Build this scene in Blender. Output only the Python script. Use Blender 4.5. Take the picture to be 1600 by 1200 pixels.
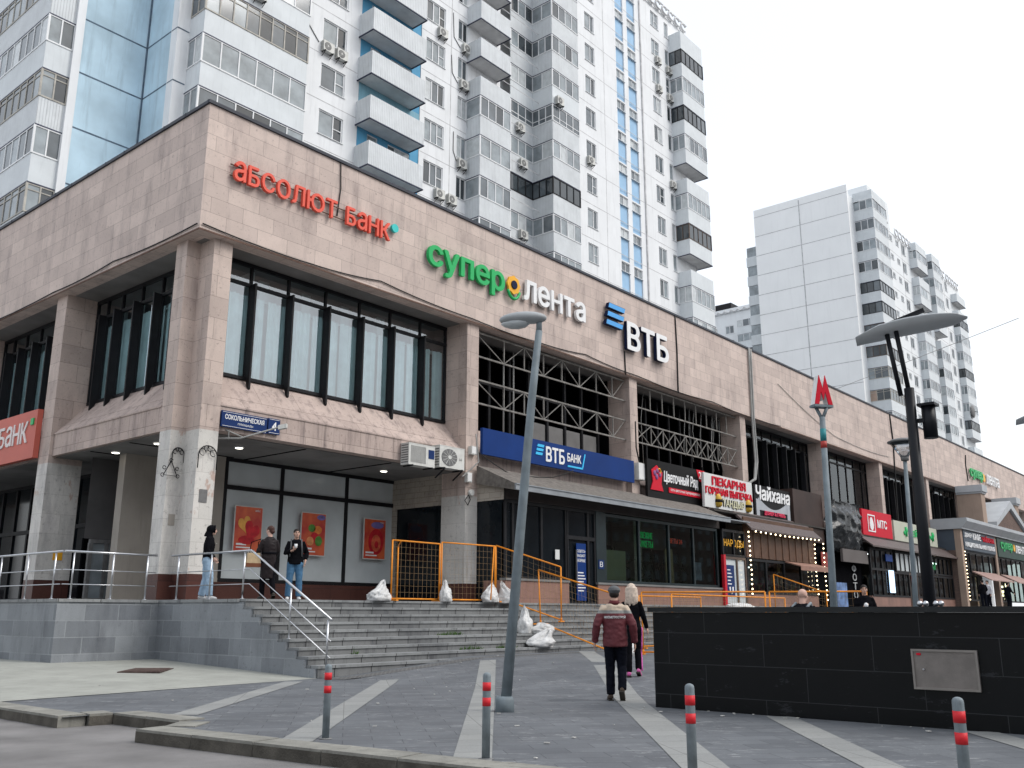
import bpy, bmesh, math, random
from mathutils import Vector, Matrix
from mathutils.bvhtree import BVHTree
R = math.radians
random.seed(7)
sc = bpy.context.scene
col = sc.collection
for o in list(bpy.data.objects): bpy.data.objects.remove(o)
# ------------------------------------------------------------------ camera
EYE = Vector((0, 0, 1.3))
cam_d = bpy.data.cameras.new('camera'); cam = bpy.data.objects.new('camera', cam_d); col.objects.link(cam)
P_, R_, Y_ = 0.240199588, 0.00186285, 0.702328325
fw = Vector((math.cos(P_), 0, math.sin(P_))); rt = Vector((0, -1, 0)); up = Vector((-math.sin(P_), 0, math.cos(P_)))
r2 = rt*math.cos(R_) + up*math.sin(R_); u2 = up*math.cos(R_) - rt*math.sin(R_)
Z_ = Matrix.Rotation(Y_, 3, 'Z')
fw, r2, u2 = Z_ @ fw, Z_ @ r2, Z_ @ u2
cam.matrix_world = Matrix(((r2.x, u2.x, -fw.x, 0), (r2.y, u2.y, -fw.y, 0), (r2.z, u2.z, -fw.z, 1.3), (0, 0, 0, 1)))
cam_d.sensor_width = 36; cam_d.lens = 1460.97/1600*36; cam_d.clip_end = 3000; cam_d.clip_start = 0.05
sc.camera = cam
# ------------------------------------------------------------------ light: bright overcast
SUN_EL, SUN_AZ = 48, -62          # sun stands behind the cloud, over the street side (direction measured from +X)
w = bpy.data.worlds.new('World'); sc.world = w; w.use_nodes = True
nt = w.node_tree; nt.nodes.clear()
N = nt.nodes.new; L = nt.links.new
out = N('ShaderNodeOutputWorld'); add = N('ShaderNodeAddShader'); b1 = N('ShaderNodeBackground'); b2 = N('ShaderNodeBackground')
sky = N('ShaderNodeTexSky'); sky.sky_type = 'NISHITA'; sky.sun_disc = False
sky.sun_elevation = R(SUN_EL); sky.sun_rotation = R(90-SUN_AZ); sky.dust_density = 4; sky.air_density = 1.5
b1.inputs['Strength'].default_value = 0.04
L(sky.outputs[0], b1.inputs['Color'])
tc = N('ShaderNodeTexCoord'); nz = N('ShaderNodeTexNoise'); nz.inputs['Scale'].default_value = 1.6; nz.inputs['Detail'].default_value = 5
rmp = N('ShaderNodeValToRGB'); rmp.color_ramp.elements[0].position = .3; rmp.color_ramp.elements[0].color = (.86, .90, .965, 1)
rmp.color_ramp.elements[1].position = .7; rmp.color_ramp.elements[1].color = (.93, .955, .995, 1)
L(tc.outputs['Generated'], nz.inputs['Vector']); L(nz.outputs['Fac'], rmp.inputs['Fac']); L(rmp.outputs['Color'], b2.inputs['Color'])
b2.inputs['Strength'].default_value = 0.90
L(b1.outputs[0], add.inputs[0]); L(b2.outputs[0], add.inputs[1]); L(add.outputs[0], out.inputs['Surface'])
sun_d = bpy.data.lights.new('sun', 'SUN'); sun_d.energy = 1.5; sun_d.angle = R(28); sun_d.color = (1, .985, .96)
sun = bpy.data.objects.new('sun', sun_d); col.objects.link(sun)
sd = Vector((math.cos(R(SUN_EL))*math.cos(R(SUN_AZ)), math.cos(R(SUN_EL))*math.sin(R(SUN_AZ)), math.sin(R(SUN_EL))))
sun.rotation_euler = sd.to_track_quat('Z', 'Y').to_euler()
sun.location = (0, 0, 80)
vs = sc.view_settings; vs.view_transform = 'Standard'; vs.look = 'None'; vs.exposure = 0.22; vs.gamma = 1
sc.render.engine = 'CYCLES'
try:
    sc.cycles.max_bounces = 6; sc.cycles.diffuse_bounces = 3; sc.cycles.transparent_max_bounces = 12; sc.cycles.use_denoising = True
except Exception: pass

# ------------------------------------------------------------------ mesh helpers
ORG = {}
class MB:
    def __init__(s): s.v = []; s.f = []; s.m = []; s.sm = []
    def q(s, *pts, mi=0, sm=False):
        n = len(s.v); s.v += [tuple(p) for p in pts]; s.f.append(tuple(range(n, n+len(pts)))); s.m.append(mi); s.sm.append(sm)
    def box(s, x0, x1, y0, y1, z0, z1, mi=0):
        if x0 > x1: x0, x1 = x1, x0
        if y0 > y1: y0, y1 = y1, y0
        if z0 > z1: z0, z1 = z1, z0
        n = len(s.v)
        s.v += [(x0,y0,z0),(x1,y0,z0),(x1,y1,z0),(x0,y1,z0),(x0,y0,z1),(x1,y0,z1),(x1,y1,z1),(x0,y1,z1)]
        for f in ((0,3,2,1),(4,5,6,7),(0,1,5,4),(1,2,6,5),(2,3,7,6),(3,0,4,7)):
            s.f.append(tuple(n+i for i in f)); s.m.append(mi); s.sm.append(False)
        return s
    def obox(s, c, ax, hs, mi=0):
        c = Vector(c); a = [Vector(v).normalized()*h for v, h in zip(ax, hs)]; n = len(s.v)
        for sx, sy, sz in ((-1,-1,-1),(1,-1,-1),(1,1,-1),(-1,1,-1),(-1,-1,1),(1,-1,1),(1,1,1),(-1,1,1)):
            s.v.append(tuple(c + a[0]*sx + a[1]*sy + a[2]*sz))
        for f in ((0,3,2,1),(4,5,6,7),(0,1,5,4),(1,2,6,5),(2,3,7,6),(3,0,4,7)):
            s.f.append(tuple(n+i for i in f)); s.m.append(mi); s.sm.append(False)
        return s
    def bar(s, a, b, wdt, hgt=None, mi=0, ref=(0,0,1)):
        a, b = Vector(a), Vector(b); d = (b-a); ln = d.length
        if ln < 1e-6: return s
        d.normalize(); rf = Vector(ref)
        if abs(d.dot(rf)) > .98: rf = Vector((1,0,0))
        x = d.cross(rf).normalized(); y = x.cross(d)
        return s.obox((a+b)/2, (d, x, y), (ln/2, wdt/2, (hgt or wdt)/2), mi)
    def tube(s, pts, r, n=8, mi=0, cap=True, sm=True, flat=None, side=None):
        pts = [Vector(p) for p in pts]; k = len(pts)
        rs = r if isinstance(r, (list, tuple)) else [r]*k
        base = len(s.v); px = None
        for i, p in enumerate(pts):
            d = (pts[min(i+1, k-1)] - pts[max(i-1, 0)])
            d = d.normalized() if d.length > 1e-9 else Vector((0,0,1))
            if side is not None: x = Vector(side) - d*Vector(side).dot(d)
            elif px is None:
                x = d.cross(Vector((0,0,1)))
                if x.length < .05: x = Vector((1,0,0)) - d*d.x
            else: x = px - d*px.dot(d)
            x = x.normalized() if x.length > 1e-6 else d.orthogonal().normalized(); px = x
            y = d.cross(x); fl = 1 if flat is None else (flat[i] if isinstance(flat, (list, tuple)) else flat)
            for j in range(n):
                t = 2*math.pi*j/n
                s.v.append(tuple(p + x*(rs[i]*math.cos(t)) + y*(rs[i]*fl*math.sin(t))))
        for i in range(k-1):
            for j in range(n):
                a = base+i*n+j; b = base+i*n+(j+1) % n
                s.f.append((a, b, b+n, a+n)); s.m.append(mi); s.sm.append(sm)
        if cap:
            s.f.append(tuple(base+j for j in range(n-1, -1, -1))); s.m.append(mi); s.sm.append(False)
            s.f.append(tuple(base+(k-1)*n+j for j in range(n))); s.m.append(mi); s.sm.append(False)
        return s
    def lathe(s, prof, c=(0,0,0), n=16, mi=0, sm=True):
        c = Vector(c)
        return s.tube([c+Vector((0,0,z)) for r, z in prof], [max(r, 1e-4) for r, z in prof], n, mi, True, sm, side=(1,0,0)) if False else s._lathe(prof, c, n, mi, sm)
    def _lathe(s, prof, c, n, mi, sm):
        base = len(s.v)
        for r, z in prof:
            for j in range(n):
                t = 2*math.pi*j/n; s.v.append((c.x+r*math.cos(t), c.y+r*math.sin(t), c.z+z))
        for i in range(len(prof)-1):
            for j in range(n):
                a = base+i*n+j; b = base+i*n+(j+1) % n
                s.f.append((a, b, b+n, a+n)); s.m.append(mi); s.sm.append(sm)
        s.f.append(tuple(base+j for j in range(n-1, -1, -1))); s.m.append(mi); s.sm.append(False)
        e = base+(len(prof)-1)*n
        s.f.append(tuple(e+j for j in range(n))); s.m.append(mi); s.sm.append(False)
        return s
    def ball(s, c, rx, ry=None, rz=None, n=14, m=9, mi=0, ax=None, ztop=1, zbot=-1):
        ry = ry or rx; rz = rz or rx; c = Vector(c); A = ax or (Vector((1,0,0)), Vector((0,1,0)), Vector((0,0,1)))
        base = len(s.v)
        for i in range(m+1):
            t = -math.pi/2 + math.pi*i/m; cz = math.sin(t); cr = max(math.cos(t), .001)
            for j in range(n):
                a = 2*math.pi*j/n
                s.v.append(tuple(c + A[0]*(rx*cr*math.cos(a)) + A[1]*(ry*cr*math.sin(a)) + A[2]*(rz*cz)))
        for i in range(m):
            for j in range(n):
                a = base+i*n+j; b = base+i*n+(j+1) % n
                s.f.append((a, b, b+n, a+n)); s.m.append(mi); s.sm.append(True)
        s.f.append(tuple(base+j for j in range(n-1, -1, -1))); s.m.append(mi); s.sm.append(True)
        s.f.append(tuple(base+m*n+j for j in range(n))); s.m.append(mi); s.sm.append(True)
        return s
    def prism(s, poly, vec, mi=0):
        p = [Vector(a) for a in poly]; vec = Vector(vec); n = len(s.v); k = len(p)
        s.v += [tuple(a) for a in p] + [tuple(a+vec) for a in p]
        s.f.append(tuple(n+i for i in range(k-1, -1, -1))); s.m.append(mi); s.sm.append(False)
        s.f.append(tuple(n+k+i for i in range(k))); s.m.append(mi); s.sm.append(False)
        for i in range(k):
            j = (i+1) % k
            s.f.append((n+i, n+j, n+k+j, n+k+i)); s.m.append(mi); s.sm.append(False)
        return s
    def build(s, name, mats, parent=None, smooth=None, at=(0,0,0), local=False):
        """one mesh object; vertices are world metres (local=True: already in the thing's frame)"""
        me = bpy.data.meshes.new(name)
        og = Vector((0,0,0)) if local else (ORG[parent.name] if parent is not None else Vector(at))
        me.from_pydata([(a[0]-og.x, a[1]-og.y, a[2]-og.z) for a in s.v], [], s.f)
        if not isinstance(mats, (list, tuple)): mats = [mats]
        for m in mats: me.materials.append(m)
        me.polygons.foreach_set('material_index', s.m)
        me.polygons.foreach_set('use_smooth', [bool(x) if smooth is None else smooth for x in s.sm])
        uv = me.uv_layers.new(name='UVMap'); dat = [0.0]*(2*len(me.loops)); vv = s.v
        for p in me.polygons:
            nx, ny, nzz = (abs(c) for c in p.normal)
            for li in p.loop_indices:
                c = vv[me.loops[li].vertex_index]
                if nzz >= nx and nzz >= ny: a, b = c[0], c[1]
                elif ny >= nx: a, b = c[0], c[2]
                else: a, b = c[1], c[2]
                dat[2*li] = a; dat[2*li+1] = b
        uv.data.foreach_set('uv', dat)
        me.update()
        o = bpy.data.objects.new(name, me); col.objects.link(o)
        if parent is not None: o.parent = parent; ORG[o.name] = og
        else: o.location = at; ORG[o.name] = Vector(at)
        return o
def tag(o, label=None, cat=None, group=None, kind=None):
    if label: o['label'] = label
    if cat: o['category'] = cat
    if group: o['group'] = group
    if kind: o['kind'] = kind
    return o
def thing(name, label, cat, loc=(0,0,0), rz=0, group=None):
    o = bpy.data.objects.new(name, None); col.objects.link(o); o.location = loc; o.rotation_euler = (0,0,rz)
    o.empty_display_size = .2; ORG[o.name] = Vector(loc)
    return tag(o, label, cat, group)
def dup(root, loc=None, rz=None, label=None, group=None):
    def cp(o, par):
        c = o.copy(); col.objects.link(c)
        if par is not None: c.parent = par
        for ch in o.children: cp(ch, c)
        return c
    r = cp(root, None)
    if loc is not None: r.location = loc
    if rz is not None: r.rotation_euler = (r.rotation_euler[0], r.rotation_euler[1], rz)
    if label: r['label'] = label
    if group: r['group'] = group
    return r
def glyphs(body, shear=0, spacing=1.0):
    """letter outlines filled by winding number, so that overlapping strokes of a letter merge cleanly"""
    from mathutils.geometry import delaunay_2d_cdt
    c = bpy.data.curves.new('lettering', 'FONT'); c.body = body; c.size = 1; c.extrude = 0; c.shear = shear
    c.fill_mode = 'NONE'; c.space_character = spacing; c.resolution_u = 3
    o = bpy.data.objects.new('lettering', c); me = bpy.data.meshes.new_from_object(o)
    co = [Vector((v.co.x, v.co.y)) for v in me.vertices]; ed = [tuple(e.vertices) for e in me.edges]
    bpy.data.objects.remove(o); bpy.data.meshes.remove(me); bpy.data.curves.remove(c)
    nb = {}
    for i, j in ed: nb.setdefault(i, []).append(j); nb.setdefault(j, []).append(i)
    loops, seen_ = [], set()
    for st in range(len(co)):
        if st in seen_ or st not in nb: continue
        lp = [st]; seen_.add(st); cur = st+1 if st+1 in nb[st] else nb[st][0]
        while cur not in seen_:
            lp.append(cur); seen_.add(cur); nx = [q for q in nb[cur] if q not in seen_]
            if not nx: break
            cur = cur+1 if cur+1 in nx else nx[0]
        if len(lp) > 2: loops.append(lp)
    pv = [co[i] for lp in loops for i in lp]; pe = []; n = 0; L2 = []
    for lp in loops:
        ids = list(range(n, n+len(lp))); L2.append([co[i] for i in lp]); pe += [(ids[k], ids[(k+1) % len(ids)]) for k in range(len(ids))]; n += len(lp)
    V_, E_, F_, *_ = delaunay_2d_cdt(pv, pe, [], 0, 1e-6)
    bb = [(min(p.x for p in l), max(p.x for p in l), min(p.y for p in l), max(p.y for p in l)) for l in L2]
    def wind(p):
        w_ = 0
        for l, (x0, x1, y0, y1) in zip(L2, bb):
            if not (x0 <= p.x <= x1 and y0 <= p.y <= y1): continue
            for k in range(len(l)):
                a, b = l[k], l[(k+1) % len(l)]
                if (a.y <= p.y) != (b.y <= p.y):
                    x = a.x+(p.y-a.y)/(b.y-a.y)*(b.x-a.x)
                    if x > p.x: w_ += 1 if b.y > a.y else -1
        return w_
    keep = [f for f in F_ if wind(sum((V_[i] for i in f), Vector((0,0)))/len(f)) != 0]
    m = len(V_); vs = [(v.x, v.y, .5) for v in V_]+[(v.x, v.y, -.5) for v in V_]; fs = []; cnt = {}
    for f in keep:
        f = list(f)
        ar = sum(V_[f[k]].x*V_[f[(k+1) % len(f)]].y-V_[f[(k+1) % len(f)]].x*V_[f[k]].y for k in range(len(f)))
        if ar < 0: f = f[::-1]
        fs.append(tuple(f)); fs.append(tuple(i+m for i in f[::-1]))
        for k in range(len(f)): cnt[(f[k], f[(k+1) % len(f)])] = 1
    for (i, j) in cnt:
        if (j, i) not in cnt: fs.append((j, i, i+m, j+m))
    return vs, fs
def text(mb, body, p, wd, ht, xd=(1,0,0), upv=(0,0,1), depth=.03, bold=.0, shear=0, mi=0, spacing=1.0, unicase=False):
    """lettering stretched to wd x ht, lower left corner at p, standing proud by depth; strokes thickened by bold"""
    if unicase:                                   # every letter brought to one height
        vs, fs, x = [], [], 0
        for ch in body:
            if ch == ' ': x += .42; continue
            if ch == 'Ю':                         # stem, bar and ring as separate strokes
                for g_, kx_ in (('I', 1), ('O', .92)):
                    v_, f_ = glyphs(g_); X = [v[0] for v in v_]; Yy = [v[1] for v in v_]; k = .72/(max(Yy)-min(Yy)); n = len(vs)
                    vs += [((v[0]-min(X))*k*kx_+x, (v[1]-min(Yy))*k, v[2]) for v in v_]; fs += [tuple(n+i for i in f) for f in f_]
                    if g_ == 'I':
                        x += (max(X)-min(X))*k; n = len(vs)
                        vs += [(x+a*.14-.02*(1-a), .315+b*.09, c-.5-.004*(c > .5)) for c in (0,1) for a, b in ((0,0),(1,0),(1,1),(0,1))]
                        fs += [tuple(n+i for i in f) for f in ((3,2,1,0),(4,5,6,7),(0,1,5,4),(1,2,6,5),(2,3,7,6),(3,0,4,7))]; x += .10
                    else: x += (max(X)-min(X))*k*kx_ + .135
                continue
            v_, f_ = glyphs(ch); X = [v[0] for v in v_]; Yy = [v[1] for v in v_]; k = .72/(max(Yy)-min(Yy)); n = len(vs)
            kx = k if ch.isupper() else k*.9
            vs += [((v[0]-min(X))*kx+x, (v[1]-min(Yy))*k, v[2]) for v in v_]; fs += [tuple(n+i for i in f) for f in f_]
            x += (max(X)-min(X))*kx + .135
    else: vs, fs = glyphs(body, shear, spacing)
    xs = [v[0] for v in vs]; ys = [v[1] for v in vs]
    x0, x1, y0, y1 = min(xs), max(xs), min(ys), max(ys)
    xd, upv, p = Vector(xd), Vector(upv), Vector(p); nn = xd.cross(upv)
    offs = [(0,0)] if not bold else [(0,0),(bold,0),(-bold,0),(0,bold*.8),(0,-bold*.8),(bold*.7,bold*.6),(-bold*.7,-bold*.6),(bold*.7,-bold*.6),(-bold*.7,bold*.6)]
    W, H = x1-x0+2*bold, y1-y0+1.6*bold
    for i, (ox, oy) in enumerate(offs):
        n = len(mb.v)
        for v in vs:
            mb.v.append(tuple(p + xd*((v[0]-x0+bold+ox)/W*wd) + upv*((v[1]-y0+.8*bold+oy)/H*ht) + nn*((v[2]+.5)*(depth+.0031*depth*i))))
        for f in fs:
            mb.f.append(tuple(n+j for j in f)); mb.m.append(mi); mb.sm.append(False)
def applied(o, keep=True):
    """bake an object's modifiers into its mesh"""
    bpy.context.view_layer.update()
    dg = bpy.context.evaluated_depsgraph_get()
    me = bpy.data.meshes.new_from_object(o.evaluated_get(dg)); old = o.data
    o.modifiers.clear(); o.data = me; bpy.data.meshes.remove(old)
    me.polygons.foreach_set('use_smooth', [True]*len(me.polygons)); me.update()
    return o
# plane helpers: 'A' faces -Y (street front), 'B' faces -X (left end)
def pt(pl, c, a, z, d): return (a, c+d, z) if pl == 'A' else (c+d, a, z)
def pbox(mb, pl, c, a0, a1, z0, z1, d0, d1, mi=0):
    if pl == 'A': mb.box(a0, a1, c+d0, c+d1, z0, z1, mi)
    else: mb.box(c+d0, c+d1, a0, a1, z0, z1, mi)
def wall(mb, pl, c, a0, a1, z0, z1, holes=(), depth=.12, mi=0, mi2=None):
    hs = [h for h in holes if h[1] > a0 and h[0] < a1 and h[3] > z0 and h[2] < z1]
    A = sorted({a0, a1} | {x for h in hs for x in h[:2] if a0 < x < a1})
    Zs = sorted({z0, z1} | {x for h in hs for x in h[2:4] if z0 < x < z1})
    def qd(p, q, r, s_, m):
        mb.q(*((p, q, r, s_) if pl == 'A' else (s_, r, q, p)), mi=m)
    for i in range(len(A)-1):
        run = None
        for j in range(len(Zs)-1):
            am, zm = (A[i]+A[i+1])/2, (Zs[j]+Zs[j+1])/2
            inside = any(h[0] < am < h[1] and h[2] < zm < h[3] for h in hs)
            if not inside and run is None: run = Zs[j]
            if run is not None and (inside or j == len(Zs)-2):
                top = Zs[j] if inside else Zs[j+1]
                qd(pt(pl,c,A[i],run,0), pt(pl,c,A[i+1],run,0), pt(pl,c,A[i+1],top,0), pt(pl,c,A[i],top,0), mi); run = None
    m2 = mi if mi2 is None else mi2
    for h in hs:
        b0, b1, y0, y1 = h[:4]
        for (p, q) in (((b0,y0),(b0,y1)), ((b1,y1),(b1,y0)), ((b0,y1),(b1,y1)), ((b1,y0),(b0,y0))):
            qd(pt(pl,c,p[0],p[1],0), pt(pl,c,q[0],q[1],0), pt(pl,c,q[0],q[1],depth), pt(pl,c,p[0],p[1],depth), m2)

# ------------------------------------------------------------------ materials
def newmat(name):
    m = bpy.data.materials.new(name); m.use_nodes = True; t = m.node_tree
    b = t.nodes['Principled BSDF']
    return m, t, b
def mixc(t, fac, a, b, mode='MIX'):
    n = t.nodes.new('ShaderNodeMix'); n.data_type = 'RGBA'; n.blend_type = mode
    if isinstance(fac, (int, float)): n.inputs[0].default_value = fac
    else: t.links.new(fac, n.inputs[0])
    for s, i in ((a, 6), (b, 7)):
        if isinstance(s, (tuple, list)): n.inputs[i].default_value = (*s[:3], 1)
        else: t.links.new(s, n.inputs[i])
    return n.outputs[2]
def ramp(t, src, p0, p1, c0=(0,0,0), c1=(1,1,1)):
    n = t.nodes.new('ShaderNodeValToRGB'); e = n.color_ramp.elements
    e[0].position = p0; e[1].position = p1; e[0].color = (*c0, 1); e[1].color = (*c1, 1)
    t.links.new(src, n.inputs['Fac']); return n.outputs['Color']
def noise(t, scale, detail=4, rough=.55, coord='Object', stretch=None, dist=0, rot=0):
    tcn = t.nodes.new('ShaderNodeTexCoord'); n = t.nodes.new('ShaderNodeTexNoise')
    n.inputs['Scale'].default_value = scale; n.inputs['Detail'].default_value = detail; n.inputs['Roughness'].default_value = rough
    n.inputs['Distortion'].default_value = dist
    src = tcn.outputs[coord]
    if rot:
        mr = t.nodes.new('ShaderNodeMapping'); mr.inputs['Rotation'].default_value = (0, 0, rot); t.links.new(src, mr.inputs['Vector']); src = mr.outputs['Vector']
    if stretch:
        mp = t.nodes.new('ShaderNodeMapping'); mp.inputs['Scale'].default_value = stretch
        t.links.new(src, mp.inputs['Vector']); src = mp.outputs['Vector']
    t.links.new(src, n.inputs['Vector']); return n.outputs['Fac']
def bump(t, b, h, strength=.3, dist=.02):
    n = t.nodes.new('ShaderNodeBump'); n.inputs['Strength'].default_value = strength; n.inputs['Distance'].default_value = dist
    t.links.new(h, n.inputs['Height']); t.links.new(n.outputs['Normal'], b.inputs['Normal'])
def mul(c, k): return tuple(max(0, min(1, x*k)) for x in c)
def M(name, c, rough=.6, var=.12, scale=2.5, metal=0, spec=.25, bmp=0, bscale=60, dirt=0, dirts=1.5):
    m, t, b = newmat(name)
    b.inputs['Roughness'].default_value = rough; b.inputs['Metallic'].default_value = metal
    b.inputs['Specular IOR Level'].default_value = spec
    if var:
        f = ramp(t, noise(t, scale), .3, .7)
        cc = mixc(t, f, mul(c, 1-var), mul(c, 1+var))
        if dirt:
            cc = mixc(t, ramp(t, noise(t, dirts, 6, .65, 'Object', (5, 5, .5)), .52, .75), cc, mul(c, 1-dirt))
        t.links.new(cc, b.inputs['Base Color'])
    else: b.inputs['Base Color'].default_value = (*c, 1)
    if bmp: bump(t, b, noise(t, bscale, 3), bmp)
    return m
def slab(name, cols, mortar, wd, ht, ms=.006, rough=.6, stain=.25, pit=.0, off=.5, bmp=.25, spots=None, blotch=.15, streak=(1.5, 1.5, .38), rot=0, spec=.25, loc=None):
    """stone slabs: per slab tone, dark joints, blotches, run-down stains and pits"""
    m, t, b = newmat(name)
    b.inputs['Roughness'].default_value = rough; b.inputs['Specular IOR Level'].default_value = spec
    tcn = t.nodes.new('ShaderNodeTexCoord'); br = t.nodes.new('ShaderNodeTexBrick')
    src = tcn.outputs['UV']
    if rot or loc:
        mp = t.nodes.new('ShaderNodeMapping'); mp.inputs['Rotation'].default_value = (0, 0, rot); mp.inputs['Location'].default_value = (*(loc or (0,0)), 0); t.links.new(src, mp.inputs['Vector']); src = mp.outputs['Vector']
    t.links.new(src, br.inputs['Vector'])
    br.inputs['Color1'].default_value = (*cols[0], 1); br.inputs['Color2'].default_value = (*cols[1], 1); br.inputs['Mortar'].default_value = (*mortar, 1)
    br.inputs['Scale'].default_value = 1; br.inputs['Mortar Size'].default_value = ms; br.inputs['Mortar Smooth'].default_value = .3
    br.inputs['Brick Width'].default_value = wd; br.inputs['Row Height'].default_value = ht; br.offset = off; br.inputs['Bias'].default_value = -.1
    c = br.outputs['Color']
    c = mixc(t, ramp(t, noise(t, .9, 5, .6), .3, .72), c, mixc(t, 1.0, c, (1-blotch, 1-blotch, 1-blotch), 'MULTIPLY'))
    if stain:
        c = mixc(t, ramp(t, noise(t, 1.0, 7, .7, 'Object', streak), .50, .70), c, mixc(t, 1.0, c, (1-stain, 1-stain, 1-stain*.95), 'MULTIPLY'))
    c = mixc(t, .5, c, mixc(t, 1.0, c, ramp(t, noise(t, 45, 4, .7), .25, .75, (.75,.75,.75), (1.2,1.2,1.2)), 'MULTIPLY'))
    if pit: c = mixc(t, ramp(t, noise(t, 8, 8, .8), .575, .63), c, mixc(t, 1.0, c, (1-pit, 1-pit, 1-pit), 'MULTIPLY'))
    if spots:
        sf = ramp(t, noise(t, spots[1], 5, .8, 'Object', spots[2], rot=(spots[4] if len(spots) > 4 else 0)), spots[3], spots[3]+.05)
        if len(spots) > 4: sf = mixc(t, 1.0, sf, ramp(t, noise(t, 1.1, 4, .6), .42, .62), 'MULTIPLY')
        c = mixc(t, sf, c, spots[0])
    t.links.new(c, b.inputs['Base Color'])
    inv = t.nodes.new('ShaderNodeMath'); inv.operation = 'SUBTRACT'; inv.inputs[0].default_value = 1; t.links.new(br.outputs['Fac'], inv.inputs[1])
    bump(t, b, inv.outputs[0], bmp, .02)
    return m
def ribs(name, c, pitch=.12, rough=.5, depth=.22):
    """painted corrugated sheet: narrow vertical grooves"""
    m, t, b = newmat(name); b.inputs['Specular IOR Level'].default_value = .25; b.inputs['Roughness'].default_value = rough
    tcn = t.nodes.new('ShaderNodeTexCoord'); sp = t.nodes.new('ShaderNodeSeparateXYZ'); t.links.new(tcn.outputs['UV'], sp.inputs[0])
    a = t.nodes.new('ShaderNodeMath'); a.operation = 'MULTIPLY'; a.inputs[1].default_value = 1/pitch; t.links.new(sp.outputs['X'], a.inputs[0])
    fr = t.nodes.new('ShaderNodeMath'); fr.operation = 'FRACT'; t.links.new(a.outputs[0], fr.inputs[0])
    g = ramp(t, fr.outputs[0], .12, .3)
    base = mixc(t, ramp(t, noise(t, 1.2, 5), .3, .7), mul(c, .9), mul(c, 1.06))
    base = mixc(t, ramp(t, noise(t, 1.3, 6, .7, 'Object', (4,4,.4)), .55, .8), base, mul(c, .72))
    t.links.new(mixc(t, g, mixc(t, 1.0, base, (1-depth,)*3, 'MULTIPLY'), base), b.inputs['Base Color'])  # groove shade is multiplied into the colour, besides the bump
    bump(t, b, g, .5, .03)
    return m
def emit(name, c, s):
    m, t, b = newmat(name); b.inputs['Base Color'].default_value = (*c, 1)
    b.inputs['Emission Color'].default_value = (*c, 1); b.inputs['Emission Strength'].default_value = s
    return m
def glass(name, tint=(.75,.85,.85), refl=.12, rough=.02):
    m, t, b = newmat(name); t.nodes.remove(b)
    o = t.nodes['Material Output']; tr = t.nodes.new('ShaderNodeBsdfTransparent'); gl = t.nodes.new('ShaderNodeBsdfGlossy')
    tr.inputs['Color'].default_value = (*tint, 1); gl.inputs['Roughness'].default_value = rough; gl.inputs['Color'].default_value = (.9,.95,1,1)
    fr = t.nodes.new('ShaderNodeFresnel'); fr.inputs['IOR'].default_value = 1.5
    ad = t.nodes.new('ShaderNodeMath'); ad.operation = 'ADD'; ad.inputs[1].default_value = refl; ad.use_clamp = True
    t.links.new(fr.outputs[0], ad.inputs[0]); mx = t.nodes.new('ShaderNodeMixShader')
    t.links.new(ad.outputs[0], mx.inputs[0]); t.links.new(tr.outputs[0], mx.inputs[1]); t.links.new(gl.outputs[0], mx.inputs[2]); t.links.new(mx.outputs[0], o.inputs['Surface'])
    return m
K = {}
K['stone'] = slab('travertine_cladding', ((.665,.545,.485),(.545,.445,.40)), (.34,.275,.245), 1.05, .47, .007, .65, .34, .40, blotch=.16)
K['stonep'] = slab('travertine_pillar', ((.62,.505,.445),(.50,.405,.36)), (.31,.25,.22), 1.3, .62, .007, .65, .3, .4, blotch=.2)
K['stonewhite'] = slab('painted_stone', ((.72,.69,.65),(.63,.61,.57)), (.45,.42,.39), 1.3, .62, .005, .6, .34, .35, blotch=.22, spots=((.47,.36,.31), .9, (1,1,.6), .585))
K['stonedk'] = slab('sill_stone', ((.40,.31,.27),(.34,.27,.24)), (.15,.12,.11), 1.44, 3.0, .008, .7, .55, .3, blotch=.25, streak=(3,3,.3))
K['sill'] = slab('stained_sill_stone', ((.56,.45,.40),(.47,.375,.335)), (.22,.175,.155), 1.42, .8, .007, .7, .5, .4, blotch=.25, streak=(5,5,.35))
K['granite'] = slab('red_brown_granite', ((.10,.042,.034),(.075,.033,.028)), (.03,.02,.02), .9, .7, .006, .3, .2, 0, spots=((.22,.13,.11), 60, None, .62))
K['granitepink'] = slab('pink_granite', ((.30,.17,.135),(.24,.14,.115)), (.12,.08,.07), 1.1, .6, .006, .45, .3, 0)
K['terr'] = slab('grey_granite_blocks', ((.29,.31,.33),(.175,.19,.21)), (.32,.34,.355), .82, .37, .012, .6, .3, .25, blotch=.25, bmp=.15)
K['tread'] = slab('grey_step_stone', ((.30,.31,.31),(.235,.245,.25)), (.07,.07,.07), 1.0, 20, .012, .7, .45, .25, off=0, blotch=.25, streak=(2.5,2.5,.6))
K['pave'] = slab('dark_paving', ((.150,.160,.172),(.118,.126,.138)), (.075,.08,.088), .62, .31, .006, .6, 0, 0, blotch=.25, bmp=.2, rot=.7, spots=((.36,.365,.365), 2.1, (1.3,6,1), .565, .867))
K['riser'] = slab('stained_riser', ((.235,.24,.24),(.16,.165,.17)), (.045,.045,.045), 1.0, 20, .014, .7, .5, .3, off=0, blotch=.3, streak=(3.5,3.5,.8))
K['strip'] = slab('light_paving', ((.29,.295,.285),(.25,.255,.25)), (.17,.17,.165), .8, .45, .006, .7, .0, .2, off=0, rot=.7)
K['apron'] = M('worn_concrete', (.31,.315,.285), .8, .13, 1.1, bmp=.25, bscale=70, dirt=.2, dirts=.8)
K['asphalt'] = M('asphalt', (.20,.193,.19), .88, .25, 1.1, bmp=.6, bscale=160)
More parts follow.
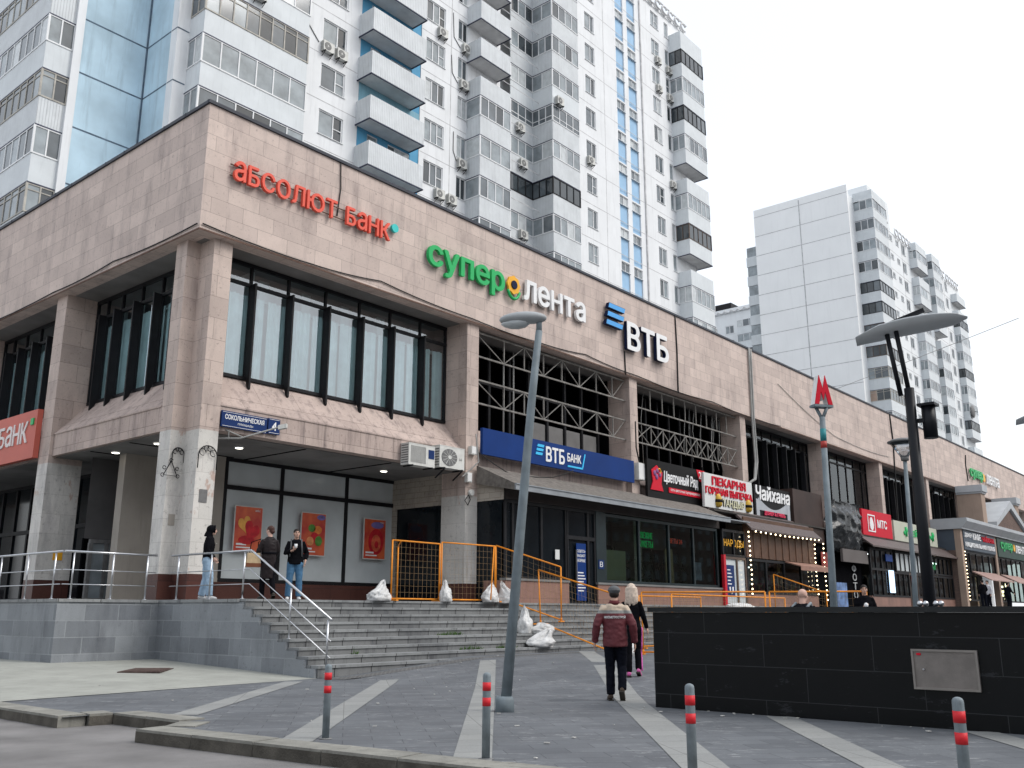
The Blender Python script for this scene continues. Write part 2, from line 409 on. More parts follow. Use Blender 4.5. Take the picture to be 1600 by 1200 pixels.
K['kerb'] = M('kerb_stone', (.24,.235,.21), .8, .22, 2.2, bmp=.5, bscale=50, dirt=.35)
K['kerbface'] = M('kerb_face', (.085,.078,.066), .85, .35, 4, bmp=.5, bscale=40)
K['soffit'] = M('soffit_panel', (.19,.185,.18), .7, .25, .7)
K['rust'] = M('rusty_edge', (.14,.085,.065), .8, .3, 3)
K['dark'] = M('dark_metal', (.013,.013,.015), .5, .2, 3, spec=.18)
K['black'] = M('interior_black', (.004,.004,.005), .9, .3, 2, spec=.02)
K['roofedge'] = M('roof_flashing', (.035,.04,.055), .5, .2, 2)
K['roof'] = M('roof_felt', (.09,.09,.09), .9, .2, 1)
K['pvc'] = M('white_plastic_frame', (.74,.75,.76), .35, .05, 2)
K['oldframe'] = M('old_painted_frame', (.42,.40,.36), .6, .2, 3)
K['brownframe'] = M('brown_frame', (.10,.07,.055), .5, .2, 3)
K['tower'] = M('white_panel', (.775,.79,.805), .75, .05, .5, dirt=.16, dirts=.6, bmp=.08, bscale=30)
K['tower2'] = M('grey_white_panel', (.89,.90,.90), .8, .03, .3, dirt=.05, dirts=.4)
K['tower2b'] = M('white_front_panel', (.76,.785,.80), .8, .04, .3, dirt=.08, dirts=.4)
K['joint'] = M('panel_joint', (.50,.50,.51), .8, .25, 2)
K['jointdk'] = M('dark_panel_joint', (.10,.14,.19), .8, .3, 3)
K['blue'] = M('pale_blue_panel', (.49,.64,.735), .95, .17, .45, spec=.02, dirt=.26, dirts=.5, bmp=.15)
K['bluedeep'] = M('blue_wall', (.10,.33,.53), .7, .12, 1, dirt=.15)
K['teal'] = M('faded_teal_wall', (.22,.42,.52), .7, .14, 1, dirt=.15)
K['bluepanel'] = M('light_blue_insert', (.33,.52,.72), .6, .08, 1)
K['balc'] = ribs('corrugated_parapet', (.635,.665,.685), .13)
K['balcflat'] = M('flat_parapet', (.635,.67,.69), .6, .06, 1, dirt=.12)
K['slabu'] = M('balcony_slab', (.64,.64,.64), .8, .15, 1.2)
K['trim'] = M('dark_trim', (.03,.035,.07), .5, .2, 2)
K['pane0'] = M('dark_pane', (.035,.045,.052), .06, .3, .8, spec=.8)
K['pane1'] = M('grey_pane', (.105,.125,.14), .08, .3, .9, spec=.8)
K['pane2'] = M('pale_pane', (.25,.285,.305), .1, .3, 1.2, spec=.7)
K['pane3'] = M('curtained_pane', (.50,.53,.54), .12, .15, 3, spec=.6)
K['pane4'] = M('board_pane', (.42,.31,.25), .7, .15, 2)
K['pane5'] = M('dim_red_curtain', (.12,.05,.055), .2, .3, 2)
PANES = [K['pane%d' % i] for i in range(6)]
K['glassup'] = glass('upper_window_glass', (.76,.92,.94), .20)
K['glassdk'] = glass('shop_glass', (.50,.62,.58), -.01)
K['glassroom'] = M('backed_shop_glass', (.56,.60,.61), .15, .12, .8, spec=.4)
K['glassblk'] = M('dark_shop_glass', (.008,.011,.014), .1, .3, 1, spec=.3)
K['curtain'] = M('white_curtain', (.86,.90,.90), .8, .1, 2)
K['steel'] = M('brushed_steel', (.52,.53,.55), .28, .1, 5, metal=1)
K['greypole'] = M('grey_painted_pole', (.17,.205,.225), .55, .2, 4, dirt=.3, dirts=2.5)
K['blackpole'] = M('black_painted_pole', (.007,.008,.011), .45, .2, 3, spec=.2)
K['boll'] = M('grey_bollard_paint', (.19,.225,.245), .55, .22, 7, dirt=.35, dirts=5)
K['redband'] = M('red_reflective_band', (.62,.025,.035), .5, .1, 5)
K['orange'] = M('orange_paint', (.75,.26,.02), .5, .15, 4)
K['wire'] = M('mesh_wire', (.36,.24,.13), .6, .2, 4)
K['bag'] = M('white_woven_sack', (.60,.60,.59), .55, .22, 5, spec=.35, bmp=.5, bscale=14, dirt=.3, dirts=3)
K['blackgranite'] = slab('black_granite', ((.0055,.0065,.0075),(.004,.0045,.005)), (.045,.048,.05), 1.45, .42, .004, .3, 0, 0, off=.4, bmp=.05, spec=.2, spots=((.022,.024,.027), 1.7, (1,1,3), .60), loc=(0,-.19))
K['hatch'] = M('zinc_hatch', (.21,.19,.175), .45, .15, 6, metal=.3, bmp=.15, bscale=90)
K['white'] = M('white_paint', (.75,.75,.74), .5, .06, 2)
K['acwhite'] = M('white_casing', (.62,.62,.59), .5, .1, 4, dirt=.2, dirts=3)
K['fan'] = M('grey_fan_grille', (.16,.16,.16), .5, .2, 6)
K['signred'] = M('coral_letters', (.78,.11,.07), .4, .06, 2)
K['signteal'] = M('turquoise_dot', (.05,.55,.52), .4, .05, 2)
K['signgreen'] = M('green_letters', (.02,.42,.12), .4, .06, 2)
K['signwhite'] = M('white_letters', (.80,.80,.80), .4, .05, 2)
K['signyellow'] = M('yellow_flower', (.85,.42,.03), .4, .05, 2)
K['signnavy'] = M('navy_backing', (.006,.012,.045), .5, .1, 2, spec=.12)
K['signsky'] = M('sky_blue_bars', (.08,.36,.76), .4, .05, 2)
K['bankblue'] = M('deep_blue_board', (.003,.032,.165), .5, .1, 1, spec=.15)
K['signbrightblue'] = M('bright_blue_bars', (.05,.50,.85), .4, .04, 2)
K['coralboard'] = M('coral_board', (.55,.13,.095), .5, .08, 1)
K['blackboard'] = M('black_board', (.008,.0075,.008), .5, .2, 1, spec=.12)
K['whiteboard'] = M('white_board', (.66,.67,.66), .5, .05, 1)
K['redboard'] = M('red_board', (.58,.01,.03), .5, .06, 1, spec=.15)
K['beigeboard'] = M('pale_green_board', (.50,.51,.42), .5, .05, 1)
K['greyboard'] = M('slate_board', (.065,.085,.11), .5, .1, 1)
K['darkgreen'] = M('dark_green_board', (.02,.05,.04), .5, .1, 1)
K['plate'] = M('street_plate_blue', (.006,.028,.12), .4, .05, 2, spec=.2)
K['wood'] = M('brown_wood_panel', (.10,.052,.032), .5, .25, 2.5)
K['awning'] = ribs('ribbed_awning_sheet', (.115,.085,.08), .22, .45, .5)
K['canopy'] = M('canopy_felt', (.16,.145,.13), .9, .35, 6, bmp=.6, bscale=30)
K['canopyedge'] = M('canopy_flashing', (.26,.28,.30), .4, .15, 2)
K['brick'] = slab('red_brick', ((.20,.13,.105),(.15,.10,.085)), (.10,.085,.075), .25, .08, .01, .8, .2)
K['plaster'] = slab('cracked_plaster', ((.47,.42,.36),(.40,.36,.31)), (.22,.19,.16), .5, .2, .007, .8, .3, .4)
K['cornice'] = M('grey_cornice', (.42,.44,.46), .6, .08, 1)
K['tanwall'] = M('tan_render', (.36,.27,.215), .8, .1, 1, dirt=.15)
K['beige'] = M('beige_wall', (.33,.30,.265), .75, .12, .8, dirt=.15)
K['cable'] = M('black_cable', (.02,.02,.02), .6, .1, 3)
K['greycable'] = M('grey_cable', (.30,.30,.29), .6, .1, 3)
K['lamp'] = emit('warm_bulb', (1,.80,.50), 6)
K['downlight'] = emit('downlight_glow', (1,.97,.85), 5)
K['tube'] = emit('tube_light', (.95,1,1), 4)
K['screen'] = emit('lit_screen', (.55,.75,1), 1.3)
K['greenneon'] = emit('green_neon', (.02,.60,.16), .16)
K['redneon'] = emit('red_neon', (.70,.09,.05), .16)
K['plasticblack'] = M('black_film', (.018,.02,.022), .2, .4, 3, bmp=1.0, bscale=5)
K['grass'] = M('weed_green', (.07,.14,.03), .8, .3, 8)
K['skin'] = M('skin', (.50,.31,.235), .55, .06, 5)
K['skin2'] = M('skin_pale', (.56,.36,.29), .55, .06, 5)
# ================================================================== ground, kerbs, paving
def sm_(t): t = max(0, min(1, t)); return t
def gz(x, y):
    a = sm_((y-15.7)/6.3)*.19 if x < 13 else sm_((y-15.7)/6.3)*.19*max(0, 1-(x-13))
    b = sm_((x-13)/4)*.28
    return max(a, b)
def grid_sheet(name, mat, x0, x1, y0, y1, st, dz=0, poly=None):
    mb = MB(); nx = max(1, int(math.ceil((x1-x0)/st))); ny = max(1, int(math.ceil((y1-y0)/st)))
    xs = [x0+(x1-x0)*i/nx for i in range(nx+1)]; ys = [y0+(y1-y0)*i/ny for i in range(ny+1)]
    for x in xs:
        for y in ys: mb.v.append((x, y, gz(x, y)+dz))
    for i in range(nx):
        for j in range(ny):
            a = i*(ny+1)+j; mb.f.append((a, a+ny+1, a+ny+2, a+1)); mb.m.append(0); mb.sm.append(False)
    return mb.build(name, mat)
mb = MB(); mb.q((-900,-900,-.3),(1500,-900,-.3),(1500,1500,-.3),(-900,1500,-.3)); tag(mb.build('ground', K['asphalt']), kind='structure')
mb = MB(); mb.q((-40,-60,-.13),(7.5,-60,-.13),(7.5,90,-.13),(-40,90,-.13)); tag(mb.build('road', K['asphalt']), kind='structure')
# sidewalk in dark slabs
mb = MB()
def kx(y):
    return 5.86 if y > 12.45 else (5.83 + (10.52-y)*.119 if y < 10.52 else 6.55)
mb2 = MB()
ys = [-60,-30,-15,-8,-4,-1,1,3,5,7,8.5,9.5,10.515,10.525,11.5,12.44,12.46,13.5,14.5,15.48,17,20,24,30,40,60,90]
for a, b in zip(ys[:-1], ys[1:]):
    e0, e1 = kx(a+.001)+.05, kx(b-.001)+.05
    for i in range(0, 1):
        for (u0, u1) in ((None, 7.4), (7.4, 9.5), (9.5, 11.5), (11.5, 13), (13, 15), (15, 17), (17, 19.5), (19.5, 140)):
            p0, p1 = (e0, e1) if u0 is None else (u0, u0)
            mb.q((p0,a,gz(p0,a)),(u1,a,gz(u1,a)),(u1,b,gz(u1,b)),(p1,b,gz(p1,b)))
tag(mb.build('sidewalk', K['pave']), kind='structure')
# light bands in the paving
for i, ((x0, y0), (x1, y1), wd) in enumerate([((7.05,11.55),(11.75,15.45),.36), ((6.4,8.35),(13.2,14.32),.36), ((6.6,6.05),(16.6,14.75),.36), ((7.0,3.75),(21.6,15.6),.42), ((8.2,2.75),(12.0,5.6),.36), ((8.6,.6),(12.0,3.2),.36)]):
    d = Vector((x1-x0, y1-y0, 0)); ln = d.length; d.normalize(); s = Vector((d.y, -d.x, 0))*wd/2; mb = MB(); n = 14
    for k in range(n):
        p, q = Vector((x0,y0,0))+d*ln*k/n, Vector((x0,y0,0))+d*ln*(k+1)/n
        f = lambda v: (v.x, v.y, gz(v.x, v.y)+.006)
        mb.q(f(p+s), f(q+s), f(q-s), f(p-s))
    tag(mb.build('paving_band', K['strip']), kind='structure')
mb = MB()
for k in range(30):
    x = 12.7+k*.7
    f = lambda x, y: (x, y, gz(x,y)+.005)
    mb.q(f(x,15.15), f(x+.7,15.15), f(x+.7,15.55), f(x,15.55))
tag(mb.build('tactile_paving', slab('tactile_slabs', ((.20,.20,.195),(.17,.17,.165)), (.09,.09,.09), .12, .12, .025, .7, .1, off=0, bmp=.6)), kind='structure')
# worn concrete apron in front of the terrace
mb = MB()
xs = [6.22, 7, 8, 9, 10, 11, 12, 12.56]; ys = [15.5, 16.5, 17.5, 18.5, 19.5, 20.5, 21.5, 22.3, 26, 40, 80]
for a, b in zip(xs[:-1], xs[1:]):
    for c, d in zip(ys[:-1], ys[1:]):
        f = lambda x, y: (x, y, gz(x, y)+.008)
        lo = lambda x: c if c > 15.5 else 15.25 + (x-6.2)*.08
        mb.q(f(a,lo(a)), f(b,lo(b)), f(b,d), f(a,d))
tag(mb.build('concrete_apron', K['apron']), kind='structure')
# bits of litter and grit on the paving
mb = MB(); rnd = random.Random(77)
for k in range(70):
    x, y = rnd.uniform(7, 20), rnd.uniform(1, 17)
    if x > 11.9 and y < 7.6: x = 11.95-rnd.random()**2*.5
    s_ = rnd.uniform(.008,.03); a = rnd.uniform(0,3.1)
    mb.obox((x,y,gz(x,y)+.012), ((math.cos(a),math.sin(a),0),(-math.sin(a),math.cos(a),0),(0,0,1)), (s_, s_*rnd.uniform(.3,.9), .004))
o = mb.build('litter', M('pale_litter', (.5,.49,.46), .8, .4, 9)); tag(o, 'small pale bits of litter scattered over the dark paving', 'litter', kind='stuff')
# kerb stones
def kerb(poly, nm='kerb'):
    mb = MB()
    for (x0, y0), (x1, y1) in poly:
        d = Vector((x1-x0, y1-y0, 0)); ln = d.length; d.normalize(); s = Vector((-d.y, d.x, 0))
        n = max(1, round(ln/1.0)); g = .006
        for k in range(n):
            p = Vector((x0,y0,0))+d*(ln*k/n+g); q = Vector((x0,y0,0))+d*(ln*(k+1)/n-g); dz = random.uniform(0, .008)
            mb.prism([p+Vector((0,0,-.25)), q+Vector((0,0,-.25)), q+Vector((0,0,.012+dz)), p+Vector((0,0,.012+dz))], s*.36)
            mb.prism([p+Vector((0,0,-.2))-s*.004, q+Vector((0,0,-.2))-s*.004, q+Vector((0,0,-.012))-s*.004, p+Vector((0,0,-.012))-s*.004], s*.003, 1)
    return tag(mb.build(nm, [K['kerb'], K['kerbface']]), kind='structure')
kerb([((5.86,60),(5.86,12.5)), ((6.23,12.44),(6.54,12.40)), ((6.54,12.40),(6.60,10.9)), ((6.60,10.86),(6.2,10.55)), ((5.83,10.52),(6.05,8.58)), ((6.05,8.58),(7.07,0)), ((7.07,0),(12,-40))])
# ================================================================== terrace and staircase
ZP = 1.6
t = thing('stone_terrace', 'raised terrace of grey granite blocks in front of the shopping building', 'terrace', (10, 22, 0))
mb = MB()
wall(mb, 'B', 10.0, 22.0, 60, -.3, ZP-.07); wall(mb, 'A', 22.0, 10.0, 12.50, -.3, ZP-.07); wall(mb, 'B', 12.50, 18.7, 22.0, -.3, ZP-.07)
mb.build('retaining_wall', K['terr'], t)
mb = MB()
mb.box(9.97, 12.83, 21.97, 60, ZP-.07, ZP); mb.box(12.47, 120, 18.62, 21.97, ZP-.07, ZP); mb.box(12.83, 120, 21.97, 60, ZP-.069, ZP-.001)
mb.build('terrace_paving', K['tread'], t)
t = thing('stone_staircase', 'long grey stone staircase climbing to the terrace', 'staircase', (12.57, 15.75, 0))
for k in range(9):
    z1 = .25+.16875*k; y = 15.75+.33*k; x0 = 12.57-.002*k
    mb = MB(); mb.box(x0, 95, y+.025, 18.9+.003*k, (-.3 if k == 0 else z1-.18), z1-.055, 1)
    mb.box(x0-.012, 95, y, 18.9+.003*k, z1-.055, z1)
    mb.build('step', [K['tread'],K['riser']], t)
mb = MB()
rnd = random.Random(3)
prof = [(15.72,-.3)]
wl = MB()
for k in range(9):
    y = 15.75+.33*k; z1 = .25+.16875*k
    wl.box(12.50, 12.562, y+.06, (y+.33+.06) if k < 8 else 18.7, -.3, z1-.06 if k < 8 else ZP-.075)
wl.build('flank_wall', K['terr'], t)
# weeds in the step joints
for i, (x, y, z, n, lab) in enumerate([(17.7,17.02,.757,60,'long flat tuft of green weeds on the middle steps'), (17.75,16.38,.42,40,'green weeds sprouting on a step just left of the leaning lamp post'), (19.1,16.38,.42,36,'green weeds on the steps below the white sandbags'), (14.0,16.36,.42,10,'small single weed near the left end of the steps')]):
    mb = MB()
    wd = .45 if n > 30 else .1
    for k in range(n):
        a = rnd.uniform(-wd, wd); h = rnd.uniform(.05,.16)*(1-abs(a)/wd*.5); lean = rnd.uniform(-.06,.06); d = rnd.uniform(-.05,.03)
        mb.q((x+a-.012,y+d,z),(x+a+.012,y+d,z),(x+a+lean,y+d-.03,z+h)); 
        mb.q((x+a,y+d-.012,z),(x+a,y+d+.012,z),(x+a+lean,y+d-.05,z+h*.8))
    tag(mb.build('weed', K['grass'], None, at=(x,y,z)), lab, 'weed')
# drain grate on the apron
mb = MB(); g0 = Vector((10.7, 19.1, gz(10.7,19.1)+.012)); ax = Vector((.68,.73,0)); ay = Vector((.73,-.68,0))
mb.obox(g0, (ax, ay, (0,0,1)), (.62,.42,.012))
for k in range(9): mb.obox(g0+ax*(-.5+k*.125)+Vector((0,0,.014)), (ax, ay, (0,0,1)), (.03,.36,.01), 1)
tag(mb.build('drain_grate', [M('rusty_grate', (.075,.05,.045), .8, .4, 6), M('rusty_grate_bar', (.115,.08,.07), .8, .3, 6)], None, at=tuple(g0)), 'rusty red brown drain grate in the pale concrete apron', 'drain grate')

# ================================================================== shopping building (low stone clad block)
X0, YF = 12.83, 22.22
ZB, ZT = 11.62, 15.49
bld = thing('shopping_building', 'long two storey shopping building clad in pinkish travertine with a tall blank fascia', 'building', (X0, YF, 0))
XE = 160
mb = MB()
mb.box(X0, XE, YF, YF+.45, ZB, ZT); mb.box(X0, X0+.45, YF+.45, 70, ZB, ZT)
mb.build('fascia', K['stone'], bld)
mb = MB()
mb.box(X0-.06, XE, YF-.06, YF+.5, ZT+.002, ZT+.10); mb.box(X0-.06, X0+.5, YF+.5, 70, ZT+.002, ZT+.10)
for k in range(40): mb.box(X0-.07, X0-.06+.01, YF+1.2*k, YF+1.2*k+.03, ZT-.01, ZT+.11)
mb.build('roof_flashing', K['roofedge'], bld)
mb = MB(); mb.box(X0+.44, XE, YF+.44, 70, ZT-.6, ZT-.3); mb.build('roof', K['roof'], bld)
mb = MB()
mb.box(X0-.02, XE, YF-.02, YF-.003, ZB, ZB+.05); mb.box(X0-.02, X0-.003, YF-.003, 70, ZB, ZB+.05)
mb.build('fascia_edge', K['rust'], bld)
mb = MB(); mb.box(X0+.03, XE, YF+.03, 70, ZB-.0+.004, ZB+.03); mb.build('upper_soffit', K['soffit'], bld)
# columns
def column(parts, nm='pillar'):
    p = MB(); 
    for (x0,x1,y0,y1,zs) in parts:
        for (z0,z1,mi) in zs: p.box(x0,x1,y0,y1,z0,z1,mi)
    return p.build(nm, [K['stonep'], K['stonewhite'], K['granite']], bld)
lo = [(ZP,2.28,2),(2.28,6.12,1),(6.12,ZB+.004,0)]
column([(13.05,13.62,23.15,23.72,lo), (13.47,14.06,22.44,23.16,[(a,b-.003 if b>11 else b,c) for a,b,c in lo])])
column([(13.6,14.2,23.16,23.9,[(6.0,ZB,0),(ZP,6.0,1)])], 'pillar_core')
XR = [24.5, 35.17, 45.85, 56.8, 66.8, 77.2, 88, 99, 110]
for i, xr in enumerate(XR):
    z = [(ZP,2.28,2),(2.28,5.3,1),(5.3,ZB+.004,0)] if i == 0 else [(ZP,ZB+.004,0)]
    column([(xr-.62, xr, 22.34, 23.5, z)])
for yb in (30.5, 38.0, 45.5, 53):
    column([(13.05, 14.15, yb, yb+.72, [(ZP,2.28,2),(2.28,5.95,1),(5.95,ZB+.004,0)])])
# spandrels with sloped sill: between pillars
def spandrel(pl, a0, a1, zt=7.98, mid=6.90, bot=6.17, c=22.5, dep=.95):
    m_ = MB()
    prof = [(0, bot), (0, mid), (dep, zt), (dep+.25, zt), (dep+.25, bot)]
    if pl == 'A': m_.prism([(a0, c+d, z) for d, z in prof], (a1-a0, 0, 0))
    else: m_.prism([(c+d, a1, z) for d, z in prof], (0, a0-a1, 0))
    if pl == 'A': m_.box(a0, a1, c-.025, c-.003, mid-.035, mid+.012)
    else: m_.box(c-.025, c-.003, a0, a1, mid-.035, mid+.012)
    return m_.build('sill_panel', K['sill'], bld)
spandrel('A', 14.06, 23.88); spandrel('B', 23.9, 30.5, c=13.15); spandrel('B', 31.22, 38.0, c=13.15); spandrel('B', 38.72, 45.5, c=13.15)
for a, b in ((24.5,34.55),(35.17,45.23),(45.85,56.18),(56.8,66.18),(66.8,76.58),(77.2,87.38),(88,98.38)): spandrel('A', a, b, c=22.62, dep=.75)
# joints and run-down dirt lines below each fin are separate stains in the stone itself
mb = MB(); mb.box(14.0, 24.4, 22.9, 26.5, 6.14, 6.168); mb.box(13.3, 17.2, 23.6, 55, 6.136, 6.164); mb.build('lower_soffit', K['soffit'], bld)
for a, b in [((x,22.95,6.13),(x,26.2,6.13)) for x in (17.4,20.9)]+[((13.4,y,6.128),(16.9,y,6.128)) for y in (26,28.4)]:
    mb = MB(); mb.bar(a, b, .06, .02); mb.build('soffit_joint', K['black'], bld)
# fins and glazing of an upper window bay
def upbay(pl, c, a0, a1, edges, fin=True, z0=7.98, zt=10.93, z1=11.6, glassm='glassup', curt=True, cf=None, framew=.07):
    fr = MB()
    pbox(fr, pl, c, a0, a1, z0, z0+.10, -.05, .05); pbox(fr, pl, c, a0, a1, zt-.05, zt+.05, -.051, .051); pbox(fr, pl, c, a0, a1, z1-.10, z1+.01, -.052, .05)
    for e in [a0+.05]+list(edges)+[a1-.05]: pbox(fr, pl, c, e-framew/2, e+framew/2, z0+.1, z1-.1, -.049, .049)
    wn = fr.build('window', K['dark'], bld)
    g = MB(); e = [a0]+list(edges)+[a1]
    for u, v in zip(e[:-1], e[1:]):
        for q0, q1 in ((z0+.1, zt-.05), (zt+.05, z1-.1)):
            dd = random.uniform(-.004, .004)
            P = [pt(pl,c,u+.045,q0,dd), pt(pl,c,v-.045,q0,-dd), pt(pl,c,v-.045,q1,-dd), pt(pl,c,u+.045,q1,dd)]
            g.q(*(P if pl == 'A' else P[::-1]))
    g.build('pane', K[glassm], wn)
    if fin:
        fm = MB(); cf = c-.30
        for x in edges:
            prof = [(cf-.0, zt+.02), (c-.055, zt+.02), (c-.055, z0+.10), (cf+.06, z0-.36), (cf, z0-.28)]
            if pl == 'A': fm.prism([(x-.032, d, z) for d, z in prof], (.064,0,0))
            else: fm.prism([(d, x+.032, z) for d, z in prof], (0,-.064,0))
        fm.build('sun_fin', K['dark'], bld)
    if curt:
        cm = MB(); n = int((a1-a0)/.055); pr = None
        for k in range(n+1):
            a = a0+(a1-a0)*k/n; gap = math.sin(a*4.35+.8*math.sin(a*1.7)) > .985
            dd = .16+.045*math.sin(a*34+2*math.sin(a*2.1))+.03*math.sin(a*13.7+1)
            if pr is not None and not gap:
                P = [pt(pl,c,pr[0],z0+.02,pr[1]), pt(pl,c,a,z0+.02,dd), pt(pl,c,a,zt-.28,dd), pt(pl,c,pr[0],zt-.28,pr[1])]
                cm.q(*(P if pl == 'A' else P[::-1]), sm=True)
            pr = (a, dd)
        cm.build('curtain', K['curtain'], bld)
        bm_ = MB(); pbox(bm_, pl, c, a0, a1, z0, z1, 1.6, 1.7)
        for k in range(6): pbox(bm_, pl, c, a0+.4+k*(a1-a0)/6, a0+.75+k*(a1-a0)/6, z0, z1-.15, .6, .72)
        pbox(bm_, pl, c, a0, a1, zt-.28, zt-.22, .38, .55)
        bm_.build('inner_partition', K['white'], bld)  # white colour stands in for the lit ceiling behind the transoms
E1 = [15.39, 16.77, 18.23, 19.66, 21.06, 22.52]
upbay('A', 23.42, 14.06, 23.88, E1, cf=22.92)
EB = [25.15, 26.25, 27.5, 28.75]
upbay('B', 14.12, 23.9, 30.5, EB+[29.75], cf=13.55)
upbay('B', 14.12, 31.22, 38.0, [32.4,33.6,34.8,36,37.1], cf=13.55, curt=True)
upbay('B', 14.12, 38.72, 45.5, [39.9,41.1,42.3,43.5,44.6], cf=13.55, curt=False)
# burnt-out bays two and three: bare trusses before a dark interior
def truss(a0, a1, zb, zt, posts, zig='N', y=22.6, nm='steel_truss'):
    m_ = MB(); r = .045
    for z in (zb, zt): m_.box(a0, a1, y-.03, y+.03, z-.03, z+.03)
    for p in posts: m_.box(p-.02, p+.02, y-.025, y+.025, zb+.03, zt-.03)
    ps = [a0+.03]+list(posts)+[a1-.03]
    for i in range(len(ps)-1):
        a, b = ps[i], ps[i+1]
        if zig == 'N':
            f = [(a,zt),(b,zb)] if i % 2 == 0 else [(a,zb),(b,zt)]
            m_.bar((f[0][0],y,f[0][1]), (f[1][0],y,f[1][1]), .032, .032)
        elif zig == 'X':
            m_.bar((a,y-.01,zb),(b,y-.01,zt), .036,.036)
            m_.bar((a,y+.06,zt),(b,y+.06,zb), .03,.03)
    return m_.build(nm, K['trussgrey'], bld)
K['trussgrey'] = M('weathered_steel', (.215,.205,.19), .7, .35, 4, dirt=.45)
p2 = [25.0+1.22*k for k in range(1, 8)]
truss(24.52, 34.53, 10.56, 11.47, p2); truss(24.52, 34.53, 8.78, 9.66, p2)
p3 = [35.6+1.07*k for k in range(1, 9)]
truss(35.19, 45.21, 10.45, 11.48, p3, zig='0'); truss(35.19, 45.21, 8.82, 9.72, p3, zig='X')
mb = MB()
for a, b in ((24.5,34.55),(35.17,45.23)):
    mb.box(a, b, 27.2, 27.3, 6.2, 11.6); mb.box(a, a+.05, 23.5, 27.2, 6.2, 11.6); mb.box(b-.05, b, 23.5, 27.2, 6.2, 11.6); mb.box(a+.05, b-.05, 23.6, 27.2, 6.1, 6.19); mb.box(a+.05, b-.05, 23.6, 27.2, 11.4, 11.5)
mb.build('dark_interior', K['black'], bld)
mb = MB()
for k in range(8): mb.box(25.2+1.22*k, 25.32+1.22*k, 23.55, 23.65, 6.4, 11.4)
for k in range(9): mb.box(35.7+1.07*k, 35.8+1.07*k, 23.6, 23.7, 6.4, 11.4)
mb.box(24.5, 34.55, 23.54, 23.66, 9.9, 10.02)
mb.build('window', K['dark'], bld)
mb = MB()
for k in range(3, 7): mb.box(25.36+1.22*k, 26.38+1.22*k, 23.62, 23.64, 6.3, 8.9)
mb.build('back_board', M('grey_board', (.20,.195,.19), .7, .12, 2), bld)
rr = random.Random(5)
for k in range(9):
    mb = MB(); x = rr.uniform(35.8, 44.5); mb.tube([(x,23.1,11.4),(x+rr.uniform(-.1,.1),23.2,rr.uniform(9,10.4)),(x+rr.uniform(-.25,.25),23.1,rr.uniform(7.8,9))], .02, 5); mb.build('hanging_cable', K['greycable'], bld)
for x in (26.9, 27.5): mb = MB(); mb.tube([(x,23.2,11.4),(x,23.2,7.2)], .035, 6); mb.build('hanging_pipe', K['greycable'], bld)
# more upper bays further along the street
upbay('A', 23.3, 45.85, 56.18, [47.2,48.5,49.8,51.1,52.4,53.7,55.0], glassm='glassdk', curt=False, cf=22.85)
upbay('A', 23.3, 56.8, 66.18, [58.2,59.6,61.0,62.4,63.8,65.2], fin=False, glassm='glassdk', curt=False)
upbay('A', 23.3, 66.8, 76.58, [68.2,69.6,71.0,72.4,73.8,75.2], glassm='glassdk', curt=False, cf=22.85)
upbay('A', 23.3, 77.2, 87.38, [78.7,80.2,81.7,83.2,84.7,86.2], glassm='glassdk', curt=False, cf=22.85)
upbay('A', 23.3, 88, 98.38, [89.5,91,92.5,94,95.5,97], glassm='glassdk', curt=False, cf=22.85)
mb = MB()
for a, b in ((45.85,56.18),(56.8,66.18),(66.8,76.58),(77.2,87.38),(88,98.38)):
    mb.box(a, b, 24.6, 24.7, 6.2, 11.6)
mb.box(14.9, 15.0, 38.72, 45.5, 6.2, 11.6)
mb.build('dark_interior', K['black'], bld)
mb = MB()
for x in (46.6, 49.0, 50.4, 51.7, 53.0): mb.box(x, x+.5, 23.5, 23.53, 8.1, 9.7 if x > 47 else 10.8)
for x in (46.1, 47.3, 60, 68, 69.5): mb.box(x, x+1.0, 23.5, 23.53, 11.0, 11.45)
for x in (67.2,68.6,79,80.4): mb.box(x, x+1.1, 23.52, 23.55, 10.9, 11.4)
mb.build('blind', K['beige'], bld)
# ground floor, corner bay: white backed shop window set back under the soffit
GY = 26.2
def gbay(pl, c, a0, a1, cuts, z0=2.29, zt=5.2, z1=6.14, pm='glassroom', fm='dark', name='shop_window'):
    fr = MB()
    pbox(fr, pl, c, a0, a1, z0-.06, z0+.05, -.06, .06); pbox(fr, pl, c, a0, a1, z1-.12, z1, -.06, .06)
    if zt: pbox(fr, pl, c, a0, a1, zt-.07, zt+.07, -.061, .061)
    for x in [a0+.04]+list(cuts)+[a1-.04]: pbox(fr, pl, c, x-.06, x+.06, z0+.05, z1-.12, -.058, .058)
    o = fr.build(name, K[fm], bld); g = MB()
    e = [a0]+list(cuts)+[a1]
    for u, v in zip(e[:-1], e[1:]):
        for q0, q1 in (((z0+.05, zt-.07), (zt+.07, z1-.12)) if zt else ((z0+.05, z1-.12),)):
            P = [pt(pl,c,u+.06,q0,0), pt(pl,c,v-.06,q0,0), pt(pl,c,v-.06,q1,0), pt(pl,c,u+.06,q1,0)]
            g.q(*(P if pl == 'A' else P[::-1]))
    g.build('pane', K[pm], o)
gbay('A', GY, 16.75, 24.45, [18.96, 21.76])
mb = MB(); mb.box(16.1, 24.45, GY-.12, GY+.3, ZP, 2.22); mb.build('plinth', K['granite'], bld)
mb = MB(); mb.box(15.9, 16.74, GY-.05, GY+.3, 2.22, 6.14); mb.box(15.9, 16.2, GY+.3, 34, ZP, 6.14); mb.box(14.3, 16.3, 27.9, 28.3, ZP, 6.14); mb.build('inner_wall', K['beige'], bld)
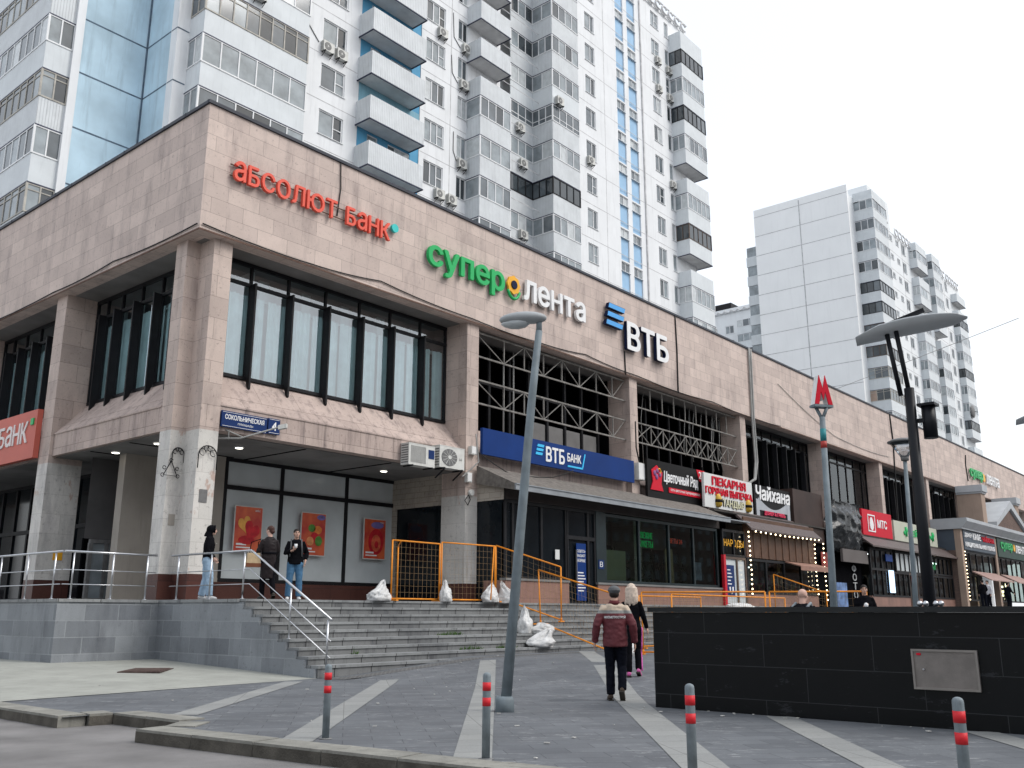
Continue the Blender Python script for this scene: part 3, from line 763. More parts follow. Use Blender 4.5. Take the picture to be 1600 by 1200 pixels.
# side wall of the corner bay with a dark opening, and the closing wall above it
mb = MB(); wall(mb, 'B', 24.0, 23.5, 26.2, ZP, 6.14, [(23.5, 26.0, ZP, 5.05)], .1)
mb.build('side_wall', K['plaster'], bld)
mb = MB(); mb.box(24.08, 24.12, 23.5, 26.1, ZP, 5.2); mb.build('dark_opening', K['glassblk'], bld)
# ground floor, left face
gbay('B', 15.8, 30.2, 60, [31.4+1.3*k for k in range(22)], z0=1.75, zt=4.3, pm='glassblk')
gbay('A', 29.5, 14.2, 15.4, [14.75], z0=ZP+.08, zt=0, z1=3.55, pm='pane2', fm='fan', name='entrance_door')
mb = MB(); wall(mb, 'A', 29.48, 14.0, 17.3, 3.56, 6.13); mb.build('inner_wall', M('dark_grey_panel',(.10,.097,.098),.7,.2,.8), bld)
mb = MB(); wall(mb, 'A', 29.47, 15.4, 17.3, ZP, 3.56); mb.build('door_side_panel', M('steel_grey_panel',(.24,.255,.27),.6,.15,1), bld)
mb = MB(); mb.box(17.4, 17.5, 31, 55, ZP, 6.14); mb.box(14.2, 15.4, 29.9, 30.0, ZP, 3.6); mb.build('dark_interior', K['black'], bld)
mb = MB(); mb.box(15.75,16.05,29.44,29.465,3.05,3.5); o = mb.build('notice_plate', K['bankblue'], bld)
mb = MB(); text(mb, 'P', (15.82,29.437,3.1), .16,.26, depth=.01); mb.build('lettering', K['signwhite'], o)
mb = MB(); mb.box(15.48,15.62,29.44,29.465,2.5,3.0); mb.build('door_poster', K['coralboard'], bld)
# lit round ceiling lights under the soffit
for i, (x, y, lab) in enumerate([(15.9,24.2,'round lit ceiling light under the soffit nearest the corner column on the street side'), (21.9,24.4,'round lit ceiling light under the soffit beside the wall air conditioners'), (13.95,25.4,'round lit ceiling light under the left soffit close to the corner column'), (13.95,27.9,'round lit ceiling light under the left soffit near the second column')]):
    lt = thing('ceiling_light', lab, 'ceiling light', (x, y, 6.12), group='round lights in the soffits')
    m_ = MB(); m_.lathe([(.13,-.02),(.15,0),(.15,.02)], (x,y,6.12), 16); m_.build('rim', K['white'], lt)
    m_ = MB(); m_.lathe([(.11,-.03),(.11,-.021)], (x,y,6.12), 16); m_.build('diffuser', K['downlight'], lt)
# ---- projecting bank shop (second bay)
SY = 21.07
mb = MB()
wall(mb, 'B', 24.5, 21.1, 22.5, 5.12, 5.8); mb.build('side_wall', K['plaster'], bld)
mb = MB(); mb.box(24.53, 24.6, 21.15, 22.45, ZP, 5.12); mb.box(24.6, 28.1, 22.1, 22.2, ZP, 5.2); mb.build('dark_opening', K['glassblk'], bld)
mb = MB(); wall(mb, 'A', SY-.02, 24.52, 39.9, 5.15, 5.7); mb.box(24.52,39.9,SY,SY+.3,5.16,5.69); mb.build('canopy_beam', K['brownframe'] if False else M('dark_brown_beam', (.035,.028,.026), .6, .2, 2), bld)
mb = MB(); mb.prism([(24.3,20.42,5.38),(24.3,20.42,5.60),(24.3,22.2,6.38),(24.3,22.2,5.72)], (15.4,0,0)); mb.build('canopy_roof', K['canopy'], bld)
mb = MB(); mb.box(24.28, 39.72, 20.36, 20.419, 5.38, 5.56); mb.box(24.28, 39.72, 20.33, 20.42, 5.562, 5.60); mb.build('canopy_edge', K['canopyedge'], bld)
mb = MB(); mb.box(24.5, 28.1, SY-.05, 22, ZP, 2.38); mb.box(29.95, 39.9, SY-.05, 22, ZP, 2.36); mb.build('plinth', K['granitepink'], bld)
mb = MB(); mb.box(24.5,28.12,SY-.09,SY+.2,2.385,2.46); mb.box(29.9,39.9,SY-.09,SY+.2,2.365,2.44); mb.build('sill', K['soffit'], bld)
gbay('A', SY+.08, 24.55, 28.1, [25.0,26.6], z0=2.5, zt=0, z1=5.15, pm='glassblk')
gbay('A', SY+.08, 28.1, 29.95, [29.45], z0=ZP+.06, zt=4.05, z1=5.15, pm='glassblk', name='entrance_door')
K['greenframe'] = M('dark_green_frame', (.015,.025,.028), .4, .2, 3)
gbay('A', SY+.08, 30.55, 39.7, [33.05,35.4,37.5], z0=2.5, zt=0, z1=5.12, pm='glassdk', fm='greenframe')
mb = MB(); mb.box(29.95, 30.55, SY, SY+.15, 2.45, 5.15); mb.build('dark_pier', K['greenframe'], bld)
mb = MB(); mb.box(28.62, 29.22, SY-.02, SY+.0, ZP+.15, 3.85); o = mb.build('door_poster', K['bankblue'], bld)
mb = MB()
for i, s in enumerate(('ЗДЕСЬ', 'ВЫДАЮТ', 'НАЛИЧНЫЕ')): text(mb, s, (28.67, SY-.022, 3.5-.17*i), .5, .12, depth=.006, bold=.01)
for k in range(7): mb.box(28.68, 28.68+.36+.06*((k*7) % 3), SY-.028, SY-.021, 2.75-.11*k, 2.79-.11*k)
mb.build('lettering', K['signwhite'], o)
mb = MB(); mb.box(28.53, 28.57, SY-.09, SY-.03, 2.3, 3.6); mb.build('door_handle', K['steel'], bld)
mb = MB(); mb.box(27.35, 27.6, SY-.006, SY+.01, 3.2, 3.55); mb.build('sticker', K['whiteboard'], bld)
mb = MB(); mb.box(30.05, 30.42, SY-.02, SY-.005, 2.95, 3.3); o = mb.build('notice_plate', K['plate'], bld)
mb = MB(); text(mb, 'В', (30.13, SY-.022, 3.03), .2, .2, depth=.006); mb.build('lettering', K['signwhite'], o)
# interior of that shop: dim room, pale board, plank, things in the window
mb = MB(); mb.box(30.5,39.8,24.6,24.7,ZP,5.4); mb.box(30.5,39.8,21.3,24.6,5.2,5.3); mb.box(39.75,39.8,21.3,24.6,ZP,5.2); mb.box(30.5,30.55,21.3,24.6,ZP,5.2)
mb.build('shop_interior', M('dim_green_wall', (.12,.165,.14), .8, .3, .9), bld)
mb = MB(); mb.box(30.6, 39.6, 23.6, 23.65, 4.2, 5.2); mb.build('inner_bulkhead', K['beige'], bld)
mb = MB(); mb.box(30.72,32.45,21.4,21.44,2.5,3.75); mb.build('pale_board', M('olive_board', (.36,.35,.24), .7, .1, 1), bld)
mb = MB(); mb.obox((36.0,21.5,3.2),((1,0,.06),(0,1,0),(-.06,0,1)),(.32,.03,.82)); mb.build('wooden_plank', M('plank', (.38,.28,.17), .7, .2, 3), bld)
mb = MB(); text(mb, 'СВЕЖИЕ', (34.2,21.9,4.42), 1.15, .28, depth=.03); text(mb, 'БУКЕТЫ', (34.25,21.9,4.05), 1.1, .28, depth=.03); mb.build('window_lettering', K['greenneon'], bld)
mb = MB(); text(mb, 'ЦВЕТЫ 24', (36.55,21.9,4.3), 1.3, .26, depth=.03); mb.build('window_lettering', K['redneon'], bld)
mb = MB()
rr = random.Random(11)
for k in range(26):
    x = rr.uniform(31, 39.3); z = 2.5+rr.uniform(.2,.9); y = rr.uniform(21.8,23.4)
    mb.tube([(x,y,2.3),(x+rr.uniform(-.2,.2),y,z),(x+rr.uniform(-.5,.5),y,z+.7)], .012, 4); mb.ball((x,y,2.55), .2, .15, .2, 8, 5)
    for j in range(6): mb.obox((x+rr.uniform(-.4,.4), y+rr.uniform(-.1,.1), z+rr.uniform(0,.8)), ((rr.uniform(-1,1),.3,rr.uniform(-1,1)),(0,1,0),(1,0,0)), (.12,.02,.03))
mb.build('window_plants', M('dim_plants', (.03,.06,.03), .8, .5, 3), bld)
mb = MB(); mb.box(38.1,38.75,21.45,21.47,2.75,3.55); mb.build('window_poster', M('grey_blue_poster', (.25,.27,.36), .5, .4, 4), bld)
# ================================================================== lettering and signs on the fascia
def lsign(name, label, cat, loc): return thing(name, label, cat, loc)
yl = YF-.16
t = lsign('letter_sign', 'coral red channel letters with a turquoise dot on the stone fascia near the corner', 'sign', (13.7, YF, 13.4))
m_ = MB(); text(m_, 'аБСОЛЮТ БаНК', (13.68, yl+.08, 13.4), 6.03, .62, depth=.10, bold=.014, unicase=True); m_.build('lettering', K['signred'], t)
m_ = MB(); m_.tube([(19.93, yl+.08, 13.93),(19.93, yl-.02, 13.93)], .15, 20, sm=False); m_.build('dot', K['signteal'], t)
m_ = MB()
for z in (13.52, 13.86): m_.box(13.6, 19.7, YF-.075, YF-.045, z, z+.03)
m_.build('mounting_rail', K['rust'], t)
t = lsign('letter_sign', 'green and white supermarket letters with a yellow flower in the middle of the fascia', 'sign', (21.5, YF, 13))
m_ = MB(); text(m_, 'супер', (21.5, yl+.08, 12.88), 4.1, 1.03, depth=.12, bold=.025); m_.build('green_lettering', K['signgreen'], t)
m_ = MB(); text(m_, 'леНта', (26.75, yl+.08, 13.2), 4.1, .86, depth=.12, bold=.026, unicase=True); m_.build('white_lettering', K['signwhite'], t)
def ringflower(mb, c, r, y0, y1, mi=0):
    n = 40; a = []
    for k in range(n):
        th = 2*math.pi*k/n; rr = r*(1+.06*math.cos(8*th)); a.append((c[0]+rr*math.cos(th), y1, c[2]+rr*math.sin(th)))
    mb.prism(a[::-1], (0, y0-y1, 0), mi)
m_ = MB(); ringflower(m_, (26.15, 0, 13.62), .36, yl+.06, yl-.02); m_.build('flower', K['signyellow'], t)
m_ = MB(); m_.tube([(26.15, yl-.015, 13.62),(26.15, yl-.06, 13.62)], .17, 18, sm=False); m_.build('flower_centre', K['signnavy'], t)
m_ = MB(); m_.tube([(26.15+.36*math.cos(R(a)), yl, 13.52+.46*math.sin(R(a))) for a in range(200, 345, 12)], .06, 6); m_.build('flower_leaf', K['signgreen'], t)
t = lsign('letter_sign', 'large white bank letters beside three slanted sky blue bars, at the right of the fascia', 'sign', (32.3, YF, 13))
m_ = MB(); text(m_, 'ВТБ', (33.9, YF-.26, 12.74), 3.55, 1.32, depth=.02, bold=.025); m_.build('lettering', K['signwhite'], t)
m_ = MB(); text(m_, 'ВТБ', (33.9, YF-.10, 12.74), 3.55, 1.32, depth=.16, bold=.03); m_.build('letter_side', K['signnavy'], t)
for k, z in enumerate((14.32, 13.92, 13.52)):
    dx = -.10*k; a = [(32.45+dx, z), (33.72+dx, z), (33.82+dx, z+.25), (32.55+dx, z+.25)]
    m_ = MB(); m_.prism([(x, YF-.10, zz) for x, zz in a], (0, -.16, 0)); o = m_.build('bar', K['signnavy'], t)
    m_ = MB(); m_.prism([(x, YF-.262, zz) for x, zz in [(a[0][0]+.03,z+.02),(a[1][0],z+.02),(a[2][0]-.03,z+.23),(a[3][0],z+.23)]], (0, -.01, 0)); m_.build('bar_face', K['signsky'], o)
t = lsign('letter_sign', 'small distant green and white supermarket letters near the far end of the fascia', 'sign', (88.5, YF, 13))
m_ = MB(); text(m_, 'супер', (88.6, YF-.12, 12.85), 4.1, 1.0, depth=.1, bold=.045); m_.build('green_lettering', K['signgreen'], t)
m_ = MB(); ringflower(m_, (93.2, 0, 13.4), .36, YF-.1, YF-.16); m_.build('flower', K['signyellow'], t)
m_ = MB(); text(m_, 'леНта', (93.9, YF-.12, 12.95), 4.4, .9, depth=.1, bold=.025, unicase=True); m_.build('white_lettering', K['signwhite'], t)
# ---- boards
def board(label, x0, x1, z0, z1, y, mat, name='signboard', th=.12, cat='sign'):
    t = thing(name, label, cat, (x0, y, z0)); m_ = MB(); m_.box(x0, x1, y, y+th, z0, z1); m_.build('board', K[mat], t); return t
t = board('long dark blue bank signboard with white letters below the burnt out trusses', 24.55, 34.45, 6.82, 7.78, 22.15, 'bankblue')
m_ = MB(); text(m_, 'ВТБ', (28.2, 22.147, 7.0), 1.2, .60, depth=.02, bold=.025); text(m_, 'БАНК', (29.58, 22.147, 7.17), .92, .34, depth=.02, bold=.02); m_.build('lettering', K['signwhite'], t)
m_ = MB()
for k in range(3):
    dx = -.05*k; z = 7.52-.16*k; m_.prism([(27.66+dx,22.147,z),(28.06+dx,22.147,z),(28.10+dx,22.147,z+.10),(27.70+dx,22.147,z+.10)], (0,-.02,0))
m_.box(29.6,30.6,22.127,22.147,6.95,7.02); m_.prism([(30.54,22.147,6.951),(30.61,22.147,6.951),(30.82,22.147,7.6),(30.75,22.147,7.6)], (0,-.02,0))
m_.build('bright_bars', K['signbrightblue'], t)
t = board('black flower shop signboard with white slanted letters and a red bouquet emblem', 35.2, 40.35, 6.28, 7.98, 21.95, 'blackboard')
m_ = MB(); text(m_, 'Цветочный Ряд', (36.55, 21.947, 6.98), 3.1, .62, depth=.03, bold=.02, shear=.15); m_.build('lettering', K['signwhite'], t)
m_ = MB(); m_.box(36.95, 39.9, 21.92, 21.947, 6.62, 6.86); m_.prism([(35.4,21.947,6.62),(36.45,21.947,6.62),(36.3,21.947,6.95),(36.42,21.947,7.45),(35.95,21.947,7.75),(35.5,21.947,7.5),(35.6,21.947,7.0)], (0,-.04,0))
m_.prism([(39.55,21.947,7.98),(40.33,21.947,7.98),(40.33,21.947,7.3),(39.8,21.947,7.45)], (0,-.02,0)); o = m_.build('red_emblem', K['redboard'], t)
m_ = MB(); text(m_, 'сеть цветочных супермаркетов', (37.1, 21.918, 6.68), 2.65, .13, depth=.006); text(m_, '24', (39.75, 21.92, 7.55), .5, .35, depth=.01, bold=.02); m_.build('small_lettering', K['signwhite'], o)
m_ = MB()
for (x, z, r) in ((35.75,7.38,.13),(35.98,7.5,.12),(36.18,7.35,.12),(35.9,7.22,.13)): m_.ball((x,21.90,z), r, .03, r, 10, 6)
m_.build('emblem_flower', M('mauve_flower', (.22,.08,.22), .5, .4, 8), o)
m_ = MB(); m_.tube([(36.1,21.885,7.35),(36.25,21.885,7.5),(36.15,21.885,7.62),(36.0,21.885,7.55)], .03, 6); m_.build('emblem_curl', K['signyellow'], o)
t = board('white bakery signboard with red letters and two tandoor ovens', 39.6, 44.62, 6.2, 7.83, 21.58, 'whiteboard')
m_ = MB(); text(m_, 'ПЕКАРНЯ', (40.35, 21.577, 7.30), 3.5, .42, depth=.05, bold=.025); text(m_, 'ГОРЯЧАЯ ВЫПЕЧКА', (39.68, 21.577, 6.84), 4.85, .36, depth=.05, bold=.025); m_.build('red_lettering', K['redboard'], t)
m_ = MB(); text(m_, 'ТАНДЫР', (41.26, 21.577, 6.28), 2.38, .44, depth=.03, bold=.05); m_.build('letter_outline', K['blackboard'], t)
m_ = MB(); text(m_, 'ТАНДЫР', (41.3, 21.577, 6.3), 2.3, .40, depth=.05, bold=.025); m_.build('pale_lettering', M('pale_yellow_letters', (.62,.60,.42), .5, .05, 2), t)
for x in (40.85, 44.0):
    m_ = MB(); m_.lathe([(.12,0),(.2,.08),(.22,.3),(.17,.5),(.1,.62)], (x,21.56,6.27), 12); o = m_.build('tandoor_emblem', M('tandoor_yellow', (.55,.35,.05), .5, .3, 5), t)
    m_ = MB(); m_.lathe([(.225,.22),(.23,.3),(.215,.36)], (x,21.56,6.27), 12); m_.build('band', K['blackboard'], o)
t = board('dark teahouse signboard with white brush letters over a grey bridge outline', 44.7, 49.1, 6.18, 7.78, 21.52, 'blackboard')
m_ = MB(); text(m_, 'Чайхана', (44.85, 21.517, 7.02), 4.1, .78, depth=.04, bold=.025, shear=.1); m_.build('lettering', K['signwhite'], t)
m_ = MB()
for x in (44.85, 48.55): m_.box(x, x+.35, 21.49, 21.517, 6.2, 7.05)
arc = [(45.1+3.6*k/16, 6.62+.52*(1-math.sin(math.pi*k/16))) for k in range(17)]
m_.prism([(x, 21.517, z) for x, z in arc] + [(48.7,21.517,6.5),(45.1,21.517,6.5)], (0,-.02,0))
m_.build('bridge_emblem', M('silver_grey', (.38,.40,.43), .4, .1, 2), t)
m_ = MB(); text(m_, 'ДОНЕР & ГРИЛЬ', (45.7, 21.49, 6.25), 2.5, .24, depth=.04, bold=.025); m_.build('red_lettering', M('pink_red_letters', (.75,.05,.12), .4, .05, 2), t)
t = board('red mobile phone shop signboard with a white egg emblem', 59.6, 65.0, 6.15, 7.78, 21.45, 'redboard')
m_ = MB(); text(m_, 'МТС', (62.2, 21.447, 6.72), 1.75, .55, depth=.03, bold=.025)
for a in ((60.5,60.58,6.4,7.5),(61.7,61.78,6.4,7.5),(60.58,61.7,6.4,6.48),(60.58,61.7,7.42,7.5)): m_.box(a[0],a[1],21.42,21.447,a[2],a[3])
m_.prism([(61.14+.33*math.cos(th)*(1-.15*math.sin(th)), 21.447, 6.92+.42*math.sin(th)) for th in [2*math.pi*k/20 for k in range(20)]], (0,-.03,0)); m_.build('lettering', K['signwhite'], t)
t = board('pale green signboard with green letters between the two poles', 65.4, 74.8, 6.1, 7.48, 21.45, 'beigeboard')
m_ = MB(); text(m_, 'ЧЕЙКОФФ', (68.4, 21.447, 6.55), 4.6, .55, depth=.06, bold=.025)
for x in (67.7, 73.6):
    m_.tube([(x, 21.42, 6.5),(x, 21.42, 7.15)], .1, 6); m_.ball((x+.25,21.42,6.95), .22,.04,.16,8,5); m_.ball((x-.25,21.42,6.75), .22,.04,.16,8,5)
m_.build('lettering', K['signgreen'], t)
# red board on the left face
t = thing('signboard', 'coral red bank signboard on the left face cut by the picture edge', 'sign', (12.9, 31.3, 6.2))
m_ = MB(); m_.box(12.86, 13.04, 31.24, 39.2, 6.17, 7.78); m_.build('board', K['coralboard'], t)
m_ = MB(); text(m_, 'аБСОЛЮТ БаНК', (12.857, 39.0, 6.72), 7.2, .72, (0,-1,0), depth=.03, bold=.012, unicase=True); m_.build('lettering', M('pale_letters', (.72,.66,.64), .4, .05, 2), t)
m_ = MB(); m_.box(12.82,12.857,31.42,31.62,7.28,7.5); m_.build('dot', K['signgreen'], t)
# street name plates
t = thing('street_plate', 'dark blue street name plate with white capital letters on the stone beam', 'street sign', (14.1,22.4,6.3))
m_ = MB(); m_.box(14.1,15.58,22.40,22.47,6.28,6.73); m_.build('plate', K['plate'], t)
m_ = MB(); text(m_, 'СОКОЛЬНИЧЕСКАЯ', (14.2,22.397,6.50), 1.28,.14, depth=.006, bold=.02); text(m_, 'ПЛОЩАДЬ', (14.62,22.397,6.37), .5,.065, depth=.006)
for a in ((14.13,15.55,6.305,6.315),(14.13,15.55,6.69,6.70)): m_.box(a[0],a[1],22.394,22.399,a[2],a[3])
m_.build('lettering', K['signwhite'], t)
t = thing('number_plate', 'small square dark blue house number plate beside the street name', 'street sign', (15.63,22.4,6.3))
m_ = MB(); m_.box(15.63,16.03,22.40,22.47,6.30,6.75); m_.build('plate', K['plate'], t)
m_ = MB(); text(m_, '4', (15.75,22.397,6.40), .16,.25, depth=.006, bold=.02)
for a in ((15.66,16.0,6.325,6.335),(15.66,16.0,6.715,6.725)): m_.box(a[0],a[1],22.394,22.399,a[2],a[3])
m_.build('lettering', K['signwhite'], t)
t = thing('lamp_bracket', 'grey pipe bracket with a small floodlight reaching over the street plate', 'lamp bracket', (14.0,22.6,6.0))
m_ = MB(); m_.tube([(14.1,22.55,5.95),(14.6,22.2,5.98),(15.35,21.5,6.32)], .025, 6); m_.tube([(14.25,22.55,6.25),(14.7,22.15,6.0)], .02, 6); m_.tube([(14.4,22.45,5.95),(14.4,22.5,6.25)], .02, 6); m_.build('pipe', K['greycable'], t)
m_ = MB(); m_.obox((15.42,21.42,6.33), ((.6,-.7,.2),(.7,.6,0),(0,0,1)), (.12,.07,.06)); m_.build('floodlight', K['acwhite'], t)
# posters inside the corner shop window
def poster(x0, label, kind):
    t = thing('poster', label, 'poster', (x0, 25.98, 3.2)); m_ = MB(); m_.box(x0, x0+1.0, 25.98, 26.03, 3.2, 4.6)
    mm, tt, b = newmat('poster_print'); b.inputs['Roughness'].default_value = .4
    f = noise(tt, 1.8, 2); 
    tt.links.new(ramp(tt, f, .35, .65, (.47,.03,.025), (.68,.13,.045)), b.inputs['Base Color'])
    m_.build('sheet', mm, t)
    m_ = MB(); m_.box(x0-.02,x0+1.02,25.985,26.035,3.17,3.2); m_.box(x0-.02,x0+1.02,25.985,26.035,4.6,4.63); m_.box(x0-.02,x0,25.985,26.035,3.2,4.6); m_.box(x0+1.0,x0+1.02,25.985,26.035,3.2,4.6); m_.build('frame', K['acwhite'], t)
    def blob(cx, cz, rx, rz, mat, y=25.965, heart=False, rot=0):
        b_ = MB(); pts = []
        for k in range(28):
            th = 2*math.pi*k/28
            if heart: px, pz = .8*math.sin(th)**3*1.2, (13*math.cos(th)-5*math.cos(2*th)-2*math.cos(3*th)-math.cos(4*th))/16
            else: px, pz = math.cos(th), math.sin(th)
            c_, s_ = math.cos(rot), math.sin(rot); px, pz = px*c_-pz*s_, px*s_+pz*c_
            pts.append((cx+px*rx, y+.012, cz+pz*rz))
        b_.prism(pts[::-1], (0,-.008,0)); b_.build('fruit_print', mat, t)
    yel, red, grn, pur, wht = K['signyellow'], M('print_red', (.50,.02,.03), .4, .3, 4), M('print_green', (.10,.26,.05), .4, .3, 4), M('print_violet', (.20,.16,.40), .4, .2, 3), K['signwhite']
    if kind == 0:
        blob(x0+.35, 4.05, .24, .3, M('print_amber', (.72,.36,.08), .4,.2,3), heart=True, rot=.3); blob(x0+.62, 3.85, .3, .36, red, 25.96, True, -.4); blob(x0+.45, 3.55, .3, .14, red, 25.958)
    elif kind == 1:
        blob(x0+.42, 4.1, .15, .13, grn); blob(x0+.68, 4.05, .17, .14, M('print_orange', (.72,.22,.05),.4,.3,4)); blob(x0+.55, 3.8, .17, .16, red, 25.96); blob(x0+.72, 3.68, .15, .17, grn, 25.958); blob(x0+.36, 3.66, .15, .15, M('print_apricot', (.75,.30,.12),.4,.3,4), 25.957)
        blob(x0+.8, 4.48, .18, .09, pur)
    else:
        blob(x0+.55, 3.8, .36, .46, red, rot=.2); blob(x0+.55, 3.75, .22, .3, M('print_flesh', (.62,.12,.06),.4,.3,4), 25.955); blob(x0+.56, 3.7, .09, .13, red, 25.945); blob(x0+.6, 4.4, .3, .12, pur)
    b_ = MB(); b_.box(x0+.08,x0+.45,25.965,25.98,3.38,3.44); b_.box(x0+.08,x0+.6,25.965,25.98,3.29,3.33); text(b_, 'абс', (x0+.72,25.975,4.47), .2,.07, depth=.006); b_.build('lettering', wht, t)
poster(17.12, 'orange poster with heart shaped fruit, leftmost in the corner shop window', 0)
poster(19.72, 'red and green fruit salad poster behind the man in jeans', 1)
poster(22.5, 'red poster with a sliced fruit, nearest the orange fence', 2)
# ================================================================== small fittings on the facade
def ac_proto(name, label, rounded=True):
    t = thing(name, label, 'air conditioner', (0,0,0))
    m_ = MB(); m_.box(-.42,.42,-.31,0,0,.66); m_.box(-.43,.43,-.315,.005,.655,.675); m_.build('casing', K['acwhite'], t, local=True)
    m_ = MB(); m_.tube([(-.1,-.312,.33),(-.1,-.325,.33)], .26, 20, sm=False); g = m_.build('fan_grille', K['fan'], t, local=True)
    m_ = MB()
    for k in range(12):
        a = math.pi*k/6; m_.bar((-.1,-.33,.33), (-.1+.25*math.cos(a),-.33,.33+.25*math.sin(a)), .008,.008)
    m_.tube([(-.1,-.325,.33),(-.1,-.34,.33)], .06, 10, sm=False); m_.build('grille_bars', K['acwhite'], g, local=True)
    m_ = MB()
    for z in (.06,.14,.22,.30,.38,.46,.54): m_.box(-.425,-.42,-.28,-.03,z,z+.035)
    m_.build('side_louvre', K['fan'], t, local=True)
    for x in (-.3,.3): m_ = MB(); m_.box(x-.02,x+.02,-.38,.02,-.05,0); m_.bar((x,-.36,-.05),(x,.02,-.3), .03,.03); m_.build('bracket', K['dark'], t, local=True)
    return t
AC = ac_proto('air_conditioner', 'big white air conditioner with a round grey fan, right one under the curtained windows')
AC.location = (22.95, 22.46, 6.1); AC.scale = (1.45,1.15,1.12)
m_ = MB(); text(m_, 'LG', (.24,-.313,.28), .09,.07, depth=.004); m_.build('lettering', K['fan'], AC, local=True)
t = thing('air_conditioner', 'white air conditioner with a blue badge, left of the two below the curtained windows', 'air conditioner', (21.5,22.46,6.05))
m_ = MB(); m_.box(20.9,22.1,22.1,22.48,6.02,6.72); m_.box(20.89,22.11,22.095,22.485,6.715,6.74); m_.build('casing', K['acwhite'], t)
m_ = MB()
for k in range(8): m_.box(20.893,20.9,22.13,22.45,6.08+.08*k,6.12+.08*k)
for k in range(14): m_.box(21.0+.05*k,21.015+.05*k,22.09,22.1,6.1,6.66)
m_.build('louvre', K['fan'], t)
m_ = MB(); m_.box(21.8,22.07,22.09,22.1,6.3,6.6); m_.build('badge', K['plate'], t)
for x in (21.05,21.95): m_ = MB(); m_.box(x-.02,x+.02,22.05,22.5,5.97,6.02); m_.build('bracket', K['dark'], t)
def smallbox(name, label, cat, x, y, z, sx, sy, sz, mat='acwhite'):
    t = thing(name, label, cat, (x,y,z)); m_ = MB(); m_.box(x-sx/2,x+sx/2,y-sy,y,z,z+sz); m_.build('housing', K[mat], t)
    m_ = MB(); m_.box(x-sx/2+.02,x+sx/2-.02,y-sy-.012,y-sy,z+.03,z+sz-.03); m_.build('lid', K['white'], t); return t
smallbox('junction_box', 'white junction box on the pillar left of the blue bank board', 'junction box', 24.15,22.34,6.75,.28,.16,.30)
smallbox('junction_box', 'small white box hanging lower on the pillar above the round siren', 'junction box', 23.95,22.34,5.75,.24,.14,.34)
smallbox('electric_cabinet', 'pale grey electric cabinet on the pillar right of the blue bank board', 'electric cabinet', 35.0,22.34,7.0,.55,.25,.75)
t = thing('siren', 'round white siren on the pillar with loose wires', 'siren', (24.0,22.34,5.3)); m_ = MB(); m_.tube([(24.1,22.34,5.4),(24.1,22.2,5.4)], .11, 14); m_.build('body', K['acwhite'], t); m_ = MB(); m_.tube([(23.9,22.2,5.3),(23.8,22.28,5.1),(23.95,22.28,4.95),(24.05,22.26,5.15),(23.9,22.2,5.3)], .018, 5); m_.build('wire', K['cable'], t)
# cables along the fascia
def cable(pts, label, r=.018, mat='cable', name='cable'):
    m_ = MB(); P = []
    for (a, b) in zip(pts[:-1], pts[1:]):
        for k in range(6):
            u = k/6; p = Vector(a).lerp(Vector(b), u); p.z -= .25*(b[0]-a[0]+abs(b[1]-a[1]))*.06*4*u*(1-u); P.append(p)
    P.append(Vector(pts[-1])); m_.tube(P, r, 5); o = m_.build(name, K[mat], None, at=tuple(pts[0])); tag(o, label, 'cable'); return o
yc = YF-.035
cable([(17.6,yc,ZT),(17.65,yc,14.6),(17.55,yc,13.6)], 'thin black cable hanging down the fascia above the red letters', .02)
cable([(12.9,yc,11.8),(17,yc,11.72),(19.5,yc,11.95),(24,yc,11.75),(28,yc,11.72),(31,yc,11.9),(35,yc,11.75),(42,yc,11.75),(50,yc,11.7)], 'long black cable sagging along the bottom edge of the fascia', .02)
cable([(X0-.035,22.3,11.8),(X0-.035,27,11.85),(X0-.035,31,11.75),(X0-.035,40,11.9)], 'black cable along the lower edge of the left fascia', .02)
cable([(38.6,yc,ZT),(38.65,yc,13.6),(38.6,yc,11.6)], 'black cable running down the fascia right of the large white bank letters', .035)
cable([(34.0,yc,12.7),(34.05,yc,11.6)], 'short black cable below the large white bank letters', .03)
for i, (dx, lab) in enumerate(((0,'thick grey conduit down the fascia, left one of the pair by the third pillar'),(.22,'thick grey conduit down the fascia, right one of the pair by the third pillar'))):
    cable([(46.4+dx,YF-.08,ZT+.05),(46.3+dx,YF-.08,11.6),(46.35+dx,YF-.1,9.2),(45.9+dx*.5,YF-.2,8.2),(45.1,YF-.1,7.8)], lab, .06, 'greycable', 'conduit')
cable([(69.0,yc,ZT),(69.2,yc,13.4),(69.0,yc,11.6),(69.1,22.3,9),(69.0,22.3,7.6)], 'dark cable down the far fascia behind the round lamp', .06)
cable([(50,yc,14.2),(58,yc,12.3),(68,yc,12.2)], 'thin cable drooping across the far fascia behind the metro sign', .016, 'greycable')
cable([(88.2,yc,14.9),(87.9,yc,14.0),(88.1,yc,12.6)], 'dark cable left of the small distant green letters', .06)
cable([(24.4,22.2,6.85),(25.8,21.9,6.2),(28.2,21.8,6.35),(29.5,21.8,6.75)], 'black cable looping under the blue bank board', .02)
cable([(24.25,22.2,7.5),(24.3,22.1,6.5),(23.9,22.25,6.1),(23.6,22.25,5.9)], 'pale cable knotted down the pillar beside the blue bank board', .025, 'greycable')
cable([(34.75,22.2,9.6),(34.6,22.1,8.4),(35.0,22.2,7.7)], 'thick black cable feeding the grey electric cabinet', .035)
cable([(75.3,46,15.3),(73.4,31.9,18.1),(55.8,10.5,17.2)], 'thin overhead wire crossing the sky at the right', .018, 'greycable')
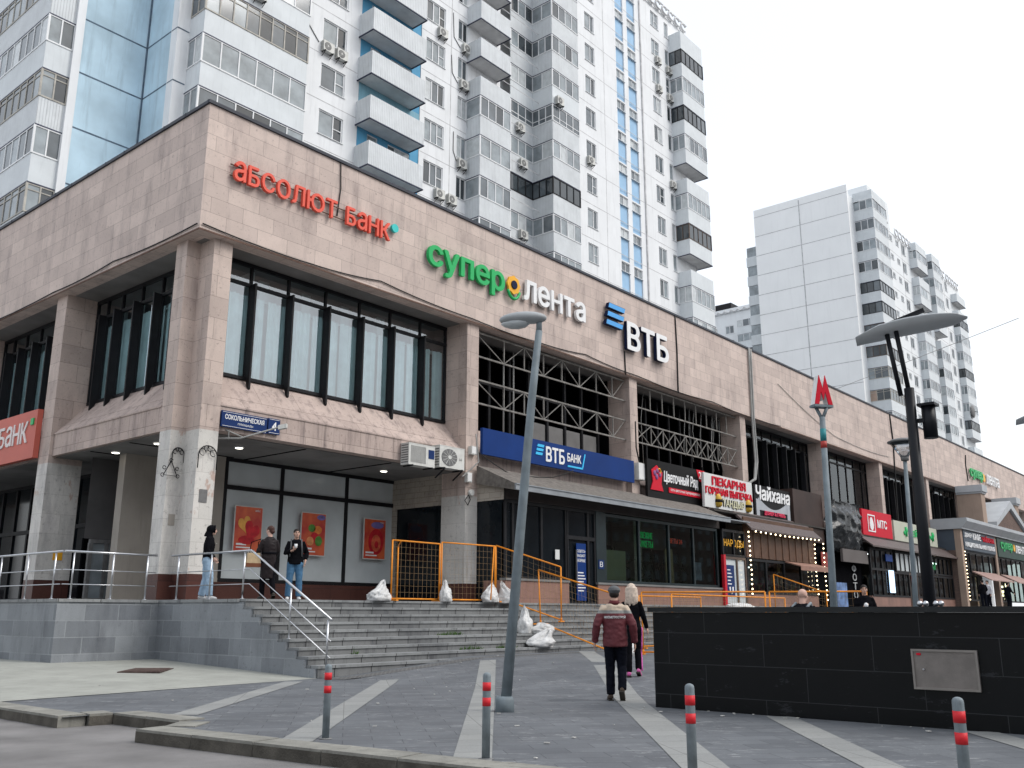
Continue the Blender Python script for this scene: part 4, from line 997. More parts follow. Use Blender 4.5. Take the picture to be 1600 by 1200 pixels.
# paper notices pasted on the columns
for nm, x0, x1, y, z0, z1, m, lab in (('notice', 13.62,13.86,22.44,4.15,4.5,'fan','torn grey paper notice pasted on the corner column'),('notice',13.55,13.85,30.5,2.9,3.2,'signyellow','small yellow notice pasted on the second column of the left face'),('notice',13.2,13.38,23.15,3.55,3.85,'beige','small beige notice low on the corner column, left of the column notch')):
    m_ = MB(); m_.box(x0,x1,y-.012,y-.002,z0,z1); tag(m_.build(nm, K[m], None, at=(x0,y,z0)), lab, 'notice')
# wrought flower hooks on the corner column
def hook(label, pl, a, c, z, tri, k=1.0):
    t = thing('iron_bracket', label, 'iron bracket', pt(pl,c,a,z,0)); m_ = MB()
    P = lambda u, v: Vector(pt(pl, c, a+u*k, z+v*k, -.05))
    sg = 1 if pl == 'A' else -1
    Q = lambda u, v: P(sg*u, v)
    m_.tube([Q(-.28,.0)]+[Q(-.28*math.cos(R(k)), .35+.28*math.sin(R(k))) for k in range(0,181,15)]+[Q(.28,0)], .016, 6)
    for s in (-1,1):
        for (u,v,r) in ((.16*s,.44,.09),(.05*s,.55,.07)): m_.tube([Q(u+r*math.cos(R(k)), v+r*math.sin(R(k))) for k in range(0,330,30)], .011, 5)
    if tri:
        m_.tube([Q(-.3,.02),Q(-.62,-.62),Q(.02,-.62),Q(-.3,.02)], .016, 6)
        for (u,v) in ((-.66,-.62),(.06,-.62),(-.6,-.3),(.0,-.3),(-.3,.05)): m_.tube([Q(u+.075*math.cos(R(k)), v+.075*math.sin(R(k))) for k in range(0,331,30)], .011, 5)
    m_.build('ironwork', K['dark'], t)
hook('black wrought iron plant bracket with a triangle, left on the corner column', 'A', 13.30, 23.15, 5.25, True, .62)
hook('black wrought iron plant bracket without triangle, right on the corner column', 'A', 13.76, 22.44, 5.05, False)
# ================================================================== apartment towers
J0, FH = 27.87, 2.74
def seen(x, y, z, m=.22):
    d = Vector((x, y, z)) - EYE; zz = d.dot(fw)
    if zz < 1: return False
    u = d.dot(r2)/zz*1460.97/800; v = d.dot(u2)/zz*1460.97/600
    return abs(u) < 1+m and abs(v) < 1+m
def hidden_by_block(x, y, z):          # below the roof line of the shopping building from about here
    if y < 23: return False
    zl = 1.3 + (ZT-1.3)*y/22.2
    return z < zl-4.5
def twindow(par, pl, c, a0, a1, z0, z1, cuts, pm=None, dep=.10, fm='pvc', fw_=.07, transom=None):
    fr = MB()
    pbox(fr,pl,c,a0,a1,z0,z0+fw_,dep-.04,dep+.03); pbox(fr,pl,c,a0,a1,z1-fw_,z1,dep-.04,dep+.03)
    for x in [a0+fw_/2]+list(cuts)+[a1-fw_/2]: pbox(fr,pl,c,x-fw_/2,x+fw_/2,z0+fw_,z1-fw_,dep-.041,dep+.029)
    pbox(fr,pl,c,a0-.04,a1+.04,z0-.035,z0-.003,-.06,dep-.045)
    e = [a0]+list(cuts)+[a1]
    if transom is not None: pbox(fr,pl,c,e[transom]+fw_/2,e[transom+1]-fw_/2,z0+(z1-z0)*.45,z0+(z1-z0)*.45+.05,dep-.039,dep+.02)
    o = fr.build('window', K[fm], par); g = MB()
    for i,(u,v) in enumerate(zip(e[:-1], e[1:])):
        mi = random.choice((0,1,1,2,2,3)) if pm is None else random.choice(pm)
        P = [pt(pl,c,u+.03,z0+.04,dep),pt(pl,c,v-.03,z0+.04,dep),pt(pl,c,v-.03,z1-.04,dep),pt(pl,c,u+.03,z1-.04,dep)]
        g.q(*(P if pl == 'A' else P[::-1]), mi=mi)
    g.build('pane', PANES, o)
    return o
def glazing(par, segs, z0, z1, fm='pvc', pm=(0,1,1,2), post=.07, sub=False, open_=()):
    """window band along a plan polyline: segs = list of ((x0,y0),(x1,y1),n)"""
    fr = MB(); g = MB()
    for si, ((xa,ya),(xb,yb),n) in enumerate(segs):
        a, b = Vector((xa,ya,0)), Vector((xb,yb,0)); d = (b-a).normalized(); nn = Vector((d.y,-d.x,0))
        m_ = (a+b)/2; ln = (b-a).length
        for z, h in ((z0+.035,.035),(z1-.035,.035)): fr.obox((m_.x,m_.y,z), (d,nn,(0,0,1)), (ln/2-.035,.03,h))
        if sub: fr.obox((m_.x,m_.y,z0+(z1-z0)*sub), (d,nn,(0,0,1)), (ln/2-.035,.026,.025))
        for k in range(n+1):
            p = a.lerp(b, k/n); wd_ = post*.62 if 0 < k < n else post
            if k == n and si < len(segs)-1: continue
            fr.obox((p.x,p.y,(z0+z1)/2), (d,nn,(0,0,1)), (wd_/2+.01,.034+.002*si,(z1-z0)/2))
        for k in range(n):
            p, q = a.lerp(b,k/n), a.lerp(b,(k+1)/n); ps = nn*-.005
            mi = random.choice(pm)
            g.q((p.x,p.y,z0+.05),(q.x,q.y,z0+.05),(q.x,q.y,z1-.05),(p.x,p.y,z1-.05), mi=mi)
    o = fr.build('glazing_frame', K[fm], par); g.build('glass', PANES, par)
STY = [('pvc',(1,2,2,3),.0),('oldframe',(0,1,1,2),.78),('pvc',(0,1,2,2),0),('pvc',(1,1,2),.3),('dark',(0,0,1),0),('oldframe',(0,1,4,1),.78),('brownframe',(0,0,1),.0),('pvc',(2,2,3),0)]
def balcony(par, path, zb, zt, ztop, style=None, mat='balc', slabpoly=None, nn=None, trim=True):
    """path: plan points of the outer edge; parapet, slab, optional glazing"""
    p = MB()
    for (x0,y0),(x1,y1) in zip(path[:-1], path[1:]):
        a, b = Vector((x0,y0,0)), Vector((x1,y1,0)); d = (b-a).normalized(); n_ = Vector((d.y,-d.x,0)); m_ = (a+b)/2; ln = (b-a).length
        p.obox((m_.x-n_.x*.03, m_.y-n_.y*.03, (zb+zt)/2), (d,n_,(0,0,1)), (ln/2,.03+random.uniform(0,.002),(zt-zb)/2))
    o = p.build('balcony', K[mat], par)
    s = MB(); pol = list(path) + (slabpoly or [])
    s.prism([(x,y,zb-.005) for x,y in pol], (0,0,.16)); s.build('slab', K['slabu'], o)
    if trim:
        q = MB()
        for (x0,y0),(x1,y1) in zip(path[:-1], path[1:]):
            a, b = Vector((x0,y0,0)), Vector((x1,y1,0)); d = (b-a).normalized(); n_ = Vector((d.y,-d.x,0)); m_ = (a+b)/2; ln = (b-a).length
            q.obox((m_.x+n_.x*.012, m_.y+n_.y*.012, zb-.025), (d,n_,(0,0,1)), (ln/2+.02,.028,.03))
        q.build('trim', K['trim'], o)
    if style is not None:
        fm, pm, sub = STY[style]
        ns = nn or [max(1, round(math.hypot(b[0]-a[0], b[1]-a[1])/.75)) for a, b in zip(path[:-1], path[1:])]
        glazing(o, [(a,b,n) for a,b,n in zip(path[:-1], path[1:], ns)], zt, ztop, fm, pm, sub=sub)
    return o
Y1, Y2, XL, XC = 36.8, 39.51, 15.85, 19.26
tw = thing('apartment_tower', 'tall white panel apartment tower with blue balcony niches directly behind the shopping building', 'apartment tower', (XC, Y1, 0))
RT = 53.15
cols = {'W1':(27.55,29.2,[.62]), 'W2':(35.3,36.95,[.36,.68]), 'W2b':(38.12,39.0,[.5]), 'W3':(52.05,53.3,[.6]), 'W4':(61.9,63.15,[.5]), 'W5':(64.15,64.8,[])}
holes = []; wins = []
for k in range(-3, 9):
    J = J0+FH*k
    for nm, (a0,a1,cs) in cols.items():
        z0, z1 = J+.90, J+2.36
        if nm == 'W1' : z0, z1 = J+.80, J+2.24
        if not seen((a0+a1)/2, Y1, z0) or hidden_by_block(a0, Y1, z1): continue
        holes.append((a0,a1,z0,z1)); wins.append((nm,a0,a1,z0,z1,cs))
    for nm, a0, a1 in (('S',56.35,57.5),('S',58.1,59.3)):
        if hidden_by_block(a0, Y1, J+2) or not seen(a0, Y1, J): continue
        holes.append((a0,a1,J-.42,J+2.2)); wins.append(('S',a0,a1,J-.42,J+2.2,None))
m_ = MB(); wall(m_, 'A', Y1, XC, 30.18, 0, RT, holes, .2); wall(m_, 'A', Y1, 34.9, 42.2, 0, RT, holes, .2); wall(m_, 'A', Y1, 46.42, 68.0, 0, RT, holes, .2); wall(m_, 'A', 39.0, 42.2, 46.42, 0, RT); wall(m_, 'B', 46.42, Y1, 39.0, 0, RT); wall(m_, 'B', 42.2, Y1, 39.0, 0, RT); wall(m_, 'A', Y1, 30.18, 34.9, 0, 22); wall(m_, 'A', Y1, 30.18, 34.9, 50, RT)
wall(m_, 'B', XC, Y1, Y1+.55, 0, RT)
m_.box(XC+.3, 67.9, 39.6, 52, 0, RT-.4); m_.box(68.0-.05, 68.0, Y1, 52, 0, RT-.01); m_.box(XL+.2, XC+.25, Y2+.3, 52, 0, RT-.4)
m_.build('wall', K['tower'], tw)
m_ = MB(); wall(m_, 'A', Y1+.03, 30.18, 34.9, 22, 50, [(30.95+0,31.75,J0+FH*k-.0,J0+FH*k+2.2) for k in range(-2,4)]+[(32.5,34.2,J0+FH*k+.85,J0+FH*k+2.2) for k in range(-2,4)], .15)
m_.build('blue_wall', K['bluedeep'], tw)
m_ = MB(); m_.box(30.2,34.88,Y1+.012,Y1+.027,28.0,30.2); m_.build('faded_wall_patch', K['teal'], tw)
# pale blue re-entrant corner at the left end
m_ = MB(); wall(m_, 'A', Y2, XL, XC, 0, RT); wall(m_, 'B', XC+.0, Y1+.55, Y2, 0, RT); m_.build('blue_panel_wall', K['blue'], tw)
m_ = MB(); wall(m_, 'B', XL, Y2, 56, 0, RT, [(46.5,47.6,J0+FH*k+.9,J0+FH*k+2.3) for k in range(-3,5)], .15); m_.box(XL-.02, XL+.35, Y2-.02, Y2, 0, RT); m_.build('end_wall', K['tower'], tw)
for k in range(-3,5): 
    if seen(XL, 47, J0+FH*k+1): twindow(tw, 'B', XL, 46.5, 47.6, J0+FH*k+.9, J0+FH*k+2.3, [47.0])
# panel joints
m_ = MB()
for k in range(-2, 10):
    z = J0+FH*k
    for a, b in ((26.0,30.15),(34.95,54.5),(54.6,59.9),(60.2,64.7)): m_.box(a, b, Y1-.004, Y1+.01, z-.025, z+.025)
for x in (37.5,54.55,60.0): m_.box(x-.03,x+.03,Y1-.0045,Y1+.01,20,RT)
m_.box(59.98,60.12,Y1-.09,Y1-.0046,20,52)
m_.build('panel_joint', K['joint'], tw)
m_ = MB()
for k in range(-3, 9):
    z = J0+FH*k; m_.box(XL+.3, XC-.02, Y2-.012, Y2+.01, z-.035, z+.035); m_.box(XC-.012, XC+.01, Y1+.56, Y2-.02, z-.035, z+.035); m_.box(XC-.014, XC+.01, Y1, Y1+.5, z-.02, z+.02); m_.box(XC, XC+.6, Y1-.012, Y1+.01, z-.03, z+.03)
m_.box(XC-.07, XC-.015, Y2-.07, Y2-.014, 0, RT)
m_.build('open_joint', K['jointdk'], tw)
for nm,a0,a1,z0,z1,cs in wins:
    if nm == 'S':
        m_ = MB(); m_.box(a0+.02,a1-.02,Y1+.10,Y1+.16,z0+.02,z1-.78); m_.build('blue_insert', K['bluepanel'], tw)
        twindow(tw, 'A', Y1, a0, a1, z1-.76, z1, [(a0+a1)/2], (2,3,1), fw_=.05)
    else:
        twindow(tw, 'A', Y1, a0, a1, z0, z1, [a0+(a1-a0)*c for c in cs], transom=random.choice((None,None,len(cs))))
for k in range(-1, 4):
    J = J0+FH*k
    twindow(tw, 'A', Y1+.03, 30.95,31.75,J,J+2.2,[],(3,2)); twindow(tw, 'A', Y1+.03, 32.5,34.2,J+.85,J+2.2,[33.1])
# --- balcony stacks, floor by floor
def stack(k): return J0+FH*k-.42, J0+FH*k+.93, J0+FH*(k+1)-.46
for k in range(-6, 5):                                               # left end stack, facing left
    zb, zt, ze = stack(k)
    if not seen(14.7, 40, zb, .3): continue
    balcony(tw, [(14.7,46.0),(14.7,39.0-.0),(XL-.02,39.62)][0:2]+[(XL-.0,39.0)] if False else [(14.7,46.2),(14.7,39.65),(XL,39.65)], zb, zt, ze, [1,0,1,2,1,0,1,0,1,1,2][k+6], 'balcflat' if k % 2 else 'balc', [(XL,46.2)], [9,2])
st0s = {-2:2,-1:7,0:1,1:0,2:5,3:2}
for k in range(-2, 4):                                               # long loggia beside the blue corner
    zb, zt, ze = J0+FH*k-.45, J0+FH*k+.78, J0+FH*(k+1)-.48
    if not seen(23, 35.6, zb, .3): continue
    balcony(tw, [(19.9,Y1),(19.9,35.6),(25.76,35.6),(25.76,Y1)], zb, zt, ze, st0s[k], 'balcflat', None, [2,8 if k in (0,2) else 6,1])
for k in range(-1, 5):                                               # open balconies before the blue niche
    zb, zt, ze = J0+FH*k-.42, J0+FH*k+1.0, 0
    balcony(tw, [(30.05,Y1),(30.05,35.6),(34.14,35.6),(34.14,Y1)], zb, zt, ze, None, 'balc')
s1 = {-2:3,-1:2,0:7,1:2,2:None,3:None,4:None,5:2}
for k in range(-2, 6):                                               # narrow stack
    zb, zt, ze = stack(k)
    if not seen(40, 35.6, zb, .3): continue
    balcony(tw, [(38.95,Y1),(38.95,35.6),(41.85,35.6),(41.85,Y1)], zb, zt, ze, s1[k], 'balc', None, [1,4 if k % 2 else 3,1])
    pass
s2 = {-2:0,-1:0,0:4,1:7,2:3,3:0,4:2,5:2,6:2}
for k in range(-2, 7):                                               # stepped corner stack
    zb, zt, ze = J0+FH*k-.42, J0+FH*k+1.02, J0+FH*(k+1)-.46
    if not seen(47, 35.6, zb, .3): continue
    balcony(tw, [(43.95,37.38),(46.35,37.38),(46.35,35.6),(49.45,35.6),(49.45,Y1)], zb, zt, ze, s2[k], 'balc' if k != 3 else 'balcflat', [(43.95,Y1+.9)] if False else [(46.4,Y1),(46.4,38.9),(43.95,38.9)], [3,2 if k % 2 else 3,4,1])
s3 = {-2:7,-1:7,0:None,1:6,2:7,3:None,4:0,5:4,6:0,7:4}
for k in range(-2, 8):                                               # right end stack
    zb, zt, ze = stack(k)
    if not seen(66, 35.6, zb, .2): continue
    balcony(tw, [(64.85,Y1),(64.85,35.6),(68.6,35.6),(68.6,37.6)], zb, zt, ze, s3[k], 'balcflat', [(68.0,37.6),(68.0,Y1)], [2,5,2])
m_ = MB(); m_.box(64.85,68.6,35.6,37.6,49.35,51.1); m_.build('top_parapet', K['balcflat'], tw)
def ornament(par, x0, x1, y, z, r=.42, flip=1):
    m_ = MB(); n = int((x1-x0)/(2.3*r)); s = (x1-x0)/n
    for k in range(n):
        cx = x0+s*(k+.5)
        m_.tube([(cx+r*math.cos(R(a))*1.05, y, z+r*.85*math.sin(R(a))) for a in range(35, 330, 25)], .10, 6)
    m_.box(x0, x1, y-.05, y+.05, z+.36, z+.46); m_.build('parapet_ornament', K['slabu'], par)
m_ = MB(); m_.box(60.3,68.0,Y1-.05,Y1+.25,RT-.5,RT); m_.build('parapet', K['tower'], tw)
ornament(tw, 60.3, 67.9, Y1-.18, RT+.02)
# --- air conditioners on the tower: separate things
k_ = 0
for (x,y,z,lab) in [
 (27.8,Y1-.02,30.75,'left one of the two air conditioners below a window beside the topmost blue niche'),
 (28.75,Y1-.02,30.75,'right one of the two air conditioners below a window beside the topmost blue niche'),
 (22.6,35.55,30.55,'air conditioner at the very top edge of the picture on the left loggia'),
 (36.55,Y1-.02,36.2,'air conditioner with a small canopy high beside the uncovered balconies'),
 (38.75,Y1-.02,36.15,'upper of two air conditioners left of the open narrow balconies'),
 (38.55,Y1-.02,33.5,'lower of two air conditioners left of the open narrow balconies'),
 (38.45,Y1-.02,28.0,'air conditioner left of the narrow glazed balconies, alone under its window'),
 (36.55,Y1-.02,25.3,'left one of the two air conditioners just above the stone fascia of the shopping building'),
 (37.6,Y1-.02,25.3,'right one of the two air conditioners just above the stone fascia of the shopping building'),
 (44.8,37.33,33.4,'topmost air conditioner on the stepped corner balconies'),
 (45.1,37.33,30.8,'middle air conditioner on the stepped corner balconies'),
 (45.1,37.33,25.6,'lowest air conditioner on the stepped corner balconies near the fascia'),
 (46.95,35.55,35.7,'grey air conditioner on the outer corner of the stepped balconies'),
 (52.35,Y1-.02,33.7,'single air conditioner under a window right of the stepped balconies'),
 (62.7,Y1-.02,47.2,'left air conditioner of the upper pair near the tower roof corner'),
 (64.5,Y1-.02,47.1,'right air conditioner of the upper pair near the tower roof corner'),
 (62.7,Y1-.02,44.5,'left air conditioner of the lower pair near the tower roof corner'),
 (64.5,Y1-.02,44.4,'right air conditioner of the lower pair near the tower roof corner'),
 (64.4,Y1-.02,36.2,'air conditioner beside the open balcony at the right end of the tall tower')]:
    o = dup(AC, (x,y,z), 0, lab, 'air conditioners on the tall tower'); o.scale = (.86,.86,.86)
    for c in list(o.children):
        if c.name.startswith('lettering'): bpy.data.objects.remove(c)
cable([(26.4,Y1-.02,33.0),(26.6,Y1-.02,31.9),(27.3,Y1-.02,31.2)], 'thin tubes running to the paired air conditioners on the tower wall', .03, 'fan')
cable([(37.6,Y1-.02,38.6),(37.7,Y1-.02,36.9),(38.3,Y1-.02,36.4)], 'thin tube to the upper air conditioner by the open narrow balconies', .03, 'fan')
cable([(37.5,Y1-.02,35.5),(37.6,Y1-.02,34.3),(38.1,Y1-.02,33.8)], 'thin tube to the lower air conditioner by the open narrow balconies', .03, 'fan')
cable([(37.8,Y1-.02,30.3),(37.8,Y1-.02,29.0),(38.1,Y1-.02,28.4)], 'thin tube to the lone air conditioner by the narrow glazed balconies', .03, 'fan')
# ---------------- second tower
T2X, T2Y, TT = 110.0, 38.0, 53.6
t2 = thing('apartment_tower', 'second white panel apartment tower with a blank grey end wall, further down the street', 'apartment tower', (T2X, T2Y, 0))
holes = []; wins = []
B0 = 16.91-.02
c2 = [(125.2,126.3,.5),(127.7,128.9,.5),(130.0,131.6,.0),(145.5,147.0,.0),(150.1,151.5,0)]
for k in range(2, 14):
    J = J0+FH*(k-5)
    for (a0,a1,typ) in c2:
        z0, z1 = (J+1.5,J+2.3) if typ else (J+.9,J+2.4)
        if z1 < 22 or z1 > TT-1: continue
        holes.append((a0,a1,z0,z1)); wins.append((a0,a1,z0,z1))
m_ = MB(); wall(m_, 'A', T2Y, T2X+.4, 158, 0, TT-.9, holes, .2); m_.box(T2X+.45,157.9,T2Y+.5,50,0,TT-1.2); m_.box(157.95,158,T2Y,50,0,TT-1.0)
m_.box(118,126,T2Y+.05,48,TT-1.3,TT+3.2); m_.build('wall', K['tower2b'], t2)
m_ = MB(); wall(m_, 'B', T2X, T2Y-.0, 50.6, 0, TT+.3); m_.box(T2X+.01,T2X+.4,T2Y,T2Y+.0+.01,0,TT+.3); m_.box(T2X+.01,T2X+.4,50.55,50.6,0,TT+.3); m_.build('end_wall', K['tower2'], t2)
m_ = MB()
for k in range(0, 14): m_.box(T2X-.012,T2X+.01,T2Y,50.6,J0+FH*(k-4)-.05+.35,J0+FH*(k-4)+.03+.35)
m_.box(T2X-.013,T2X+.01,44.25,44.38,0,TT)
for k in range(0, 14): m_.box(117,158,T2Y-.012,T2Y+.01,J0+FH*(k-4)-.03,J0+FH*(k-4)+.03)
for x in (129.9,141,149.5): m_.box(x,x+.1,T2Y-.013,T2Y+.01,0,TT-1)
m_.build('panel_joint', K['joint'], t2)
for (a0,a1,z0,z1) in wins: twindow(t2, 'A', T2Y, a0, a1, z0, z1, [(a0+a1)/2], (0,1,1,2), fw_=.1)
def st2(x0,x1,y,k,sty,n=None,mat='balcflat',tail=None):
    J = J0+FH*(k-5)
    balcony(t2, [(x0,T2Y),(x0,y),(x1,y),(x1,T2Y)], J-.4, J+.95, J+FH-.45, sty, mat, None, n)
for k in range(3, 14):
    z = J0+FH*(k-5)
    if z < 22 or z > TT-2.5: continue
    st2(111.9, 116.9, 35.6, k, [2,2,2,3,5,1,6,6,4,4,2][k % 11], [3,5,1])
    st2(133.4, 138.0, 37.0, k, None if k in (12,10) else [2,0,7][k % 3], [2,3,1])
    st2(139.4, 143.2, 36.6, k, None if k == 9 else [0,2,2][k % 3], [2,4,1])
    st2(153.0, 157.6, 37.1, k, None if k >= 12 or k == 4 else [7,0,4][k % 3], [2,6,1])
for x0,x1,y in ((111.9,116.9,35.6),(133.4,138.0,37.0),(139.4,143.2,36.6)):
    m_ = MB(); m_.box(x0,x1,y,T2Y,TT-3.2+1.5,TT-.4); m_.build('top_parapet', K['balcflat'], t2)
for x0,x1 in ((113,124.5),(127,135.5),(138.5,150),(150.5,157.5)): ornament(t2, x0, x1, T2Y-.2, TT-.6, .6)
m_ = MB()
for k in range(3, 13):
    J = J0+FH*(k-5); m_.box(T2X+1.2,T2X+3.2,50.6,52.6,J-.4,J+.95)
rb = m_.build('rear_balcony', K['balcflat'], t2)
m_ = MB()
for k in range(3, 13):
    J = J0+FH*(k-5); m_.box(T2X+1.25,T2X+3.1,50.6,52.5,J+.95,J+2.3)
m_.build('glass', K['pane2'], rb)
o = thing('satellite_dish', 'round dark satellite dish on a low balcony of the second tower', 'satellite dish', (154,36.9,32)); m_ = MB(); m_.ball((153.6,36.85,31.6),1.0,.25,1.0,18,9); m_.build('dish', K['fan'], o); m_ = MB(); m_.tube([(153.6,36.7,31.6),(153.5,36.1,31.4)],.05,6); m_.build('feed', K['dark'], o)
# ---------------- third block, behind, between the two towers
t3 = thing('apartment_block', 'distant white panel block with a dark roof hut, between the two towers', 'apartment block', (150,78,0))
hs = [(a,a+1.7,J0+FH*k+.9,J0+FH*k+2.4) for k in range(1,9) for a in (74.2,77.5,80.5)]
m_ = MB(); wall(m_, 'B', 150, 60, 96, 0, 55.2, hs, .2); m_.box(150.4,190,60.2,95.8,0,54.8); m_.build('wall', K['tower2b'], t3)
for h in hs: 
    if h[2] > 38: twindow(t3, 'B', 150, *h, [(h[0]+h[1])/2], (0,1,2), fw_=.1)
for k in range(4, 9):
    J = J0+FH*k
    balcony(t3, [(150,72.2),(147.8,72.2),(147.8,67),(150,67)][::-1] if False else [(150,72.4),(147.6,72.4),(147.6,66.5),(150,66.5)], J-.4, J+.95, J+2.3, [2,7,6,2,0][k-4], 'balcflat', None, [2,5,2])
m_ = MB(); m_.box(149.8,150.3,60,96,54.6,55.4); m_.build('parapet', K['tower2b'], t3)
m_ = MB()
for k in range(26):
    cy = 62+k*1.3; m_.tube([(149.6, cy+.55*math.cos(R(a)), 55.1+.5*math.sin(R(a))) for a in range(180, 361, 30)], .1, 5)
m_.build('parapet_ornament', K['slabu'], t3)
m_ = MB(); m_.box(152,156,75.5,81,55,57.3); m_.build('roof_hut', K['dark'], t3)
# aerials on the shopping building roof at the far right
for i,(x,h,lab) in enumerate(((96,5.2,'television aerial mast on the far roof, left one, behind the distant letters'),(100,5.4,'television aerial mast on the far roof, middle one'),(106,5.6,'television aerial mast on the far roof, right one'))):
    o = thing('aerial', lab, 'aerial', (x,30,15.2), group=None); m_ = MB(); m_.tube([(x,30,15),(x,30,15.2+h)], .045, 5); m_.build('mast', K['fan'], o)
    m_ = MB()
    for z in (h-.2, h-1.5): 
        m_.bar((x-1.6,30,15.2+z),(x+1.6,30,15.2+z),.05)
        for q in (-1.5,-.8,0,.8,1.5): m_.bar((x+q,29.6,15.2+z),(x+q,30.4,15.2+z),.04); m_.bar((x+q,30,15.2+z-.25),(x+q,30,15.2+z+.25),.04)
    m_.build('dipoles', K['fan'], o)
o = thing('roof_sign_frame', 'red and grey steel lettering frame seen from behind on the far roof edge', 'roof sign', (92,24,15.4)); m_ = MB(); rr = random.Random(9)
for k in range(16): x = 90+rr.uniform(0,6); m_.bar((x,25,15.4),(x+rr.uniform(-1.2,1.2),25.2,15.4+rr.uniform(.8,2.0)), .09)
m_.build('frame', K['greycable'], o); m_ = MB()
for k in range(6): x = 90.5+k*.9; m_.obox((x,24.9,16.5+.3*math.sin(k*2)), ((.6,0,.8),(0,1,0),(-.8,0,.6)), (.55,.05,.16))
m_.build('letters', M('brick_red_paint', (.45,.10,.07), .5, .2, 3), o)
# ================================================================== shops further right on the ground floor
SB = 21.0
def shopglass(a0, a1, z0, z1, n, y=SB, fm='dark', pm='glassdk', zt=0): gbay('A', y, a0, a1, [a0+(a1-a0)*k/n for k in range(1,n)], z0=z0, zt=zt, z1=z1, fm=fm, pm=pm)
K['dimroom'] = M('dim_room', (.055,.05,.045), .8, .5, .7)
m_ = MB(); m_.box(39.95,98,24.4,24.5,ZP,6.3); m_.box(39.95,98,21.3,24.4,6.02,6.1); m_.box(51,51.1,21.3,24.4,ZP,6); m_.build('shop_interior', K['dimroom'], bld)
m_ = MB(); m_.box(39.9,98,21.6,22.6,5.75,6.2); m_.box(49.2,53.2,21.4,22.3,5.2,8.0); m_.build('sign_backing', M('dark_brown_panel', (.045,.028,.024), .6, .2, 1), bld)
shopglass(39.95, 42.2, 3.95, 5.15, 2); 
m_ = MB(); m_.box(39.86,40.06,SB-.12,SB+.02,ZP,3.95); m_.build('red_post', M('red_paint', (.55,.015,.03), .4, .1, 3), bld)
gbay('A', SB, 40.05, 42.2, [41.3], z0=ZP+.1, zt=0, z1=3.9, fm='brownframe', name='entrance_door')
m_ = MB(); m_.box(40.2,41.0,SB-.03,SB-.01,ZP+.5,3.5); o = m_.build('door_poster', K['plate'], bld)
m_ = MB()
for k in range(5): m_.box(40.3,40.3+.3+.08*(k % 3),SB-.036,SB-.031,3.25-.16*k,3.3-.16*k)
m_.tube([(40.45,SB-.035,2.5),(40.45,SB-.035,2.3),(40.6,SB-.035,2.2),(40.75,SB-.035,2.3),(40.75,SB-.035,2.5)], .05, 5); m_.build('lettering', K['signwhite'], o)
m_ = MB(); text(m_, 'НАРОДЫ', (40.1,SB-.03,4.3), 2.0,.4, depth=.01); m_.build('window_lettering', K['signyellow'], bld)
m_ = MB(); m_.prism([(42.2,20.55,5.22),(42.2,20.55,5.30),(42.2,21.5,6.2),(42.2,21.5,6.05)], (8.5,0,0)); m_.build('awning', K['awning'], bld)
m_ = MB(); m_.box(40.0,42.2,20.6,21.4,5.55,5.6); m_.build('light_strip', K['canopyedge'], bld)
m_ = MB(); m_.box(42.3,50.7,SB,SB+.08,3.95,5.9)
for k in range(11): m_.box(42.4+.82*k,42.44+.82*k,SB-.03,SB-.001,3.95,5.5)
m_.build('wood_panelling', K['wood'], bld)
shopglass(42.3, 50.7, 2.3, 3.9, 4)
m_ = MB(); m_.box(42.3,50.7,SB-.02,SB+.2,ZP,2.3); m_.build('plinth', K['granitepink'], bld)
m_ = MB(); m_.prism([(46.6,20.1,3.62),(46.6,20.1,3.68),(46.6,SB-.06,3.92),(46.6,SB-.06,3.86)], (4.0,0,0)); m_.box(46.6,50.6,20.09,20.1,3.45,3.67); m_.build('small_awning', M('salmon_awning', (.30,.17,.13), .6, .15, 3), bld)
m_ = MB(); m_.box(42.8,43.9,21.6,21.64,3.5,3.56); m_.box(74,75.2,21.8,21.85,4.9,5.0); m_.box(60.5,61.6,22,22.05,5.0,5.08); m_.build('tube_lamp', K['tube'], bld)
rr = random.Random(21); m_ = MB()
for k in range(90): 
    x = rr.uniform(42.4,50.4); m_.box(x,x+rr.uniform(.1,.3),21.2,21.5,2.3,2.3+rr.uniform(.1,.5), rr.randrange(4))
for k in range(40):
    x = rr.uniform(44,50.4); m_.box(x,x+rr.uniform(.15,.4),23.0,23.2,2.6+.45*rr.randrange(4),2.9+.45*rr.randrange(4), rr.randrange(4))
m_.build('window_goods', [M('goods_tan',(.30,.20,.10),.6,.3,5),M('goods_red',(.30,.05,.05),.6,.3,5),M('goods_pale',(.45,.42,.36),.6,.3,5),M('goods_dark',(.08,.06,.05),.6,.3,5)], bld)
# string lights
def lights(label, pts, n):
    t = thing('string_light', label, 'string light', pts[0]); P = [Vector(p) for p in pts]; L_ = [0]
    for a, b in zip(P[:-1], P[1:]): L_.append(L_[-1]+(b-a).length)
    m_ = MB(); m_.tube(P, .015, 5); m_.build('cord', K['cable'], t); m_ = MB()
    for k in range(n):
        s = L_[-1]*(k+.5)/n
        for i in range(len(P)-1):
            if L_[i] <= s <= L_[i+1]:
                p = P[i].lerp(P[i+1], (s-L_[i])/(L_[i+1]-L_[i])); m_.ball(p+Vector((rr.uniform(-.02,.02),-.03,0)), .038, n=8, m=6)
    m_.build('bulbs', K['lamp'], t)
lights('vertical string of warm bulbs at the left edge of the brown panelled teahouse', [(42.3,20.8,5.25),(42.3,20.75,3.2),(42.35,20.8,2.1)], 14)
lights('string of warm bulbs under the ribbed brown awning', [(42.4,20.6,5.18),(46,20.58,5.14),(50.6,20.6,5.2)], 15)
